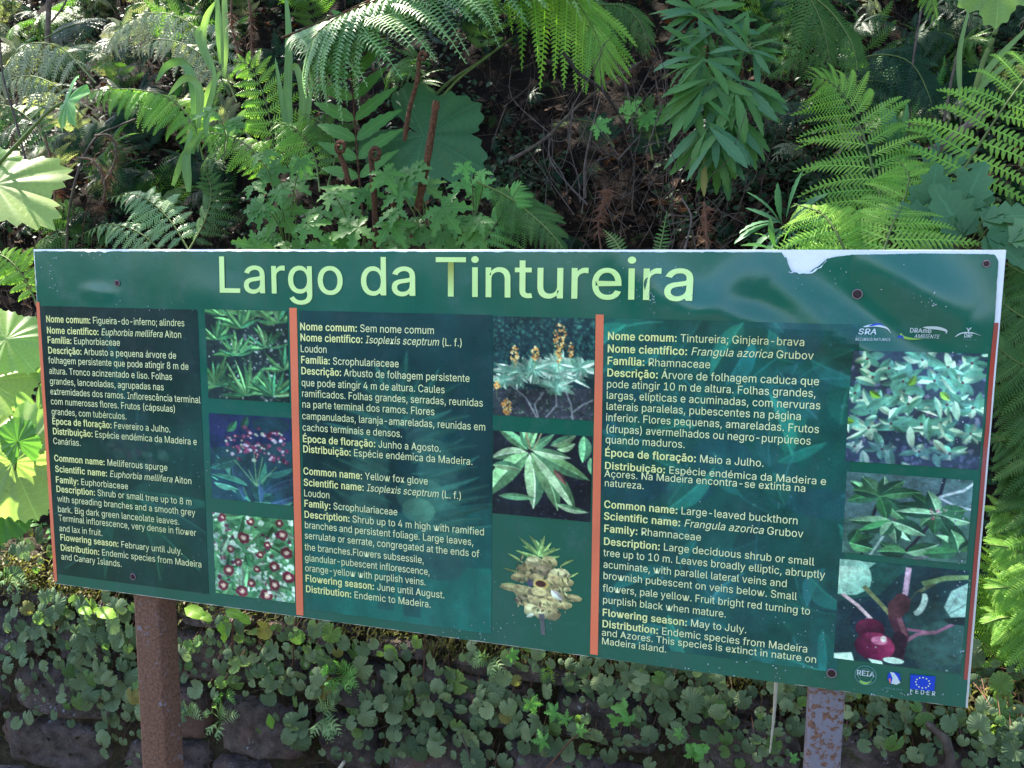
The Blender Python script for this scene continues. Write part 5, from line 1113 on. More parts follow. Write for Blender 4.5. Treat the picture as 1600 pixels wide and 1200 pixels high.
# creepers on the wall face: (label, centre px, spread px, number, leaf radius px)
CREEP = [
 ('sunlit dusty round-leaved creeper at the left picture edge beside the big pale leaves', 30, 860, 45, 26, 22, 13, 'y'),
 ('dense round-leaved creeper low at the left picture edge, below the board corner', 45, 985, 55, 45, 38, 15, ''),
 ('bushy round-leaved creeper hanging just left of the rusty post top', 150, 985, 50, 42, 42, 17, ''),
 ('round-leaved creeper beside the middle of the rusty post, left side', 175, 1060, 45, 42, 34, 17, ''),
 ('thinning round-leaved creeper over the bare stone at lower left', 70, 1085, 70, 38, 26, 14, ''),
 ('few round leaves at the foot of the view left of the rusty post', 190, 1155, 40, 30, 12, 14, ''),
 ('lime tinted round-leaved creeper right of the rusty post top', 345, 985, 55, 24, 18, 12, 'l'),
 ('sparse round-leaved creeper to the right of the rusty post, half way down', 320, 1050, 45, 40, 24, 14, ''),
 ('small round-leaved creeper under the first orange stripe', 430, 1030, 50, 42, 38, 13, ''),
 ('yellowing round-leaved creeper directly beneath the board between the stripes', 530, 1000, 60, 24, 22, 15, 'y'),
 ('large-leaved round creeper below the lacy fern tuft', 490, 1095, 45, 50, 26, 19, ''),
 ('cluster of large scalloped round leaves left of centre on the wall', 645, 1085, 55, 40, 34, 18, ''),
 ('round-leaved creeper with two big discs at the centre of the wall', 720, 1110, 50, 40, 20, 20, ''),
 ('dark round-leaved creeper below the centre cluster', 610, 1165, 60, 25, 18, 14, ''),
 ('round-leaved creeper hanging from the edge under the printed flower head', 850, 1025, 60, 24, 24, 13, ''),
 ('round-leaved creeper right of centre beside the ferny seedlings', 800, 1130, 60, 50, 44, 16, ''),
 ('thick curtain of round leaves hanging under the second orange stripe', 980, 1060, 55, 34, 36, 15, ''),
 ('blue-green round-leaved creeper between the stripe and the straw', 1060, 1090, 50, 36, 36, 16, ''),
 ('trailing round-leaved creeper at the lower centre right', 950, 1165, 75, 28, 26, 13, ''),
 ('round-leaved creeper left of the white straw', 1130, 1075, 45, 30, 20, 14, ''),
 ('round-leaved creeper below the white straw', 1180, 1165, 55, 32, 26, 14, ''),
 ('round leaves squeezed between the straw and the grey post', 1235, 1100, 26, 48, 20, 13, ''),
 ('round-leaved creeper beside the grey post on its right', 1345, 1130, 30, 50, 18, 14, ''),
 ('round-leaved creeper under the right end of the board', 1430, 1120, 50, 40, 26, 16, ''),
 ('round-leaved creeper with large pale discs under the lower right board corner', 1510, 1130, 50, 36, 34, 17, ''),
 ('dense round-leaved creeper at the lower right picture edge', 1575, 1150, 35, 45, 34, 17, ''),
 ('sunlit round-leaved creeper on the mossy ledge right of the board', 1565, 1050, 32, 40, 22, 18, 'l'),
]
CG = 'round-leaved creepers on the stone wall'
for lab, cx, cy, sx, sy, n, r, fl in CREEP:
    n = int(n * 1.22); r *= .84
    c = P(cx, cy, WY)
    t = thing('round_leaved_creeper', lab, 'creeper', (c.x, WY + .01, c.z), CG)
    st = MB()
    root = Vector((c.x, WY + .0, c.z + sy * .0011))
    pl = []
    for k in range(n):
        for _ in range(14):
            px, py = cx + random.gauss(0, sx * .70), cy + random.gauss(0, sy * .7)
            if all((px - q[0]) ** 2 + (py - q[1]) ** 2 > (r * 1.15) ** 2 for q in pl): break
        pl.append((px, py))
        y = WY - random.uniform(.015, .06); p = P(px, py, y)
        if p.z > LZ + .02: y = WY + random.uniform(-.03, .15); p = P(px, py, y); p.z = max(p.z, LZ + .015)
        rr = r * random.choice((.4, .5, .62, .75, .85, .95, 1.05, 1.3)) * pxm(p)
        u = random.random()
        mat = M_['round']
        if fl == 'y' and u < .4: mat = M_['round_yellow'] if u < .1 else M_['round_light']
        elif fl == 'l' and u < .5: mat = M_['round_light']
        elif u < .015: mat = M_['round_yellow']
        elif u < .10: mat = M_['round_light']
        round_leaf(t, p, rr, mat)
        if random.random() < .55:
            q = Vector((p.x + random.gauss(0, .012), WY + .012, p.z + random.uniform(.01, .05)))
            st.add(tube_t(spline([p, p.lerp(q, .5) + Vector((0, -.004, .004)), q], 4), .0007, .0008, 4))
    if st.n: tag(st.build('stalks', M_['stem_red'], t), kind='stuff')

# ---- palmate (geranium) leaf template: five feathery lobes
def palmate_t(nl=5, spread=4.1, deep=.9, teeth=3, W=.24, ser=.35):
    V = []; U = []; T = []
    for k in range(nl):
        a = -spread / 2 + spread * k / (nl - 1); L = (1 - .32 * (abs(k - (nl - 1) / 2) / ((nl - 1) / 2)) ** 1.5) * random.uniform(.92, 1.05)
        n = 2 * teeth + 3
        c, s = math.cos(a), math.sin(a); b = len(V)
        for i in range(n + 1):
            t_ = i / n; w = W * L * (math.sin(math.pi * t_ ** .75) ** .9 if 0 < t_ < 1 else .0) + (.03 if i == 0 else 0)
            w *= (1 + ser if i % 2 == 0 else 1 - ser)
            z = -.25 * t_ * t_ * L + .02 * k % 3 * .01
            for sg in (1, 0, -1):
                x = L * t_ + (.05 * L if (sg and i % 2 == 0) else 0); y = sg * w; zz = z + abs(sg) * w * .25
                V.append((x * c - y * s, x * s + y * c, zz)); U.append((abs(sg), t_))
        for i in range(n):
            q = b + i * 3
            for m in (0, 1): T += [(q + m, q + m + 1, q + m + 4), (q + m, q + m + 4, q + m + 3)]
    return np.array(V, float), T, np.array(U, float)
def tmesh(name, t, mat):
    me = mesh_np(name, t[0], t[1], t[2]); me.materials.append(mat); return me
GER = [tmesh('lobed_leaf', palmate_t(random.choice((5, 5, 7)), random.uniform(3.6, 4.6), W=random.uniform(.2, .27)), M_['geranium']) for _ in range(4)]
GERL = [m.copy() for m in GER]
for m in GERL: m.materials.clear(); m.materials.append(M_['bright'])

# big shallow-lobed leaf with toothed edge
def bigleaf_r(lobes=5, depth=.22, teeth=24, td=.045):
    def f(th):
        q = (th / (2 * math.pi) + .5) * lobes
        r = 1 - depth * (abs((q % 1) - .5) * 2) ** 1.6
        r *= 1 + td * (abs(((th * teeth / math.pi / 2) % 1) - .5) * 4 - 1)
        a = abs(th) / math.pi
        if a > .88: r *= max(.15, 1 - ((a - .88) / .12) * .85)
        return r
    return f
def big_leaf(name, parent, px, py, y, rpx, tippx, mat, nh=(0, -.8, .6), lobes=5, depth=.22, teeth=26, cup=.2, td=.045, wob=.05, squash=1.0, rip=.035):
    t = radial_t(bigleaf_r(lobes, depth, teeth, td), 120, (0, .3, .6, .8, .92, 1), cup, lobes, wob=wob, rip=rip)
    c = P(px, py, y); tp = P(tippx[0], tippx[1], y); r = rpx * pxm(c)
    me = tmesh(name, t, mat)
    return inst(name, me, None, parent, frame_M(c, tp - c, nh, r, r * squash))

# ---- fronds
PIN = {
 'fine': [pinna_t(20, .24, d, .10, .35, .1, curl=.4) for d in (.12, .25, .4)],
 'open': [pinna_t(14, .26, d, .3, .5, .15, curl=.3) for d in (.15, .3, .5)],
 'narrow': [pinna_t(15, .11, d, .3, .3, .1, curl=2.2) for d in (.3, .5, .8)],
 'lacy': [pinna_t(17, .21, d, .34, .55, .12, curl=.5, blunt=.1) for d in (.1, .3, .5, .7)],
 'tree': [pinna_t(24, .15, d, .02, .45, .06, curl=.5, blunt=.15) for d in (.2, .35, .5)],
 'coarse': [pinna_t(11, .3, d, .15, .4, .12) for d in (.15, .3)],
 'serrate': [blade_t(12, .13, .35, .10, .15, d) for d in (.25, .5)],
}
_pm = {}
def pin_mesh(kind, k, mat):
    key = (kind, k, mat.name)
    if key not in _pm: _pm[key] = tmesh('pinna', PIN[kind][k], mat)
    return _pm[key]
def frond(parent, pts, Lpx, mat, kind='fine', n=16, nh=(0, -.7, .7), ang=55, prof=(.15, .35), sides=(1, -1), stem=None, parts=True, hang=.35, sr=.003, start=.12, taper=.8, jit=.08, name='frond', wscale=1.0, endL=.05):
    """pts: (px, py, y) from base to tip"""
    Q = spline([P(*q) if not isinstance(q, Vector) else q for q in pts], max(16, n))
    ln = sum((a - b).length for a, b in zip(Q, Q[1:]))
    mb = MB(); mb.add(tube_t(Q, sr, sr * .25, 5))
    root = mb if not parts else None
    if parts: fr = mb.build(name, stem or M_['stem'], parent)
    pb = MB()
    for i in range(n):
        f = start + (1 - start) * (i + .5) / n
        s = f * (len(Q) - 1); k = min(int(s), len(Q) - 2); p = Q[k].lerp(Q[k + 1], s - k)
        T = (Q[min(k + 2, len(Q) - 1)] - Q[max(k - 1, 0)]).normalized()
        nv = Vector(nh); nv = (nv - T * nv.dot(T)).normalized(); S = nv.cross(T)
        g = (f - start) / (1 - start)
        L = Lpx * pxm(p) * min(1, prof[0] + (g / prof[1]) * (1 - prof[0])) * max(endL, (1 - g) ** taper if g > prof[1] else (1 - prof[1]) ** taper) / ((1 - prof[1]) ** taper)
        for sg in sides:
            a = math.radians(ang - 22 * g + random.uniform(-8, 8) * jit * 12 / 2)
            d = (S * sg * math.sin(a) + T * math.cos(a)).normalized()
            d = (d + Vector((0, 0, -hang * random.uniform(.6, 1.3)))).normalized()
            nn = nv + Vector((random.gauss(0, jit), random.gauss(0, jit), random.gauss(0, jit) + .1))
            l = L * random.uniform(1 - jit, 1 + jit)
            M = frame_M(p, d, nn, l, l * wscale)
            ki = random.randrange(len(PIN[kind]))
            if parts: inst('pinna', pin_mesh(kind, ki, mat), None, fr, M)
            else: pb.add(PIN[kind][ki], M)
    if not parts:
        pb.add(tube_t(Q, sr, sr * .25, 4)); return pb
    return fr
def plant(name, label, cat, px, py, y, group=None):
    c = P(px, py, y); return thing(name, label, cat, (c.x, c.y, c.z), group)
def ground_y(px, py):
    return bank_hit(px, py)

# ------------------------------------------------------------------ plants of the bank, placed one by one
FG = 'ferns growing on the bank'
def fern(label, px, py, y, name='fern'):
    return plant(name, label, 'fern', px, py, y, FG)
UP = (0, -.55, .85)
# large tree fern crown across the top centre
f = fern('large pale green tree fern frond hanging across the top centre', 560, 10, 1.05, 'tree_fern')
frond(f, [(440, 60, 1.0), (525, 25, 1.0), (640, -25, 1.02), (780, -60, 1.05), (930, -80, 1.1)], 165, M_['fern_pale'], 'tree', 27, (-.35, -.55, .8), 54, (.75, .25), (1, -1), M_['hairy'], hang=.25, sr=.004, start=.05, taper=.3, wscale=1.7)
frond(f, [(640, -20, .98), (575, 6, .96), (530, 26, .93), (498, 50, .92), (480, 78, .93)], 150, M_['fern_pale'], 'tree', 17, (-.35, -.55, .8), 50, (.8, .2), (-1, 1), M_['hairy'], hang=.5, sr=.004, start=.1, taper=.4)
f = fern('yellow-green fern frond drooping at the top, right of the big pale frond', 860, 0, 1.15)
frond(f, [(720, -90, 1.2), (800, -60, 1.18), (880, -20, 1.15), (930, 50, 1.12), (945, 110, 1.12)], 150, M_['fern_lit'], 'tree', 14, (-.35, -.55, .8), 50, (.7, .3), (1, -1), hang=.55, taper=.6)
f = fern('upright fern with separate toothed leaflets on a scaly brown stalk', 560, 300, .95)
frond(f, [(572, 390, .9), (563, 300, .93), (555, 200, .95), (547, 90, .98), (541, 20, 1.0)], 88, M_['geranium'], 'serrate', 11, (0, -.9, .3), 72, (.8, .3), (1, -1), M_['hairy'], hang=-.05, sr=.004, start=.2, taper=.35)
f = fern('grey-green arching fern in the upper left, behind the strap leaves', 300, 60, 1.3)
frond(f, [(370, 160, 1.25), (335, 80, 1.3), (290, 32, 1.3), (235, 20, 1.3), (185, 45, 1.25), (165, 80, 1.22)], 78, M_['fern_dry'], 'open', 18, (0, -.8, .6), 60, (.6, .3), hang=.8, taper=.6)
frond(f, [(360, 150, 1.2), (330, 100, 1.2), (290, 70, 1.2), (240, 62, 1.2), (205, 90, 1.2)], 56, M_['fern_dry'], 'open', 14, (0, -.8, .6), 60, (.6, .3), hang=.8)
f = fern('drooping greyish fern at the far left upper edge', 60, 90, 1.15)
frond(f, [(150, 130, 1.1), (95, 75, 1.15), (40, 70, 1.15), (5, 110, 1.12), (-20, 150, 1.1)], 86, M_['fern_dry'], 'open', 15, (0, -.8, .6), 60, (.6, .3), hang=.8)
frond(f, [(130, 180, 1.05), (80, 130, 1.08), (30, 120, 1.08), (-30, 150, 1.06)], 66, M_['fern_dry'], 'open', 13, (0, -.8, .6), 60, (.6, .3), hang=.8)
frond(f, [(90, 250, 1.0), (50, 190, 1.0), (10, 165, 1.0), (-40, 170, 1.0)], 46, M_['fern_mid'], 'open', 13, (0, -.8, .6), 60, (.6, .3), hang=.5)
f = fern('dark bluish fern spreading in shade at upper left', 130, 90, 1.35)
frond(f, [(40, 150, 1.3), (80, 95, 1.35), (130, 75, 1.35), (180, 110, 1.3)], 54, M_['fern_mid'], 'open', 14, (0, -.8, .6), 60, (.6, .3), hang=.3)
frond(f, [(70, 60, 1.5), (110, 40, 1.5), (160, 30, 1.5)], 60, M_['fern_shaded'], 'open', 14, (0, -.8, .6), 60, (.6, .3), hang=.3)
f = fern('brightly sunlit fern frond left of the strap leaves, pointing left', 230, 150, .95)
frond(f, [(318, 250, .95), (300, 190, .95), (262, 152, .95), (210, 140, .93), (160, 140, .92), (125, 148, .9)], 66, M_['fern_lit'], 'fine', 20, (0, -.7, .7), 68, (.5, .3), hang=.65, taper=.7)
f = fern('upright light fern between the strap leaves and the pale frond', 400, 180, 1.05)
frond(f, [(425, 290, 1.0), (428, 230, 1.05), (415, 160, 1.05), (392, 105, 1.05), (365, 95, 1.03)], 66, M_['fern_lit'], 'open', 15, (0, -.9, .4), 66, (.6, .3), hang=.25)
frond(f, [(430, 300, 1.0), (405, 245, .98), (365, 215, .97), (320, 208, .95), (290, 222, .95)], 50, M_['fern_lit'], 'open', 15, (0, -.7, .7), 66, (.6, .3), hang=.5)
f = fern('low fern just above the left end of the board', 230, 350, .8)
frond(f, [(300, 400, .78), (262, 340, .8), (215, 305, .8), (165, 310, .8)], 56, M_['fern_pale'], 'open', 15, (0, -.7, .7), 62, (.6, .3), hang=.4)
frond(f, [(270, 410, .75), (220, 365, .76), (170, 350, .76), (130, 365, .76)], 48, M_['fern_pale'], 'open', 13, (0, -.7, .7), 62, (.6, .3), hang=.4)
frond(f, [(290, 400, .78), (320, 345, .8), (330, 300, .8), (320, 262, .8)], 50, M_['fern_mid'], 'open', 13, (0, -.7, .7), 62, (.6, .3), hang=.3)
f = fern('light fern behind the small geranium, below the pale frond', 480, 210, 1.0)
frond(f, [(500, 300, .95), (490, 240, 1.0), (460, 200, 1.0), (420, 190, 1.0)], 60, M_['fern_lit'], 'open', 14, (0, -.7, .7), 62, (.6, .3), hang=.3)
frond(f, [(510, 300, .95), (525, 230, 1.0), (500, 190, 1.0), (460, 175, 1.0)], 50, M_['fern_mid'], 'open', 13, (0, -.7, .7), 62, (.6, .3), hang=.3)
f = fern('fresh green fern above the middle of the board, pointing right', 800, 330, .75)
frond(f, [(745, 285, .75), (790, 305, .75), (830, 335, .73), (862, 365, .7), (885, 395, .68)], 66, M_['fern_mid'], 'fine', 14, (0, -.7, .7), 58, (.75, .25), hang=.2)
frond(f, [(740, 400, .7), (775, 350, .75), (800, 310, .75), (815, 285, .75)], 60, M_['bright'], 'fine', 13, (0, -.7, .7), 62, (.7, .25), hang=.2)
f = fern('tall bright yellow-green fern unrolling above the right part of the board', 1370, 330, .8)
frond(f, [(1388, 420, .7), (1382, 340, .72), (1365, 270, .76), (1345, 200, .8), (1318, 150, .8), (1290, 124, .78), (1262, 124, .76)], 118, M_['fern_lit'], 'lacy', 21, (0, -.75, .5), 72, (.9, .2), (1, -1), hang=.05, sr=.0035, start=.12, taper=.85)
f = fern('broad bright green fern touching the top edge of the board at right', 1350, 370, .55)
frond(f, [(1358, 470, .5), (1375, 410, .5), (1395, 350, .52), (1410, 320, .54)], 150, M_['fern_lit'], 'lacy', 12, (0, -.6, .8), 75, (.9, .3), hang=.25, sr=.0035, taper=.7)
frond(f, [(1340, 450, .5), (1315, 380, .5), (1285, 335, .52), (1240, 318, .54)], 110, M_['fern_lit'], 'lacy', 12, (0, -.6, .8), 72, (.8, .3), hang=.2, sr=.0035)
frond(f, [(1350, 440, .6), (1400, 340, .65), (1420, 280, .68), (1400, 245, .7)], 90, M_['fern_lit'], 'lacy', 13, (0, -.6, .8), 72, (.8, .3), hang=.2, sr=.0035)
f = fern('tall fern stem with curled narrow leaflets at the right picture edge', 1500, 260, .7)
frond(f, [(1438, 370, .7), (1470, 320, .7), (1515, 250, .7), (1560, 180, .7), (1600, 125, .7), (1650, 70, .7)], 135, M_['fern_lit'], 'narrow', 13, (0, -.9, .4), 80, (.8, .3), hang=.25, sr=.0042, start=.2, taper=.5)
f = fern('ferns filling the gap right of the board, upper part', 1590, 430, .55)
for a in ([(1680, 520, .5), (1630, 450, .52), (1570, 410, .55)], [(1690, 560, .5), (1640, 520, .5), (1575, 480, .5), (1540, 440, .5)], [(1700, 640, .45), (1640, 590, .45), (1580, 560, .45), (1540, 520, .45)], [(1700, 480, .6), (1640, 410, .6), (1590, 380, .6)]):
    frond(f, a, 90, M_['fern_mid'], 'fine', 14, (0, -.8, .6), 66, (.7, .3), hang=.35)
f = fern('dark green ferns right of the board, half way down', 1590, 690, .5)
for a in ([(1720, 700, .45), (1650, 650, .45), (1590, 620, .45), (1550, 610, .45)], [(1720, 760, .42), (1650, 720, .42), (1590, 690, .45), (1548, 690, .45)], [(1700, 820, .42), (1650, 790, .42), (1600, 745, .45), (1555, 735, .45)]):
    frond(f, a, 84, M_['fern_mid'], 'fine', 15, (0, -.8, .6), 64, (.7, .3), hang=.5)
f = fern('sunlit ferns right of the board, lower part above the ledge', 1580, 880, .5)
for a in ([(1700, 900, .42), (1640, 840, .42), (1580, 800, .45), (1545, 800, .45)], [(1710, 960, .4), (1650, 900, .4), (1590, 860, .42), (1540, 850, .42)], [(1710, 1000, .4), (1650, 950, .4), (1590, 920, .4), (1540, 920, .4)], [(1700, 1020, .4), (1640, 990, .4), (1580, 965, .4), (1535, 975, .4)], [(1600, 1060, .45), (1570, 980, .45), (1560, 900, .45), (1575, 830, .45)]):
    frond(f, a, 78, M_['fern_lit'], 'fine', 15, (0, -.8, .6), 64, (.7, .3), hang=.4)
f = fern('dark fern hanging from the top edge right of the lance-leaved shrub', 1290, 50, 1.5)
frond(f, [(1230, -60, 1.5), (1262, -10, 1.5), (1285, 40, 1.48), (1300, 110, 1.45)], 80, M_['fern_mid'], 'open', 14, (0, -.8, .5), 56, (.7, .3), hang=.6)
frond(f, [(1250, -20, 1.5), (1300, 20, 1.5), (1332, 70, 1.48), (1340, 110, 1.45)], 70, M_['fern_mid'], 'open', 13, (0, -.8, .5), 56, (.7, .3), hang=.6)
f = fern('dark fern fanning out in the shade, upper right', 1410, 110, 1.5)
frond(f, [(1330, 95, 1.55), (1380, 85, 1.5), (1425, 100, 1.5), (1452, 150, 1.45), (1455, 180, 1.45)], 78, M_['fern_shaded'], 'open', 15, (0, -.8, .5), 60, (.7, .3), hang=.5)
frond(f, [(1280, 160, 1.6), (1330, 130, 1.55), (1390, 130, 1.5), (1420, 160, 1.5)], 60, M_['fern_shaded'], 'open', 13, (0, -.8, .5), 60, (.7, .3), hang=.5)
f = fern('small bright fern tip hanging from the top edge at right', 1450, -10, 1.0)
frond(f, [(1435, -70, 1.0), (1448, -30, 1.0), (1458, 10, 1.0), (1467, 48, 1.0)], 36, M_['fern_lit'], 'open', 9, (0, -.8, .5), 50, (.8, .2), hang=.5)
f = fern('soft green fern behind the top of the lance-leaved shrub, left of it', 980, 30, 1.35)
frond(f, [(880, -20, 1.4), (930, 5, 1.35), (975, 10, 1.35), (1005, 45, 1.32), (1010, 95, 1.3)], 66, M_['fern_mid'], 'open', 14, (0, -.8, .5), 60, (.7, .3), hang=.6)
frond(f, [(900, 20, 1.4), (940, 25, 1.35), (970, 40, 1.32)], 44, M_['fern_mid'], 'open', 10, (0, -.8, .5), 60, (.7, .3), hang=.6)
f = fern('small yellow-green fern in the dark left of the hanging shrub', 1005, 175, 1.2)
frond(f, [(1030, 230, 1.2), (1020, 190, 1.2), (1000, 160, 1.2), (970, 150, 1.2)], 36, M_['fern_mid'], 'open', 11, (0, -.8, .5), 60, (.7, .3), hang=.3)
frond(f, [(1020, 250, 1.2), (1015, 210, 1.2), (1030, 180, 1.2)], 40, M_['fern_shaded'], 'open', 11, (0, -.8, .5), 60, (.7, .3), hang=.3)
f = fern('dull small fern in the shade at the centre of the bank', 920, 200, 1.4)
frond(f, [(960, 230, 1.35), (935, 195, 1.35), (895, 185, 1.35)], 40, M_['fern_shaded'], 'open', 11, (0, -.8, .5), 60, (.7, .3), hang=.4)
f = fern('narrow fern leaf standing behind the board below the dark litter', 1035, 370, .7)
frond(f, [(1028, 400, .6), (1035, 370, .62), (1042, 330, .65)], 16, M_['fern_mid'], 'serrate', 10, (0, -.8, .5), 66, (.8, .3), hang=.2)
frond(f, [(975, 400, .6), (960, 375, .62), (942, 358, .65)], 18, M_['fern_mid'], 'serrate', 10, (0, -.8, .5), 66, (.8, .3), hang=.2)
f = fern('bright fern fragment in the sun behind the upper left board corner', 30, 420, .7)
frond(f, [(60, 480, .7), (35, 430, .7), (5, 400, .7), (-30, 400, .7)], 44, M_['fern_lit'], 'fine', 12, (0, -.8, .5), 66, (.8, .3), hang=.3)

# lance-leaved shrub hanging on the right of centre
sh = plant('lance_leaved_shrub', 'bushy shrub with long toothed lance-shaped leaves hanging in tiers, right of the dark gap', 'shrub', 1100, 100, 1.0)
LAN = [tmesh('leaf', blade_t(14, .088, .6, .09, .22, d, tw), M_['lance']) for d, tw in ((.3, .1), (.7, -.2), (1.1, .15), (.5, .3))]
LANB = [m.copy() for m in LAN]
for m in LANB: m.materials.clear(); m.materials.append(M_['lance_blue'])
stems = [[(1120, -60, 1.05), (1112, 20, 1.02), (1104, 110, 1.0), (1108, 190, .98), (1112, 240, .97)], [(1112, 10, 1.02), (1150, 60, 1.0), (1160, 110, 1.0), (1150, 190, .98)], [(1110, 20, 1.02), (1070, 40, 1.0), (1060, 60, 1.0)]]
for s_ in stems:
    link_q = spline([P(*q) for q in s_], 14); mb = MB(); mb.add(tube_t(link_q, .004, .003, 6, .1)); mb.build('stem', M_['hairy'], sh)
def lance(px, py, y, L, dpx, dpy, dy=-.15, nh=(0, -.8, .5), parent=sh, ms=None):
    p = P(px, py, y); q = P(px + dpx, py + dpy, y); d = (q - p).normalized() + Vector((0, dy, 0))
    me = random.choice(ms or (LAN + LANB[:2]))
    nn = Vector(nh) + Vector((random.gauss(0, .35), random.gauss(0, .15), random.gauss(0, .3)))
    inst('leaf', me, None, parent, frame_M(p, d, nn, L * pxm(p) * 1.04))
tiers = [(1090, 20, 24, 70, .15, 1.0), (1120, 45, 18, 72, .5, .98), (1165, 75, 20, 66, .25, .98), (1098, 88, 18, 74, .7, .95), (1112, 125, 20, 84, 1.1, .95), (1150, 130, 16, 84, 1.1, .96), (1092, 150, 16, 80, 1.3, .93), (1140, 185, 16, 88, 1.7, .94), (1112, 195, 17, 92, 1.7, .92), (1120, 225, 10, 80, 2.4, .92)]
for cx, cy, n, L, down, y in tiers:
    for k in range(n):
        a = 2 * math.pi * (k + random.random() * .6) / n
        dx, dyv = math.cos(a), math.sin(a) * .55 + down * .62
        l = math.hypot(dx, dyv)
        lance(cx + random.gauss(0, 5), cy + random.gauss(0, 6), y + random.uniform(-.05, .06), L * random.uniform(.72, 1.1), dx / l * 50, dyv / l * 50, random.uniform(-.5, .1))
p_ = P(1100, 240, .9); inst('yellow_leaf', tmesh('yellow_leaf', blade_t(12, .08, .6, .04, .2, .2), M_['round_yellow']), None, sh, frame_M(p_, P(1100, 305, .9) - p_, (0, -1, .2), 66 * pxm(p_)))
def rosette(label, cx, cy, y, n, L, up=.3, name='lance_leaved_plant', spread=(0, 360), ms=None, W=1):
    t = plant(name, label, 'plant', cx, cy, y)
    for k in range(n):
        a = math.radians(spread[0] + (spread[1] - spread[0]) * (k + random.uniform(.2, .8)) / n)
        dx, dyv = math.cos(a), -math.sin(a) * .8 - up
        lance(cx + random.gauss(0, 3), cy + random.gauss(0, 3), y, L * random.uniform(.75, 1.15), dx * 50, dyv * 50, random.uniform(-.6, .3), (0, -.5, .9), t, ms)
    return t
rosette('spreading lance-leaved plant behind the board, left of the bright fern', 1228, 352, .65, 16, 82, -.05, ms=LANB)
rosette('low lance-leaved plant partly hidden by the board, under the shrub', 1215, 395, .6, 9, 60, .3, ms=LAN)
rosette('lance-leaved plant with two upright leaves between the bright fern and the curled fern', 1400, 245, .95, 5, 74, 1.0, spread=(60, 120), ms=LANB)
rosette('blue-green lance-leaved clump behind the curled fern stem', 1450, 290, .9, 16, 84, .15, ms=LANB)
rosette('thin-leaved seedling right of the tall bright fern', 1465, 250, 1.0, 10, 60, .3, ms=LANB)

# oak-shaped lobed leaves at the right
OAK = tmesh('lobed_leaf', palmate_t(3, 1.5, W=.34, ser=.22, teeth=3), M_['lance_blue'])
t = plant('lobed_leaf_plant', 'plant with broad blue-green oak-shaped leaves above the right end of the board', 'plant', 1500, 380, .6)
for px, py, y, L, dx, dy in ((1502, 335, .6, 80, .35, -.95), (1535, 345, .55, 74, 1, -.25), (1505, 370, .55, 90, -.2, -.4), (1540, 370, .5, 76, .7, .4), (1560, 335, .6, 54, .8, -.1), (1470, 350, .62, 84, -.8, -.3), (1480, 380, .55, 66, -.6, .2), (1440, 380, .58, 60, -.3, -.8), (1580, 380, .5, 66, .5, -.6), (1520, 310, .65, 50, -.3, -.9), (1450, 330, .66, 70, .2, -.9)):
    p = P(px, py, y); d = (P(px + dx * 50, py + dy * 50, y) - p).normalized() + Vector((0, -.15, 0))
    inst('leaf', OAK, None, t, frame_M(p, d, (random.gauss(0, .2), -.6, .8), L * pxm(p)))
    mb = MB(); mb.add(tube_t([p, p.lerp(P(1490, 410, .6), .5) + Vector((0, 0, -.01)), P(1490, 410, .6)], .0012, .0016, 5)); mb.build('stalk', M_['stem'], t)

# geraniums with deeply cut leaves above the board, left of centre
def geranium(label, base, leaves, name='geranium', ms=None, cat='plant'):
    b = P(*base); t = thing(name, label, cat, b)
    for px, py, y, L in leaves:
        p = P(px, py, y); me = random.choice(ms or GER)
        a = random.uniform(-1.2, 1.2); d = Vector((math.sin(a), -.3, -math.cos(a) * random.choice((1, 1, .3)))); nn = Vector((random.gauss(0, .25), -.75, .65 + random.gauss(0, .2)))
        inst('leaf', me, None, t, frame_M(p, d, nn, L * pxm(p) * .62))
        mb = MB(); m_ = p.lerp(b, .45) + Vector((random.gauss(0, .01), .02, .02)); mb.add(tube_t(spline([p, m_, b], 6), .0012, .0018, 5)); mb.build('stalk', M_['stem'], t)
    return t
G_ = lambda l, y=.7, s=1: [(px, py, y + random.uniform(-.08, .1), L * s) for px, py, L in l]
geranium('geranium with cut leaves in front of the light fern, left group', (450, 410, .8), G_([(420, 265, 66), (455, 285, 74), (410, 320, 66), (440, 330, 80), (425, 365, 72), (395, 290, 50), (470, 250, 50), (410, 240, 54), (400, 385, 70), (455, 380, 66), (435, 300, 60)]))
geranium('geranium with cut leaves beside the coiled fern shoots, middle group', (560, 420, .75), G_([(520, 300, 72), (545, 320, 84), (500, 330, 70), (560, 355, 92), (610, 350, 74), (530, 375, 80), (590, 380, 74), (500, 380, 60), (630, 375, 66), (575, 300, 60), (480, 350, 66), (550, 395, 80)], .65))
geranium('geranium with cut leaves under the large dull leaf, right group', (680, 430, .75), G_([(640, 265, 84), (660, 290, 74), (625, 300, 64), (690, 325, 86), (715, 345, 80), (690, 365, 92), (740, 365, 66), (655, 350, 70), (750, 345, 60), (730, 390, 70), (620, 330, 66), (600, 270, 66)], .66))
geranium('pale tipped geranium sprout right of the large dull leaf', (740, 350, .8), G_([(720, 285, 60), (745, 295, 62), (725, 260, 44), (755, 270, 44)], .78), ms=GERL)
geranium('small cut-leaved plant in front of the strap leaves', (350, 250, .9), G_([(330, 175, 56), (350, 200, 60), (310, 215, 50), (375, 190, 44)], .9))
geranium('yellow-green cut leaf plant in the gap left of the shrub', (1000, 185, 1.1), G_([(985, 165, 44), (1010, 180, 40), (935, 195, 40)], 1.12), ms=GERL)

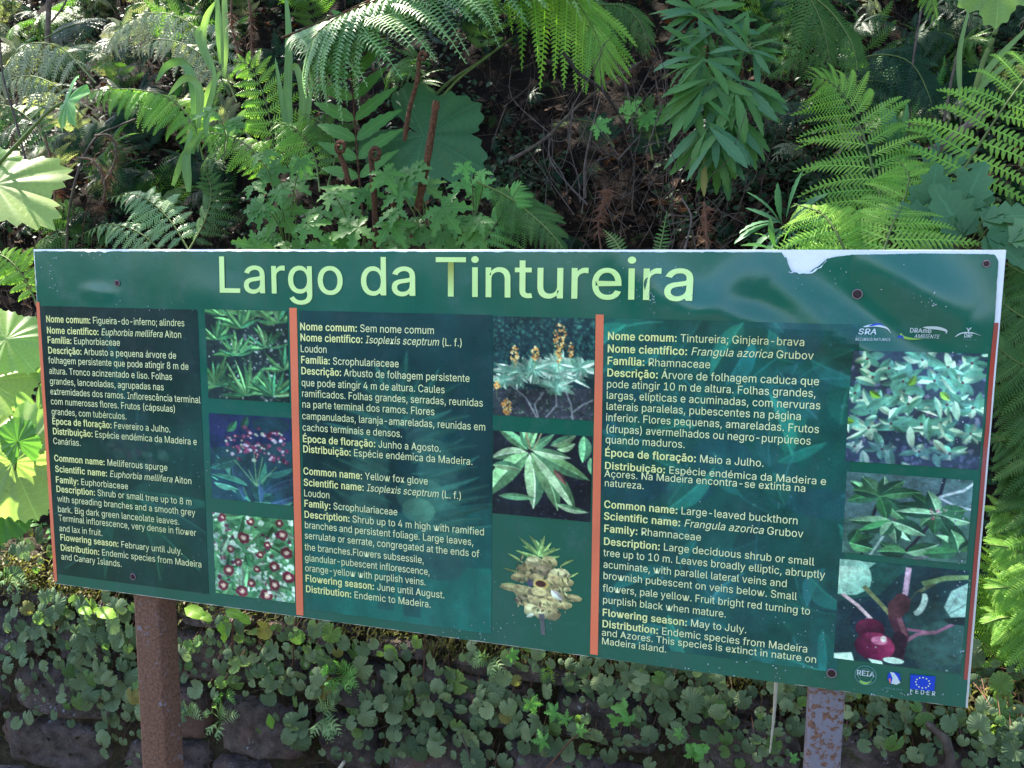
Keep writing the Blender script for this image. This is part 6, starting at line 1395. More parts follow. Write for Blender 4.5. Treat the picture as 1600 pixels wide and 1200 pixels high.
# the large dull leaf
t = plant('large_leaved_plant', 'single large dull green lobed leaf behind the brown fern shoots', 'plant', 665, 220, 1.1)
big_leaf('leaf', t, 662, 212, 1.02, 108, (735, 250), M_['lobed_dark'], (0.1, -.9, .45), 5, .30, 26, .15, .05)
mb = MB(); mb.add(tube_t(spline([P(662, 212, 1.03), P(700, 140, 1.1), P(762, 88, 1.15), P(800, 60, 1.2)], 10), .004, .003, 6)); mb.build('stalk', M_['stem'], t)

# big palmate leaves on the left
t = plant('palmate_plant', 'large pale lobed leaf on a long stalk at the upper left picture edge', 'plant', 20, 280, .6)
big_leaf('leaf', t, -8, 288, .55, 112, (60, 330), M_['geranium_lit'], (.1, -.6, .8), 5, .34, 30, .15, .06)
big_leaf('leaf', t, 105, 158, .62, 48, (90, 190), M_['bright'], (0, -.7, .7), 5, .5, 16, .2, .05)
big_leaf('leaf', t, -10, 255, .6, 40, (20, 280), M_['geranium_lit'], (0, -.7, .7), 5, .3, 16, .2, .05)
mb = MB(); mb.add(tube_t(spline([P(-20, 275, .6), P(30, 222, .6), P(75, 175, .6), P(98, 160, .61)], 10), .0045, .0035, 7)); mb.build('stalk', M_['stem'], t)
LL = 'big sunlit lobed leaves left of the board'
def left_leaf(label, items, base):
    t = plant('lobed_leaf_plant', label, 'plant', base[0], base[1], base[2], LL)
    for px, py, y, r, tip, nh, mk in items:
        big_leaf('leaf', t, px, py, y, r, tip, M_[mk], nh, 7, .12, 40, .12, .045, .10)
        mb = MB(); a = P(px, py, y); b = P(base[0], base[1] + 60, base[2] + .1); mb.add(tube_t(spline([a, a.lerp(b, .5) + Vector((0, 0, -.02)), b], 8), .0025, .003, 6)); mb.build('stalk', M_['stem'], t)
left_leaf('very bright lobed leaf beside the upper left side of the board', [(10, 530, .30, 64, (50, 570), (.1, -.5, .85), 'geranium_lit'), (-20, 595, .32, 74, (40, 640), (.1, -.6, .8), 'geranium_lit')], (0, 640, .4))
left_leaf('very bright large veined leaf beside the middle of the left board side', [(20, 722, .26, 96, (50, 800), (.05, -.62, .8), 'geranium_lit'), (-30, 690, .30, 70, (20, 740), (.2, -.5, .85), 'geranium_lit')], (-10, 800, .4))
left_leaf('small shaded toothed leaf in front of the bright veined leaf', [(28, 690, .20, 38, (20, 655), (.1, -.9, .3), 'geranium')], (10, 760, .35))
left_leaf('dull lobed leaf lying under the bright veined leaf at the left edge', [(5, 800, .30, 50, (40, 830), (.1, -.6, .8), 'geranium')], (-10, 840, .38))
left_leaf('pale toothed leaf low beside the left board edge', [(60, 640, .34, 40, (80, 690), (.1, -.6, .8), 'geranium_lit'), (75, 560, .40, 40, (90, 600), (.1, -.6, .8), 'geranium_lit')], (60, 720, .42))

# strap leaves
def strap(label, blades, base, name='strap_leaved_plant'):
    t = plant(name, label, 'plant', *base)
    for pts, w in blades:
        Q = spline([P(*q) for q in pts], 16); V = []; U = []
        for i, q in enumerate(Q):
            f_ = i / 16; T_ = (Q[min(i + 1, 16)] - Q[max(i - 1, 0)]).normalized(); vw = (q - CAM).normalized()
            S = T_.cross(vw + Vector((.4 * math.sin(f_ * 2), 0, .2))).normalized(); ww = w * pxm(q) / 2 * min(1, .45 + f_ * 2) * (1 - f_ ** 3) ** .7 + .0003
            bk = T_.cross(S) * ww * .3
            for sg in (1, 0, -1): V.append(q + S * ww * sg + (bk if sg else Vector((0, 0, 0)))); U.append((abs(sg), f_))
        T = []
        for i in range(16):
            a = i * 3
            for k in (0, 1): T += [(a + k, a + k + 1, a + k + 4), (a + k, a + k + 4, a + k + 3)]
        link('leaf', mesh_np('leaf', np.array(V) - np.array(t.location), T, np.array(U)), M_['strap'], t)
strap('strap-leaved plant with arching blades in the sun, upper left', [([(300, 240, .95), (305, 150, .97), (290, 100, .98), (262, 102, .98), (243, 130, .97)], 15), ([(310, 200, .95), (312, 140, .95), (290, 122, .95), (262, 150, .93)], 13), ([(300, 240, 1.0), (325, 150, 1.0), (345, 110, 1.0)], 13), ([(295, 300, .9), (292, 250, .9), (300, 200, .92)], 14), ([(270, 290, .9), (285, 250, .9), (300, 225, .9), (320, 200, .9)], 11), ([(330, 240, .95), (322, 190, .95), (335, 130, .95), (332, 90, .95)], 9), ([(340, 250, .95), (370, 190, .98), (385, 170, .98)], 9)], (300, 240, .95))
strap('upright sunlit strap leaves at the top left, under the picture edge', [([(335, 110, 1.15), (318, 70, 1.15), (322, 30, 1.15), (338, 0, 1.15)], 12), ([(345, 100, 1.15), (342, 50, 1.15), (340, 5, 1.15), (335, -30, 1.15)], 10), ([(330, 110, 1.15), (310, 60, 1.15), (312, 40, 1.15)], 10), ([(350, 120, 1.15), (352, 40, 1.15), (350, -40, 1.15)], 12)], (338, 110, 1.15))
strap('shaded strap leaves left of the upright fern', [([(455, 230, 1.05), (450, 160, 1.05), (452, 60, 1.05), (446, -20, 1.05)], 14), ([(470, 220, 1.05), (474, 150, 1.05), (464, 105, 1.05), (455, 110, 1.05)], 13), ([(465, 230, 1.05), (482, 170, 1.05), (488, 110, 1.05)], 9), ([(450, 220, 1.05), (440, 150, 1.05), (430, 90, 1.05)], 9)], (460, 220, 1.05))
strap('narrow grassy leaves at the far right, in the shade', [([(1520, 140, 1.3), (1560, 90, 1.3), (1620, 30, 1.3)], 10), ([(1510, 160, 1.3), (1560, 110, 1.3), (1610, 80, 1.3)], 9), ([(1500, 150, 1.3), (1500, 80, 1.3), (1515, 10, 1.3)], 8)], (1520, 150, 1.3))

# coiled brown fern shoots
SG = 'coiled brown fern shoots'
def shoot(label, pts, curl, w):
    Q = spline([P(*q) for q in pts], 16); t = thing('fern_shoot', label, 'fern shoot', Q[0], SG)
    mb = MB(); s = pxm(Q[-1]); mb.add(tube_t(Q, w * s / 2 * 1.1, w * s / 2, 8, .15)); 
    if curl:
        c0 = Q[-1]; up = (Q[-1] - Q[-2]).normalized(); side = Vector((curl[1], 0, 0)); C_ = []
        r0 = curl[0] * s; cc = c0 + side * r0
        for i in range(34):
            a = math.pi - i * .27; r = r0 * (1 - i / 40); C_.append(cc + Vector((curl[1] * r * math.cos(a), -.0005 * i, r * math.sin(a) * 1.25)))
        mb.add(tube_t(C_, w * s / 2, w * s / 5, 8, .2))
    for _ in range(160):                       # scales
        k = random.uniform(0, 15.9); q = Q[int(k)].lerp(Q[int(k) + 1], k % 1)
        mb.add(tube_t([q, q + Vector((random.gauss(0, 1), random.gauss(0, 1), random.gauss(.6, .6))).normalized() * w * s * random.uniform(.6, 1.1)], .0005, .0001, 3))
    mb.build('shoot', M_['hairy'], t)
shoot('teardrop coiled shoot, leftmost, before the light fern', [(545, 292, .72), (540, 265, .72), (532, 245, .72), (526, 232, .72)], (9, 1), 8)
shoot('tall coiled shoot with a club-shaped head, just right of the leftmost one', [(588, 400, .7), (586, 340, .7), (583, 280, .7), (579, 243, .7)], (10, 1), 9)
shoot('straight brown shoot in front of the large dull leaf', [(652, 330, .72), (664, 270, .72), (674, 210, .72), (682, 158, .72)], None, 11)
shoot('slender coiled shoot reaching the pale frond tips', [(632, 220, .85), (640, 170, .85), (652, 125, .85), (655, 90, .85)], (7, 1), 7)
shoot('short brown shoot low among the geranium leaves', [(618, 395, .7), (616, 350, .7), (613, 305, .7)], None, 8)

# dead curled fronds and twigs
def cane(label, pts, r0, r1, mat, cat='twig', name='twig', group=None, hairy=0, seg=6):
    Q = spline([P(*q) for q in pts], 22); t = thing(name, label, cat, Q[0], group)
    s = pxm(Q[len(Q) // 2]); mb = MB(); mb.add(tube_t(Q, r0 * s, r1 * s, seg, .12)); mb.build('stem', mat, t)
    if hairy:
        mb = MB()
        for _ in range(hairy):
            k = random.uniform(4, 21.9); q = Q[int(k)].lerp(Q[int(k) + 1], k % 1)
            mb.add(random.choice(PIN['narrow']), frame_M(q, (random.gauss(0, 1), random.gauss(-.2, .6), random.gauss(-.6, .8)), (0, -1, .3), random.uniform(.012, .03)))
        tag(mb.build('withered_leaflets', M_['dead'], t), kind='stuff')
    return t
DG = 'dead curled fern fronds'
cane('dead pale fern stalk curving up from the left end of the board', [(104, 392, .8), (108, 330, .8), (124, 262, .82), (150, 215, .84), (185, 197, .85), (212, 186, .86)], 2.2, 1.4, M_['twig'], 'dead frond', 'dead_frond', DG)
cane('dead frond curled into a ring with withered brown leaflets', [(148, 212, .8), (172, 212, .8), (181, 238, .8), (172, 270, .8), (158, 285, .8)], 1.5, 1.2, M_['twig'], 'dead frond', 'dead_frond', DG, 120)
cane('dead frond hook hanging below the ring, withered leaflets', [(123, 246, .8), (146, 252, .8), (162, 280, .8), (162, 310, .8), (150, 330, .8)], 1.8, 1.2, M_['twig'], 'dead frond', 'dead_frond', DG, 110)
cane('brown dead frond hanging vertically at the left, behind the pale stalk', [(70, 215, .9), (80, 250, .9), (86, 290, .9), (84, 330, .9)], 1.6, 1.2, M_['stem_red'], 'dead frond', 'dead_frond', DG, 160)
cane('brown dead frond beside the sunny strap leaves at the top', [(362, -10, 1.1), (362, 40, 1.1), (372, 80, 1.1), (380, 110, 1.1)], 1.6, 1.2, M_['stem_red'], 'dead frond', 'dead_frond', DG, 160)
cane('brown dead frond hanging beside the upright strap leaves', [(388, -10, 1.1), (392, 40, 1.1), (394, 90, 1.1)], 1.6, 1.2, M_['stem_red'], 'dead frond', 'dead_frond', DG, 120)
cane('long pale dead frond stalk at the far left', [(40, 250, .9), (25, 190, .9), (5, 120, .9), (0, 60, .9)], 1.8, 1.2, M_['twig'], 'dead frond', 'dead_frond', DG)
cane('reddish dead frond low at the centre of the litter', [(940, 395, .75), (935, 350, .75), (945, 310, .75), (950, 295, .75)], 1.6, 1.2, M_['stem_red'], 'dead frond', 'dead_frond', DG, 120)
cane('reddish dead frond leaning on the litter under the shrub', [(1105, 395, .75), (1103, 350, .75), (1100, 315, .75)], 2.4, 1.6, M_['stem_red'], 'dead frond', 'dead_frond', DG, 60)
TG = 'bare twigs and branches on the bank'
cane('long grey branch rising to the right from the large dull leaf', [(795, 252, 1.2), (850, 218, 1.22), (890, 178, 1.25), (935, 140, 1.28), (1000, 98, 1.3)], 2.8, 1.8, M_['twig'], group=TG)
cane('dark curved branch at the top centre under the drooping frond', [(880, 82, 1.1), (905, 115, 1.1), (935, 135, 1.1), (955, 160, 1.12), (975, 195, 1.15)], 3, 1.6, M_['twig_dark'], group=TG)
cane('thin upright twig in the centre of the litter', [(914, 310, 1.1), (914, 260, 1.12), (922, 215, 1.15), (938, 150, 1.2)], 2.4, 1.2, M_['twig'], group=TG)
cane('sinuous root at the left of the litter', [(918, 320, 1.05), (885, 285, 1.05), (860, 250, 1.07), (858, 215, 1.1)], 1.8, 1.2, M_['twig'], group=TG)
cane('pale twig crossing behind the shrub on the left', [(900, 120, 1.3), (950, 115, 1.3), (1003, 96, 1.3)], 1.8, 1.2, M_['twig'], group=TG)
cane('brown forked twig near the small yellow-green fern', [(965, 250, 1.1), (985, 228, 1.12), (1000, 212, 1.14)], 1.8, 1.2, M_['twig'], group=TG)
cane('thin upright twig left of the shrub', [(990, 215, 1.15), (982, 150, 1.2), (968, 105, 1.25)], 1.6, 1.0, M_['twig'], group=TG)
cane('fallen log with lichen at the right, behind the curled fern', [(1455, 240, 1.05), (1490, 215, 1.05), (1538, 175, 1.05)], 10, 6, M_['twig'], 'log', 'fallen_log', seg=9)
cane('brown stem rising at the far right top', [(1517, 165, 1.3), (1535, 100, 1.3), (1558, 40, 1.32), (1570, -20, 1.35)], 4.5, 3.5, M_['stem'], group=TG)
cane('second brown stem at upper right', [(1475, 190, 1.4), (1490, 110, 1.4), (1512, 20, 1.42)], 2.4, 1.8, M_['twig'], group=TG)
cane('thin dark stem at upper right, beside the fanning fern', [(1420, 200, 1.5), (1425, 110, 1.5), (1440, 10, 1.5)], 2.2, 1.6, M_['twig'], group=TG)
cane('upright brown trunk-like stem at the top left', [(72, 120, 1.6), (75, 40, 1.6), (78, -30, 1.6)], 5, 4, M_['twig'], group=TG)
cane('bent twig in the upper left corner', [(80, 35, 1.5), (100, 8, 1.5), (110, -20, 1.5)], 1.8, 1.2, M_['twig'], group=TG)
cane('green stalk crossing behind the brown shoots', [(655, 175, 1.15), (700, 130, 1.2), (745, 100, 1.2), (765, 85, 1.22)], 2.6, 2.2, M_['stem'], group=TG)
cane('thin pale twig low at the right of the litter', [(1070, 390, .8), (1080, 340, .85), (1065, 310, .9)], 1.8, 1.2, M_['twig'], group=TG)
t = plant('large_leaved_plant', 'yellow-green lobed leaf cut by the top edge at far right', 'plant', 1560, 0, 1.1)
big_leaf('leaf', t, 1560, -25, 1.1, 62, (1560, 40), M_['geranium_lit'], (0, -.5, .85), 5, .3, 22, .15, .05)

# the odd things on the wall
cane('white straw hanging below the board left of the grey post', [(1213, 1062, .30), (1210, 1110, .30), (1206, 1150, .30), (1203, 1176, .30)], 3.2, 1.1, M_['straw'], 'straw', 'hanging_straw')
cane('thick bent root crawling down the wall at lower right', [(1435, 1095, .40), (1450, 1130, .38), (1478, 1158, .37), (1488, 1205, .37)], 6.5, 7.5, M_['twig'], 'root', 'root', seg=9)
cane('thin red stalk hanging under the board at centre left', [(664, 990, .38), (663, 1030, .38), (661, 1075, .38)], 1.3, .9, M_['stem_red'], 'stalk', 'hanging_stalk')
cane('thin brown stalk hanging under the first orange stripe', [(463, 962, .38), (459, 1000, .38), (458, 1040, .38)], 1.5, 1.0, M_['stem_red'], 'stalk', 'hanging_stalk')
cane('thin brown stalk hanging right of the rusty post', [(364, 970, .38), (362, 1020, .38), (355, 1060, .38)], 1.4, 1.0, M_['stem_red'], 'stalk', 'hanging_stalk')
cane('bent reddish stem at the lower centre right', [(855, 1200, .37), (880, 1170, .36), (900, 1150, .36), (925, 1140, .36)], 1.6, 1.0, M_['stem_red'], 'stalk', 'hanging_stalk')
cane('slender stalk under the central big round leaves', [(718, 1142, .37), (728, 1165, .36), (735, 1190, .36)], 1.5, 1.0, M_['twig'], 'stalk', 'hanging_stalk')
cane('pale fallen twig at the bottom centre left', [(528, 1205, .36), (538, 1190, .36)], 3.5, 2.5, M_['straw'], 'twig', 'twig')
LM = [tmesh('leaf', blade_t(8, .26, .5, .03, .15, .5, 0, .3), M_['lime']) for _ in range(2)]
def lime(label, items):
    t = plant('lime_leaved_plant', label, 'plant', items[0][0], items[0][1], .36)
    for px, py, L, dx, dy in items:
        p = P(px, py, .34); inst('leaf', random.choice(LM), None, t, frame_M(p, P(px + dx, py + dy, .33) - p, (0, -.6, .8), L * pxm(p)))
lime('bright lime leaf just below the board left of the rusty post', [(150, 955, 42, 30, 6), (122, 952, 30, 30, 6)])
lime('bright lime leaves below the board right of the rusty post', [(288, 950, 44, 30, 12), (310, 958, 30, 20, 10), (352, 955, 36, 30, 8), (372, 960, 28, 20, 14)])
lime('small lime leaves dangling by the thin brown stalk', [(345, 970, 22, 2, 20), (352, 985, 20, -3, 20), (420, 1115, 24, 4, 20)])
S3 = [tmesh('leaf', palmate_t(3, 2.6, W=.3, ser=.2, teeth=2), M_['bright']) for _ in range(2)]
def seedling(label, items, ms=GERL, name='seedling'):
    t = plant(name, label, 'seedling', items[0][0], items[0][1], .38)
    for px, py, L in items:
        p = P(px, py, .345 + random.uniform(-.01, .01)); a = random.uniform(0, 6.28)
        inst('leaf', random.choice(ms), None, t, frame_M(p, (math.cos(a), -.1, math.sin(a)), (random.gauss(0, .2), -1, .3), L * .52 * pxm(p)))
        mb = MB(); mb.add(tube_t([p, P(px, py + 14, .40)], .0008, .0009, 4)); mb.build('stalk', M_['stem'], t)
seedling('light green cut-leaved seedling on the wall below the printed flower head', [(830, 1098, 42), (868, 1112, 40), (885, 1125, 34)])
seedling('light green seedling low on the wall beneath the flower head', [(850, 1158, 42), (905, 1140, 28)])
seedling('three-parted bright seedling near the middle right of the wall', [(978, 1108, 50), (962, 1120, 44), (985, 1128, 40)], S3)
seedling('bright leafy seedling at the lower middle right', [(1090, 1165, 60), (1100, 1178, 44), (1082, 1180, 40)], S3)
seedling('tiny cut-leaved seedling right of the second stripe on the wall', [(1063, 1145, 26), (798, 1022, 30), (1238, 1185, 24)])
FT = 'tiny lacy fern tufts on the wall'
def tuft(label, cx, cy, n, L, mat, kind='fine'):
    t = plant('fern_tuft', label, 'fern tuft', cx, cy, .38, FT)
    for k in range(n):
        a = random.uniform(0, 6.28); x2, y2 = cx + math.cos(a) * L, cy + math.sin(a) * L * .9 + 8
        frond(t, [(cx, cy, .39), ((cx + x2) / 2, (cy + y2) / 2 - 5, .35), (x2, y2, .34)], L * .42, M_[mat], kind, 7, (0, -.9, .4), 60, (.7, .3), hang=.2, sr=.0007)
tuft('bright lacy fern tuft below the board, left of centre', 530, 1055, 14, 34, 'bright')
tuft('greyish little fern hanging below the bright tuft', 505, 1120, 7, 40, 'fern_pale')
tuft('pale small fern on the wall right of the rusty post, low', 345, 1125, 7, 34, 'fern_pale')
tuft('small jagged fern against the rusty post, low right side', 290, 1115, 6, 28, 'fern_pale')
tuft('tiny yellow-green fern under the board between post and first stripe', 350, 1085, 8, 20, 'bright')
tuft('little fern under the board right of the red stalk', 765, 1030, 6, 30, 'fern_pale')
tuft('bright tiny fern by the hanging round leaves', 860, 1050, 5, 18, 'lime')
tuft('small fern in the sun on the ledge at the left edge', 20, 900, 6, 30, 'fern_pale')

# ------------------------------------------------------------------ undergrowth that nobody could count
mb = MB(); mbl = MB(); mbd = MB()
def scatter_px(n, box, fn):
    for _ in range(n):
        px, py = random.uniform(box[0], box[2]), random.uniform(box[1], box[3]); p = bank_hit(px, py); fn(p, px, py)
lit_t = [blade_t(5, random.uniform(.18, .35), .5, 0, .3, random.uniform(.3, 1.8), random.uniform(-1, 1), .3) for _ in range(8)]
def lit_fn(p, px, py):
    M = frame_M(p + Vector((0, -random.uniform(0, .04), random.uniform(0, .05))), (random.gauss(0, 1), random.gauss(0, 1), random.gauss(0, .6)), (random.gauss(0, .6), -.5, .8), random.uniform(.02, .075))
    mbd.add(random.choice(lit_t), M)
scatter_px(5200, (-150, -60, 1750, 620), lit_fn)
tag(mbd.build('leaf_litter', M_['litter']), 'brown dead leaves covering the bank', 'leaf litter', kind='stuff')
tw = MB()
def twig_fn(p, px, py):
    d = Vector((random.gauss(0, .7), random.gauss(-.2, .3), random.gauss(.3, .8))).normalized(); L = random.uniform(.08, .4)
    q = p + Vector((0, -random.uniform(0, .1), random.uniform(0, .06)))
    tw.add(tube_t(spline([q, q + d * L * .5 + Vector((random.gauss(0, .03), random.gauss(0, .03), random.gauss(0, .03))), q + d * L], 5), random.uniform(.0008, .0026), .0006, 4))
scatter_px(900, (-150, -80, 1750, 560), twig_fn)
scatter_px(260, (780, 100, 1250, 400), twig_fn)
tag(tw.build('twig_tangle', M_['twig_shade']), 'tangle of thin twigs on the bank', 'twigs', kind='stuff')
tg = MB()
for _ in range(130):
    px, py = random.gauss(980, 110), random.uniform(150, 390); y = random.uniform(.85, 1.3); p = P(px, py, y); L = random.uniform(.06, .26)
    d = Vector((random.gauss(0, .45), random.gauss(0, .2), random.choice((-1, 1)) * random.uniform(.4, 1))).normalized()
    tg.add(tube_t(spline([p, p + d * L * .5 + Vector((random.gauss(0, .02), 0, random.gauss(0, .02))), p + d * L], 6), random.uniform(.0008, .0022), .0006, 4))
tag(tg.build('bare_stems', M_['twig']), 'bare thin grey stems in the dark gap at the centre of the bank', 'twigs', kind='stuff')
dk = MB(); md = MB(); li = MB()
def und_fn(p, px, py, mbx=None, big=1.0):
    m = mbx or (dk if random.random() < .6 else md)
    q = p + Vector((random.gauss(0, .03), 0, 0)); a = random.uniform(-1.5, 1.5); L = random.uniform(.18, .42) * big
    tip = q + Vector((math.sin(a) * L, -random.uniform(.05, .3) * big, abs(math.cos(a)) * L * .7))
    mid = q.lerp(tip, .55) + Vector((0, -.02, L * .28))
    b = frond(None, [q, mid, tip + Vector((0, -.03, -.04))], random.uniform(45, 70) * big, None, random.choice(('open', 'open', 'fine')), 10, (random.gauss(0, .3), -.7, .7), 60, (.6, .3), parts=False, hang=.3, sr=.0015)
    for t in zip(b.V, b.T, b.U): pass
    V = np.concatenate(b.V); T = np.concatenate(b.T); U = np.concatenate(b.U); m.add((V, T, U))
scatter_px(80, (-100, -80, 760, 200), und_fn)
dy = MB(); scatter_px(46, (-100, -80, 480, 330), lambda p, a, b: und_fn(p, a, b, dy, .8)); scatter_px(16, (1150, -80, 1700, 300), lambda p, a, b: und_fn(p, a, b, dy, .7))
scatter_px(26, (780, -80, 1250, 60), und_fn)
scatter_px(60, (1150, -80, 1700, 240), und_fn)
scatter_px(40, (-100, 200, 400, 420), und_fn)
scatter_px(18, (1200, 200, 1700, 420), und_fn)
scatter_px(22, (740, 60, 1200, 400), lambda p, a, b: und_fn(p, a, b, dk, .4))
# herb layer of small leaves
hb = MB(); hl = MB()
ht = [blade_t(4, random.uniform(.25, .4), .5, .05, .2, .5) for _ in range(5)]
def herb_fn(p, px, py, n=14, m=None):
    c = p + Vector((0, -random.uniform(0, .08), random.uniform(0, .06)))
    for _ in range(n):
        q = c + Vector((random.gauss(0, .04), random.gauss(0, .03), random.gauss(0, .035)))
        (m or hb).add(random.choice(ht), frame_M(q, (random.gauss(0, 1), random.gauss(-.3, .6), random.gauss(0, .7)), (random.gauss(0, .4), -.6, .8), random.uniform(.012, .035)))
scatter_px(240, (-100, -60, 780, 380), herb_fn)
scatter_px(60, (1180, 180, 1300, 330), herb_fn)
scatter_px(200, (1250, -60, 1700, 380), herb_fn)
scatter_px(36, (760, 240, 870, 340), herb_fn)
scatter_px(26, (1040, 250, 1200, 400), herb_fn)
# growth behind the sign, down to the ledge, seen left and right of the board
for _ in range(90):
    x = random.uniform(.95, 1.7); y = random.uniform(.5, 1.1); herb_fn(Vector((x, y, bank_z(x, y) + random.uniform(0, .12))), 0, 0, 16)
for _ in range(50):
    x = random.uniform(-1.9, -1.1); y = random.uniform(.55, 1.1); herb_fn(Vector((x, y, bank_z(x, y) + random.uniform(0, .1))), 0, 0, 14, hl)
for _ in range(14):
    x = random.uniform(.95, 1.6); y = random.uniform(.6, 1.2); und_fn(Vector((x, y, bank_z(x, y))), 0, 0, md, .8)
for m_, nm, mt_, lb in ((dy, 'dry_fern_undergrowth', 'fern_dry', 'greyish half dry ferny undergrowth on the upper left bank'), (dk, 'shaded_undergrowth', 'fern_shaded', 'dark ferny undergrowth in the shade of the bank'), (md, 'fern_undergrowth', 'fern_mid', 'mid green ferny undergrowth covering the bank'), (hb, 'herb_layer', 'hidden', 'small-leaved weeds covering the bank, coloured dark for its shade'), (hl, 'sunny_weeds', 'geranium', 'small green weeds behind the left end of the board')):
    tag(m_.build(nm, M_[mt_]), lb, 'undergrowth', kind='stuff')

# ------------------------------------------------------------------ unseen trees added above and beside the bank to shape the light
tt = thing('added_shade_tree', 'unseen leafy tree added on the upper bank, its crown shaped to shade the slope', 'tree', (-.6, 5.6, bank_z(-.6, 5.6)))
M_['crown'] = leaf_mat('crown_leaf', (.04, .09, .02), nveins=.01, transl=.3)
mb = MB(); z0 = bank_z(-.6, 5.6)
mb.add(tube_t([(-.6, 5.6, z0 - .3), (-.55, 5.4, z0 + 1.2), (-.4, 5.0, z0 + 2.6), (0, 4.6, z0 + 4)], .16, .06, 10, .1))
for a, b in (((-.4, 5.0, 7.2), (2.2, 3.8, 8.2)), ((-.5, 5.2, 6.8), (-2.6, 4.2, 7.8)), ((-.4, 5.0, 7.4), (.6, 3.4, 8.4))): mb.add(tube_t(spline([Vector(a), Vector(a).lerp(Vector(b), .5) + Vector((0, 0, .3)), Vector(b)], 8), .06, .02, 7))
mb.build('trunk', M_['twig'], tt)
cr = MB(); lt = [blade_t(2, .3, .5, 0, .2, .4) for _ in range(4)]
GAPS = [(490, 70, .93, .10), (540, 60, .95, .11), (600, 40, 1.0, .11), (660, 50, 1.0, .11), (730, 40, 1.0, .11), (800, 20, 1.1, .11), (860, 40, 1.13, .11), (920, 60, 1.13, .08),
        (200, 50, 1.28, .10), (270, 60, 1.28, .08), (40, 110, 1.12, .09), (90, 90, 1.12, .07), (160, 160, .93, .09), (230, 160, .93, .09), (290, 150, .95, .08), (320, 60, 1.1, .07), (400, 170, 1.03, .09), (370, 110, 1.03, .06), (300, 240, .93, .06),
        (230, 340, .8, .08), (170, 340, .8, .06), (320, 330, .8, .05), (30, 300, .55, .09), (10, 530, .3, .2), (20, 720, .26, .2), (40, 870, .45, .12), (460, 230, .95, .06), (500, 300, .68, .05), (600, 360, .62, .04),
        (1270, 130, .78, .06), (1330, 180, .78, .07), (1300, 240, .76, .06), (1380, 300, .72, .06), (1290, 340, .55, .06), (1400, 350, .55, .05), (1560, 150, .7, .06), (1500, 240, .7, .07), (1370, 220, .76, .07), (1350, 380, .5, .09), (1600, 130, .7, .08), (560, 330, .68, .05), (680, 320, .66, .04), (1460, 20, 1.0, .05), (1560, 10, 1.1, .07),
        (1570, 860, .42, .10), (1560, 960, .42, .10), (1560, 1050, .45, .08), (1550, 610, .45, .05), (1060, 20, 1.0, .03), (1160, 90, 1.0, .03), (830, 350, .72, .04)]
GAPS += [(x, 391, 0.0, .05) for x in range(60, 1580, 60)] + [(x, 930 + x * .1, .45, .05) for x in range(60, 1500, 160)]
GAPS = [(P(a, b, y), r) for a, b, y, r in GAPS]
def sunny(q):                                 # openings cut in the crown so that sun reaches chosen spots
    for p, r in GAPS:
        d = q - p; t = d.dot(SUN)
        if (d - SUN * t).length < r: return True
    return False
def shade_patch(px, py, y, r, n):
    """a clump of crown leaves on the way of the sun to a place on the bank"""
    p = P(px, py, y) if y is not None else bank_hit(px, py)
    c = p + SUN * ((6.6 - p.z) / SUN.z)
    for _ in range(n):
        v = Vector((random.gauss(0, 1), random.gauss(0, 1), random.gauss(0, .5)))
        q = c + Vector((v.x * r * .55, v.y * r * .55, v.z * .35))
        if sunny(q): continue
        cr.add(random.choice(lt), frame_M(q, (random.gauss(0, 1), random.gauss(0, 1), random.gauss(0, .4)), (random.gauss(0, .4), random.gauss(0, .4), 1), random.uniform(.08, .16)))
SHADE = [(1262, 1110, .06, .3, 500), (1262, 1180, .06, .3, 500), (760, 150, 1.3, .4, 700), (540, 150, 1.3, .4, 500), (1180, 300, .8, .35, 600), (60, 250, 1.2, .4, 500), (230, 250, 1.2, .4, 500), (700, 0, 1.8, .5, 700), (420, 20, 1.6, .4, 500), (250, 0, 1.8, .5, 600), (980, 260, 1.2, .5, 1400), (900, 330, 1.0, .45, 1000), (1050, 330, .9, .4, 900), (840, 160, 1.4, .45, 900), (960, 180, 1.2, .55, 1300), (860, 250, 1.1, .4, 700), (1040, 300, 1.0, .42, 800), (1250, 60, 1.6, .55, 900), (1420, 60, 1.6, .6, 1000), (1400, 180, 1.2, .35, 500), (1100, 60, 1.8, .6, 900), (640, 270, .9, .22, 300), (760, 60, 2.0, .6, 700), (420, 60, 1.8, .5, 500), (120, 40, 2.0, .6, 700), (1120, 200, 1.0, .34, 600), (520, 340, .7, .2, 130), (700, 330, .7, .22, 200), (1500, 330, .7, .25, 220), (30, 330, .6, .2, 150), (180, 250, 1.0, .25, 200), (350, 350, .8, .2, 150), (100, 500, .45, .15, 60), (1590, 500, .6, .3, 350), (1590, 650, .5, .3, 350), (950, 380, .7, .35, 500), (750, 380, .6, .2, 150), (1600, 180, 1.2, .4, 500)]
for s_ in SHADE: shade_patch(s_[0], s_[1], s_[2], s_[3] * .5, int(s_[4] * .22))
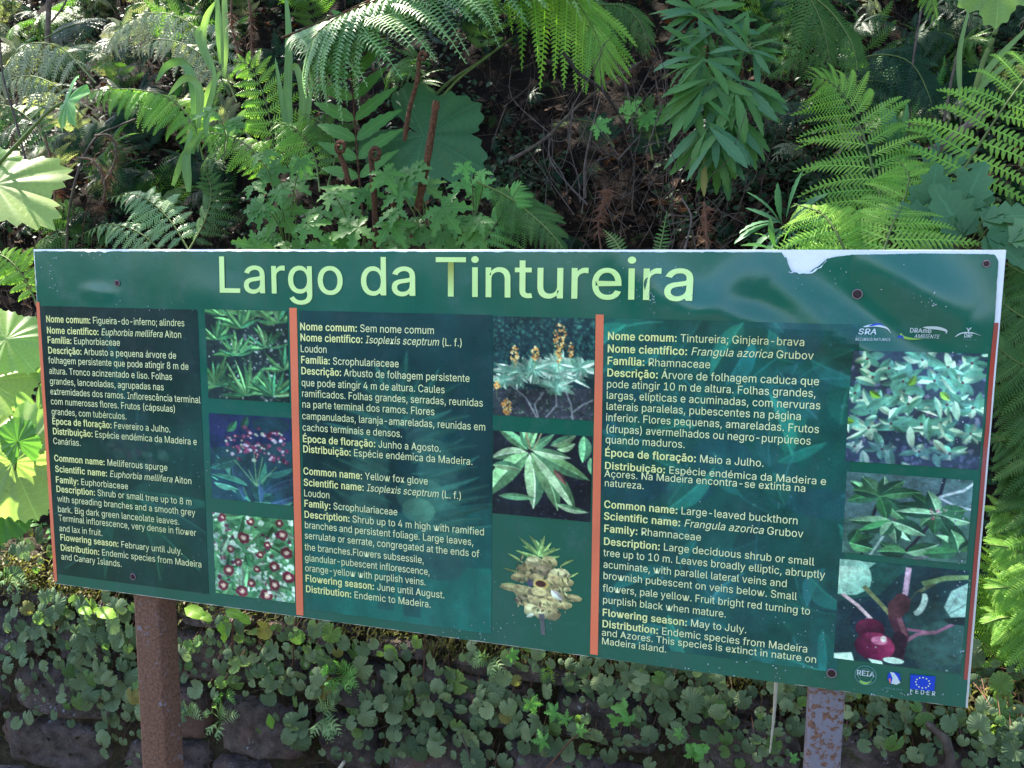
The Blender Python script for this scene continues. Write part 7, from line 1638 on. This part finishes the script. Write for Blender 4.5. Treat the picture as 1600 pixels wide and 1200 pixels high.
def crown_clumps(mbx, n, box, per=26, r=.35):
    for _ in range(n):
        c = Vector([random.uniform(box[i], box[i + 3]) for i in range(3)])
        if c.z < bank_z(c.x, c.y) + 1.0: continue
        for _ in range(per):
            q = c + Vector((random.gauss(0, r), random.gauss(0, r), random.gauss(0, r * .5)))
            if sunny(q): continue
            mbx.add(random.choice(lt), frame_M(q, (random.gauss(0, 1), random.gauss(0, 1), random.gauss(0, .4)), (random.gauss(0, .4), random.gauss(0, .4), 1), random.uniform(.12, .24)))
crown_clumps(cr, 300, (-4.5, 3.3, 5.2, 3.5, 8.5, 8.0))
crown_clumps(cr, 120, (-4.4, 1.3, 5.6, 3.2, 3.3, 7.8), 22, .3)
tag(cr.build('crown', M_['crown'], tt), kind='stuff')

t2 = thing('added_shade_tree', 'unseen second tree added to the right of the bank, its crown closing off the sky', 'tree', (4.6, 2.4, bank_z(4.6, 2.4)))  # added out of view to block skylight from the right
mb = MB(); z0 = bank_z(4.6, 2.4)
mb.add(tube_t([(4.6, 2.4, z0 - .3), (4.5, 2.3, z0 + 1.5), (4.2, 2.2, z0 + 3), (4.0, 2.0, z0 + 4.4)], .15, .05, 10, .1))
for b in ((2.4, 2.6, 6.2), (2.8, 1.0, 5.8), (3.6, .2, 6.6)): mb.add(tube_t(spline([Vector((4.3, 2.2, z0 + 2.6)), Vector((4.3, 2.2, z0 + 3)).lerp(Vector(b), .5) + Vector((0, 0, .3)), Vector(b)], 8), .05, .02, 7))
mb.build('trunk', M_['twig'], t2)
cr = MB(); crown_clumps(cr, 230, (2.0, -.3, 4.2, 5.5, 4.5, 7.0))
tag(cr.build('crown', M_['crown'], t2), kind='stuff')

# unseen bushes added across the path as a dark reflection for the board
hg = MB()
ht2 = [blade_t(2, .32, .5, 0, .2, .4) for _ in range(4)]
for _ in range(9000):
    x = random.uniform(-9, 10); z = random.uniform(0, 1) ** .8 * (1.9 + .7 * noise.noise(Vector((x * .5, 0, 0))) + .4 * noise.noise(Vector((x * 2, 4, 0)))); y = -4.6 - random.uniform(0, 1.2) - z * .25
    hg.add(random.choice(ht2), frame_M(Vector((x, y, z)), (random.gauss(0, 1), random.gauss(0, 1), random.gauss(0, .6)), (random.gauss(0, .5), .6, .6), random.uniform(.16, .34)))
tag(hg.build('added_far_bushes', M_['crown']), 'unseen dense bushes added beyond the path for the board to mirror', 'undergrowth', kind='stuff')
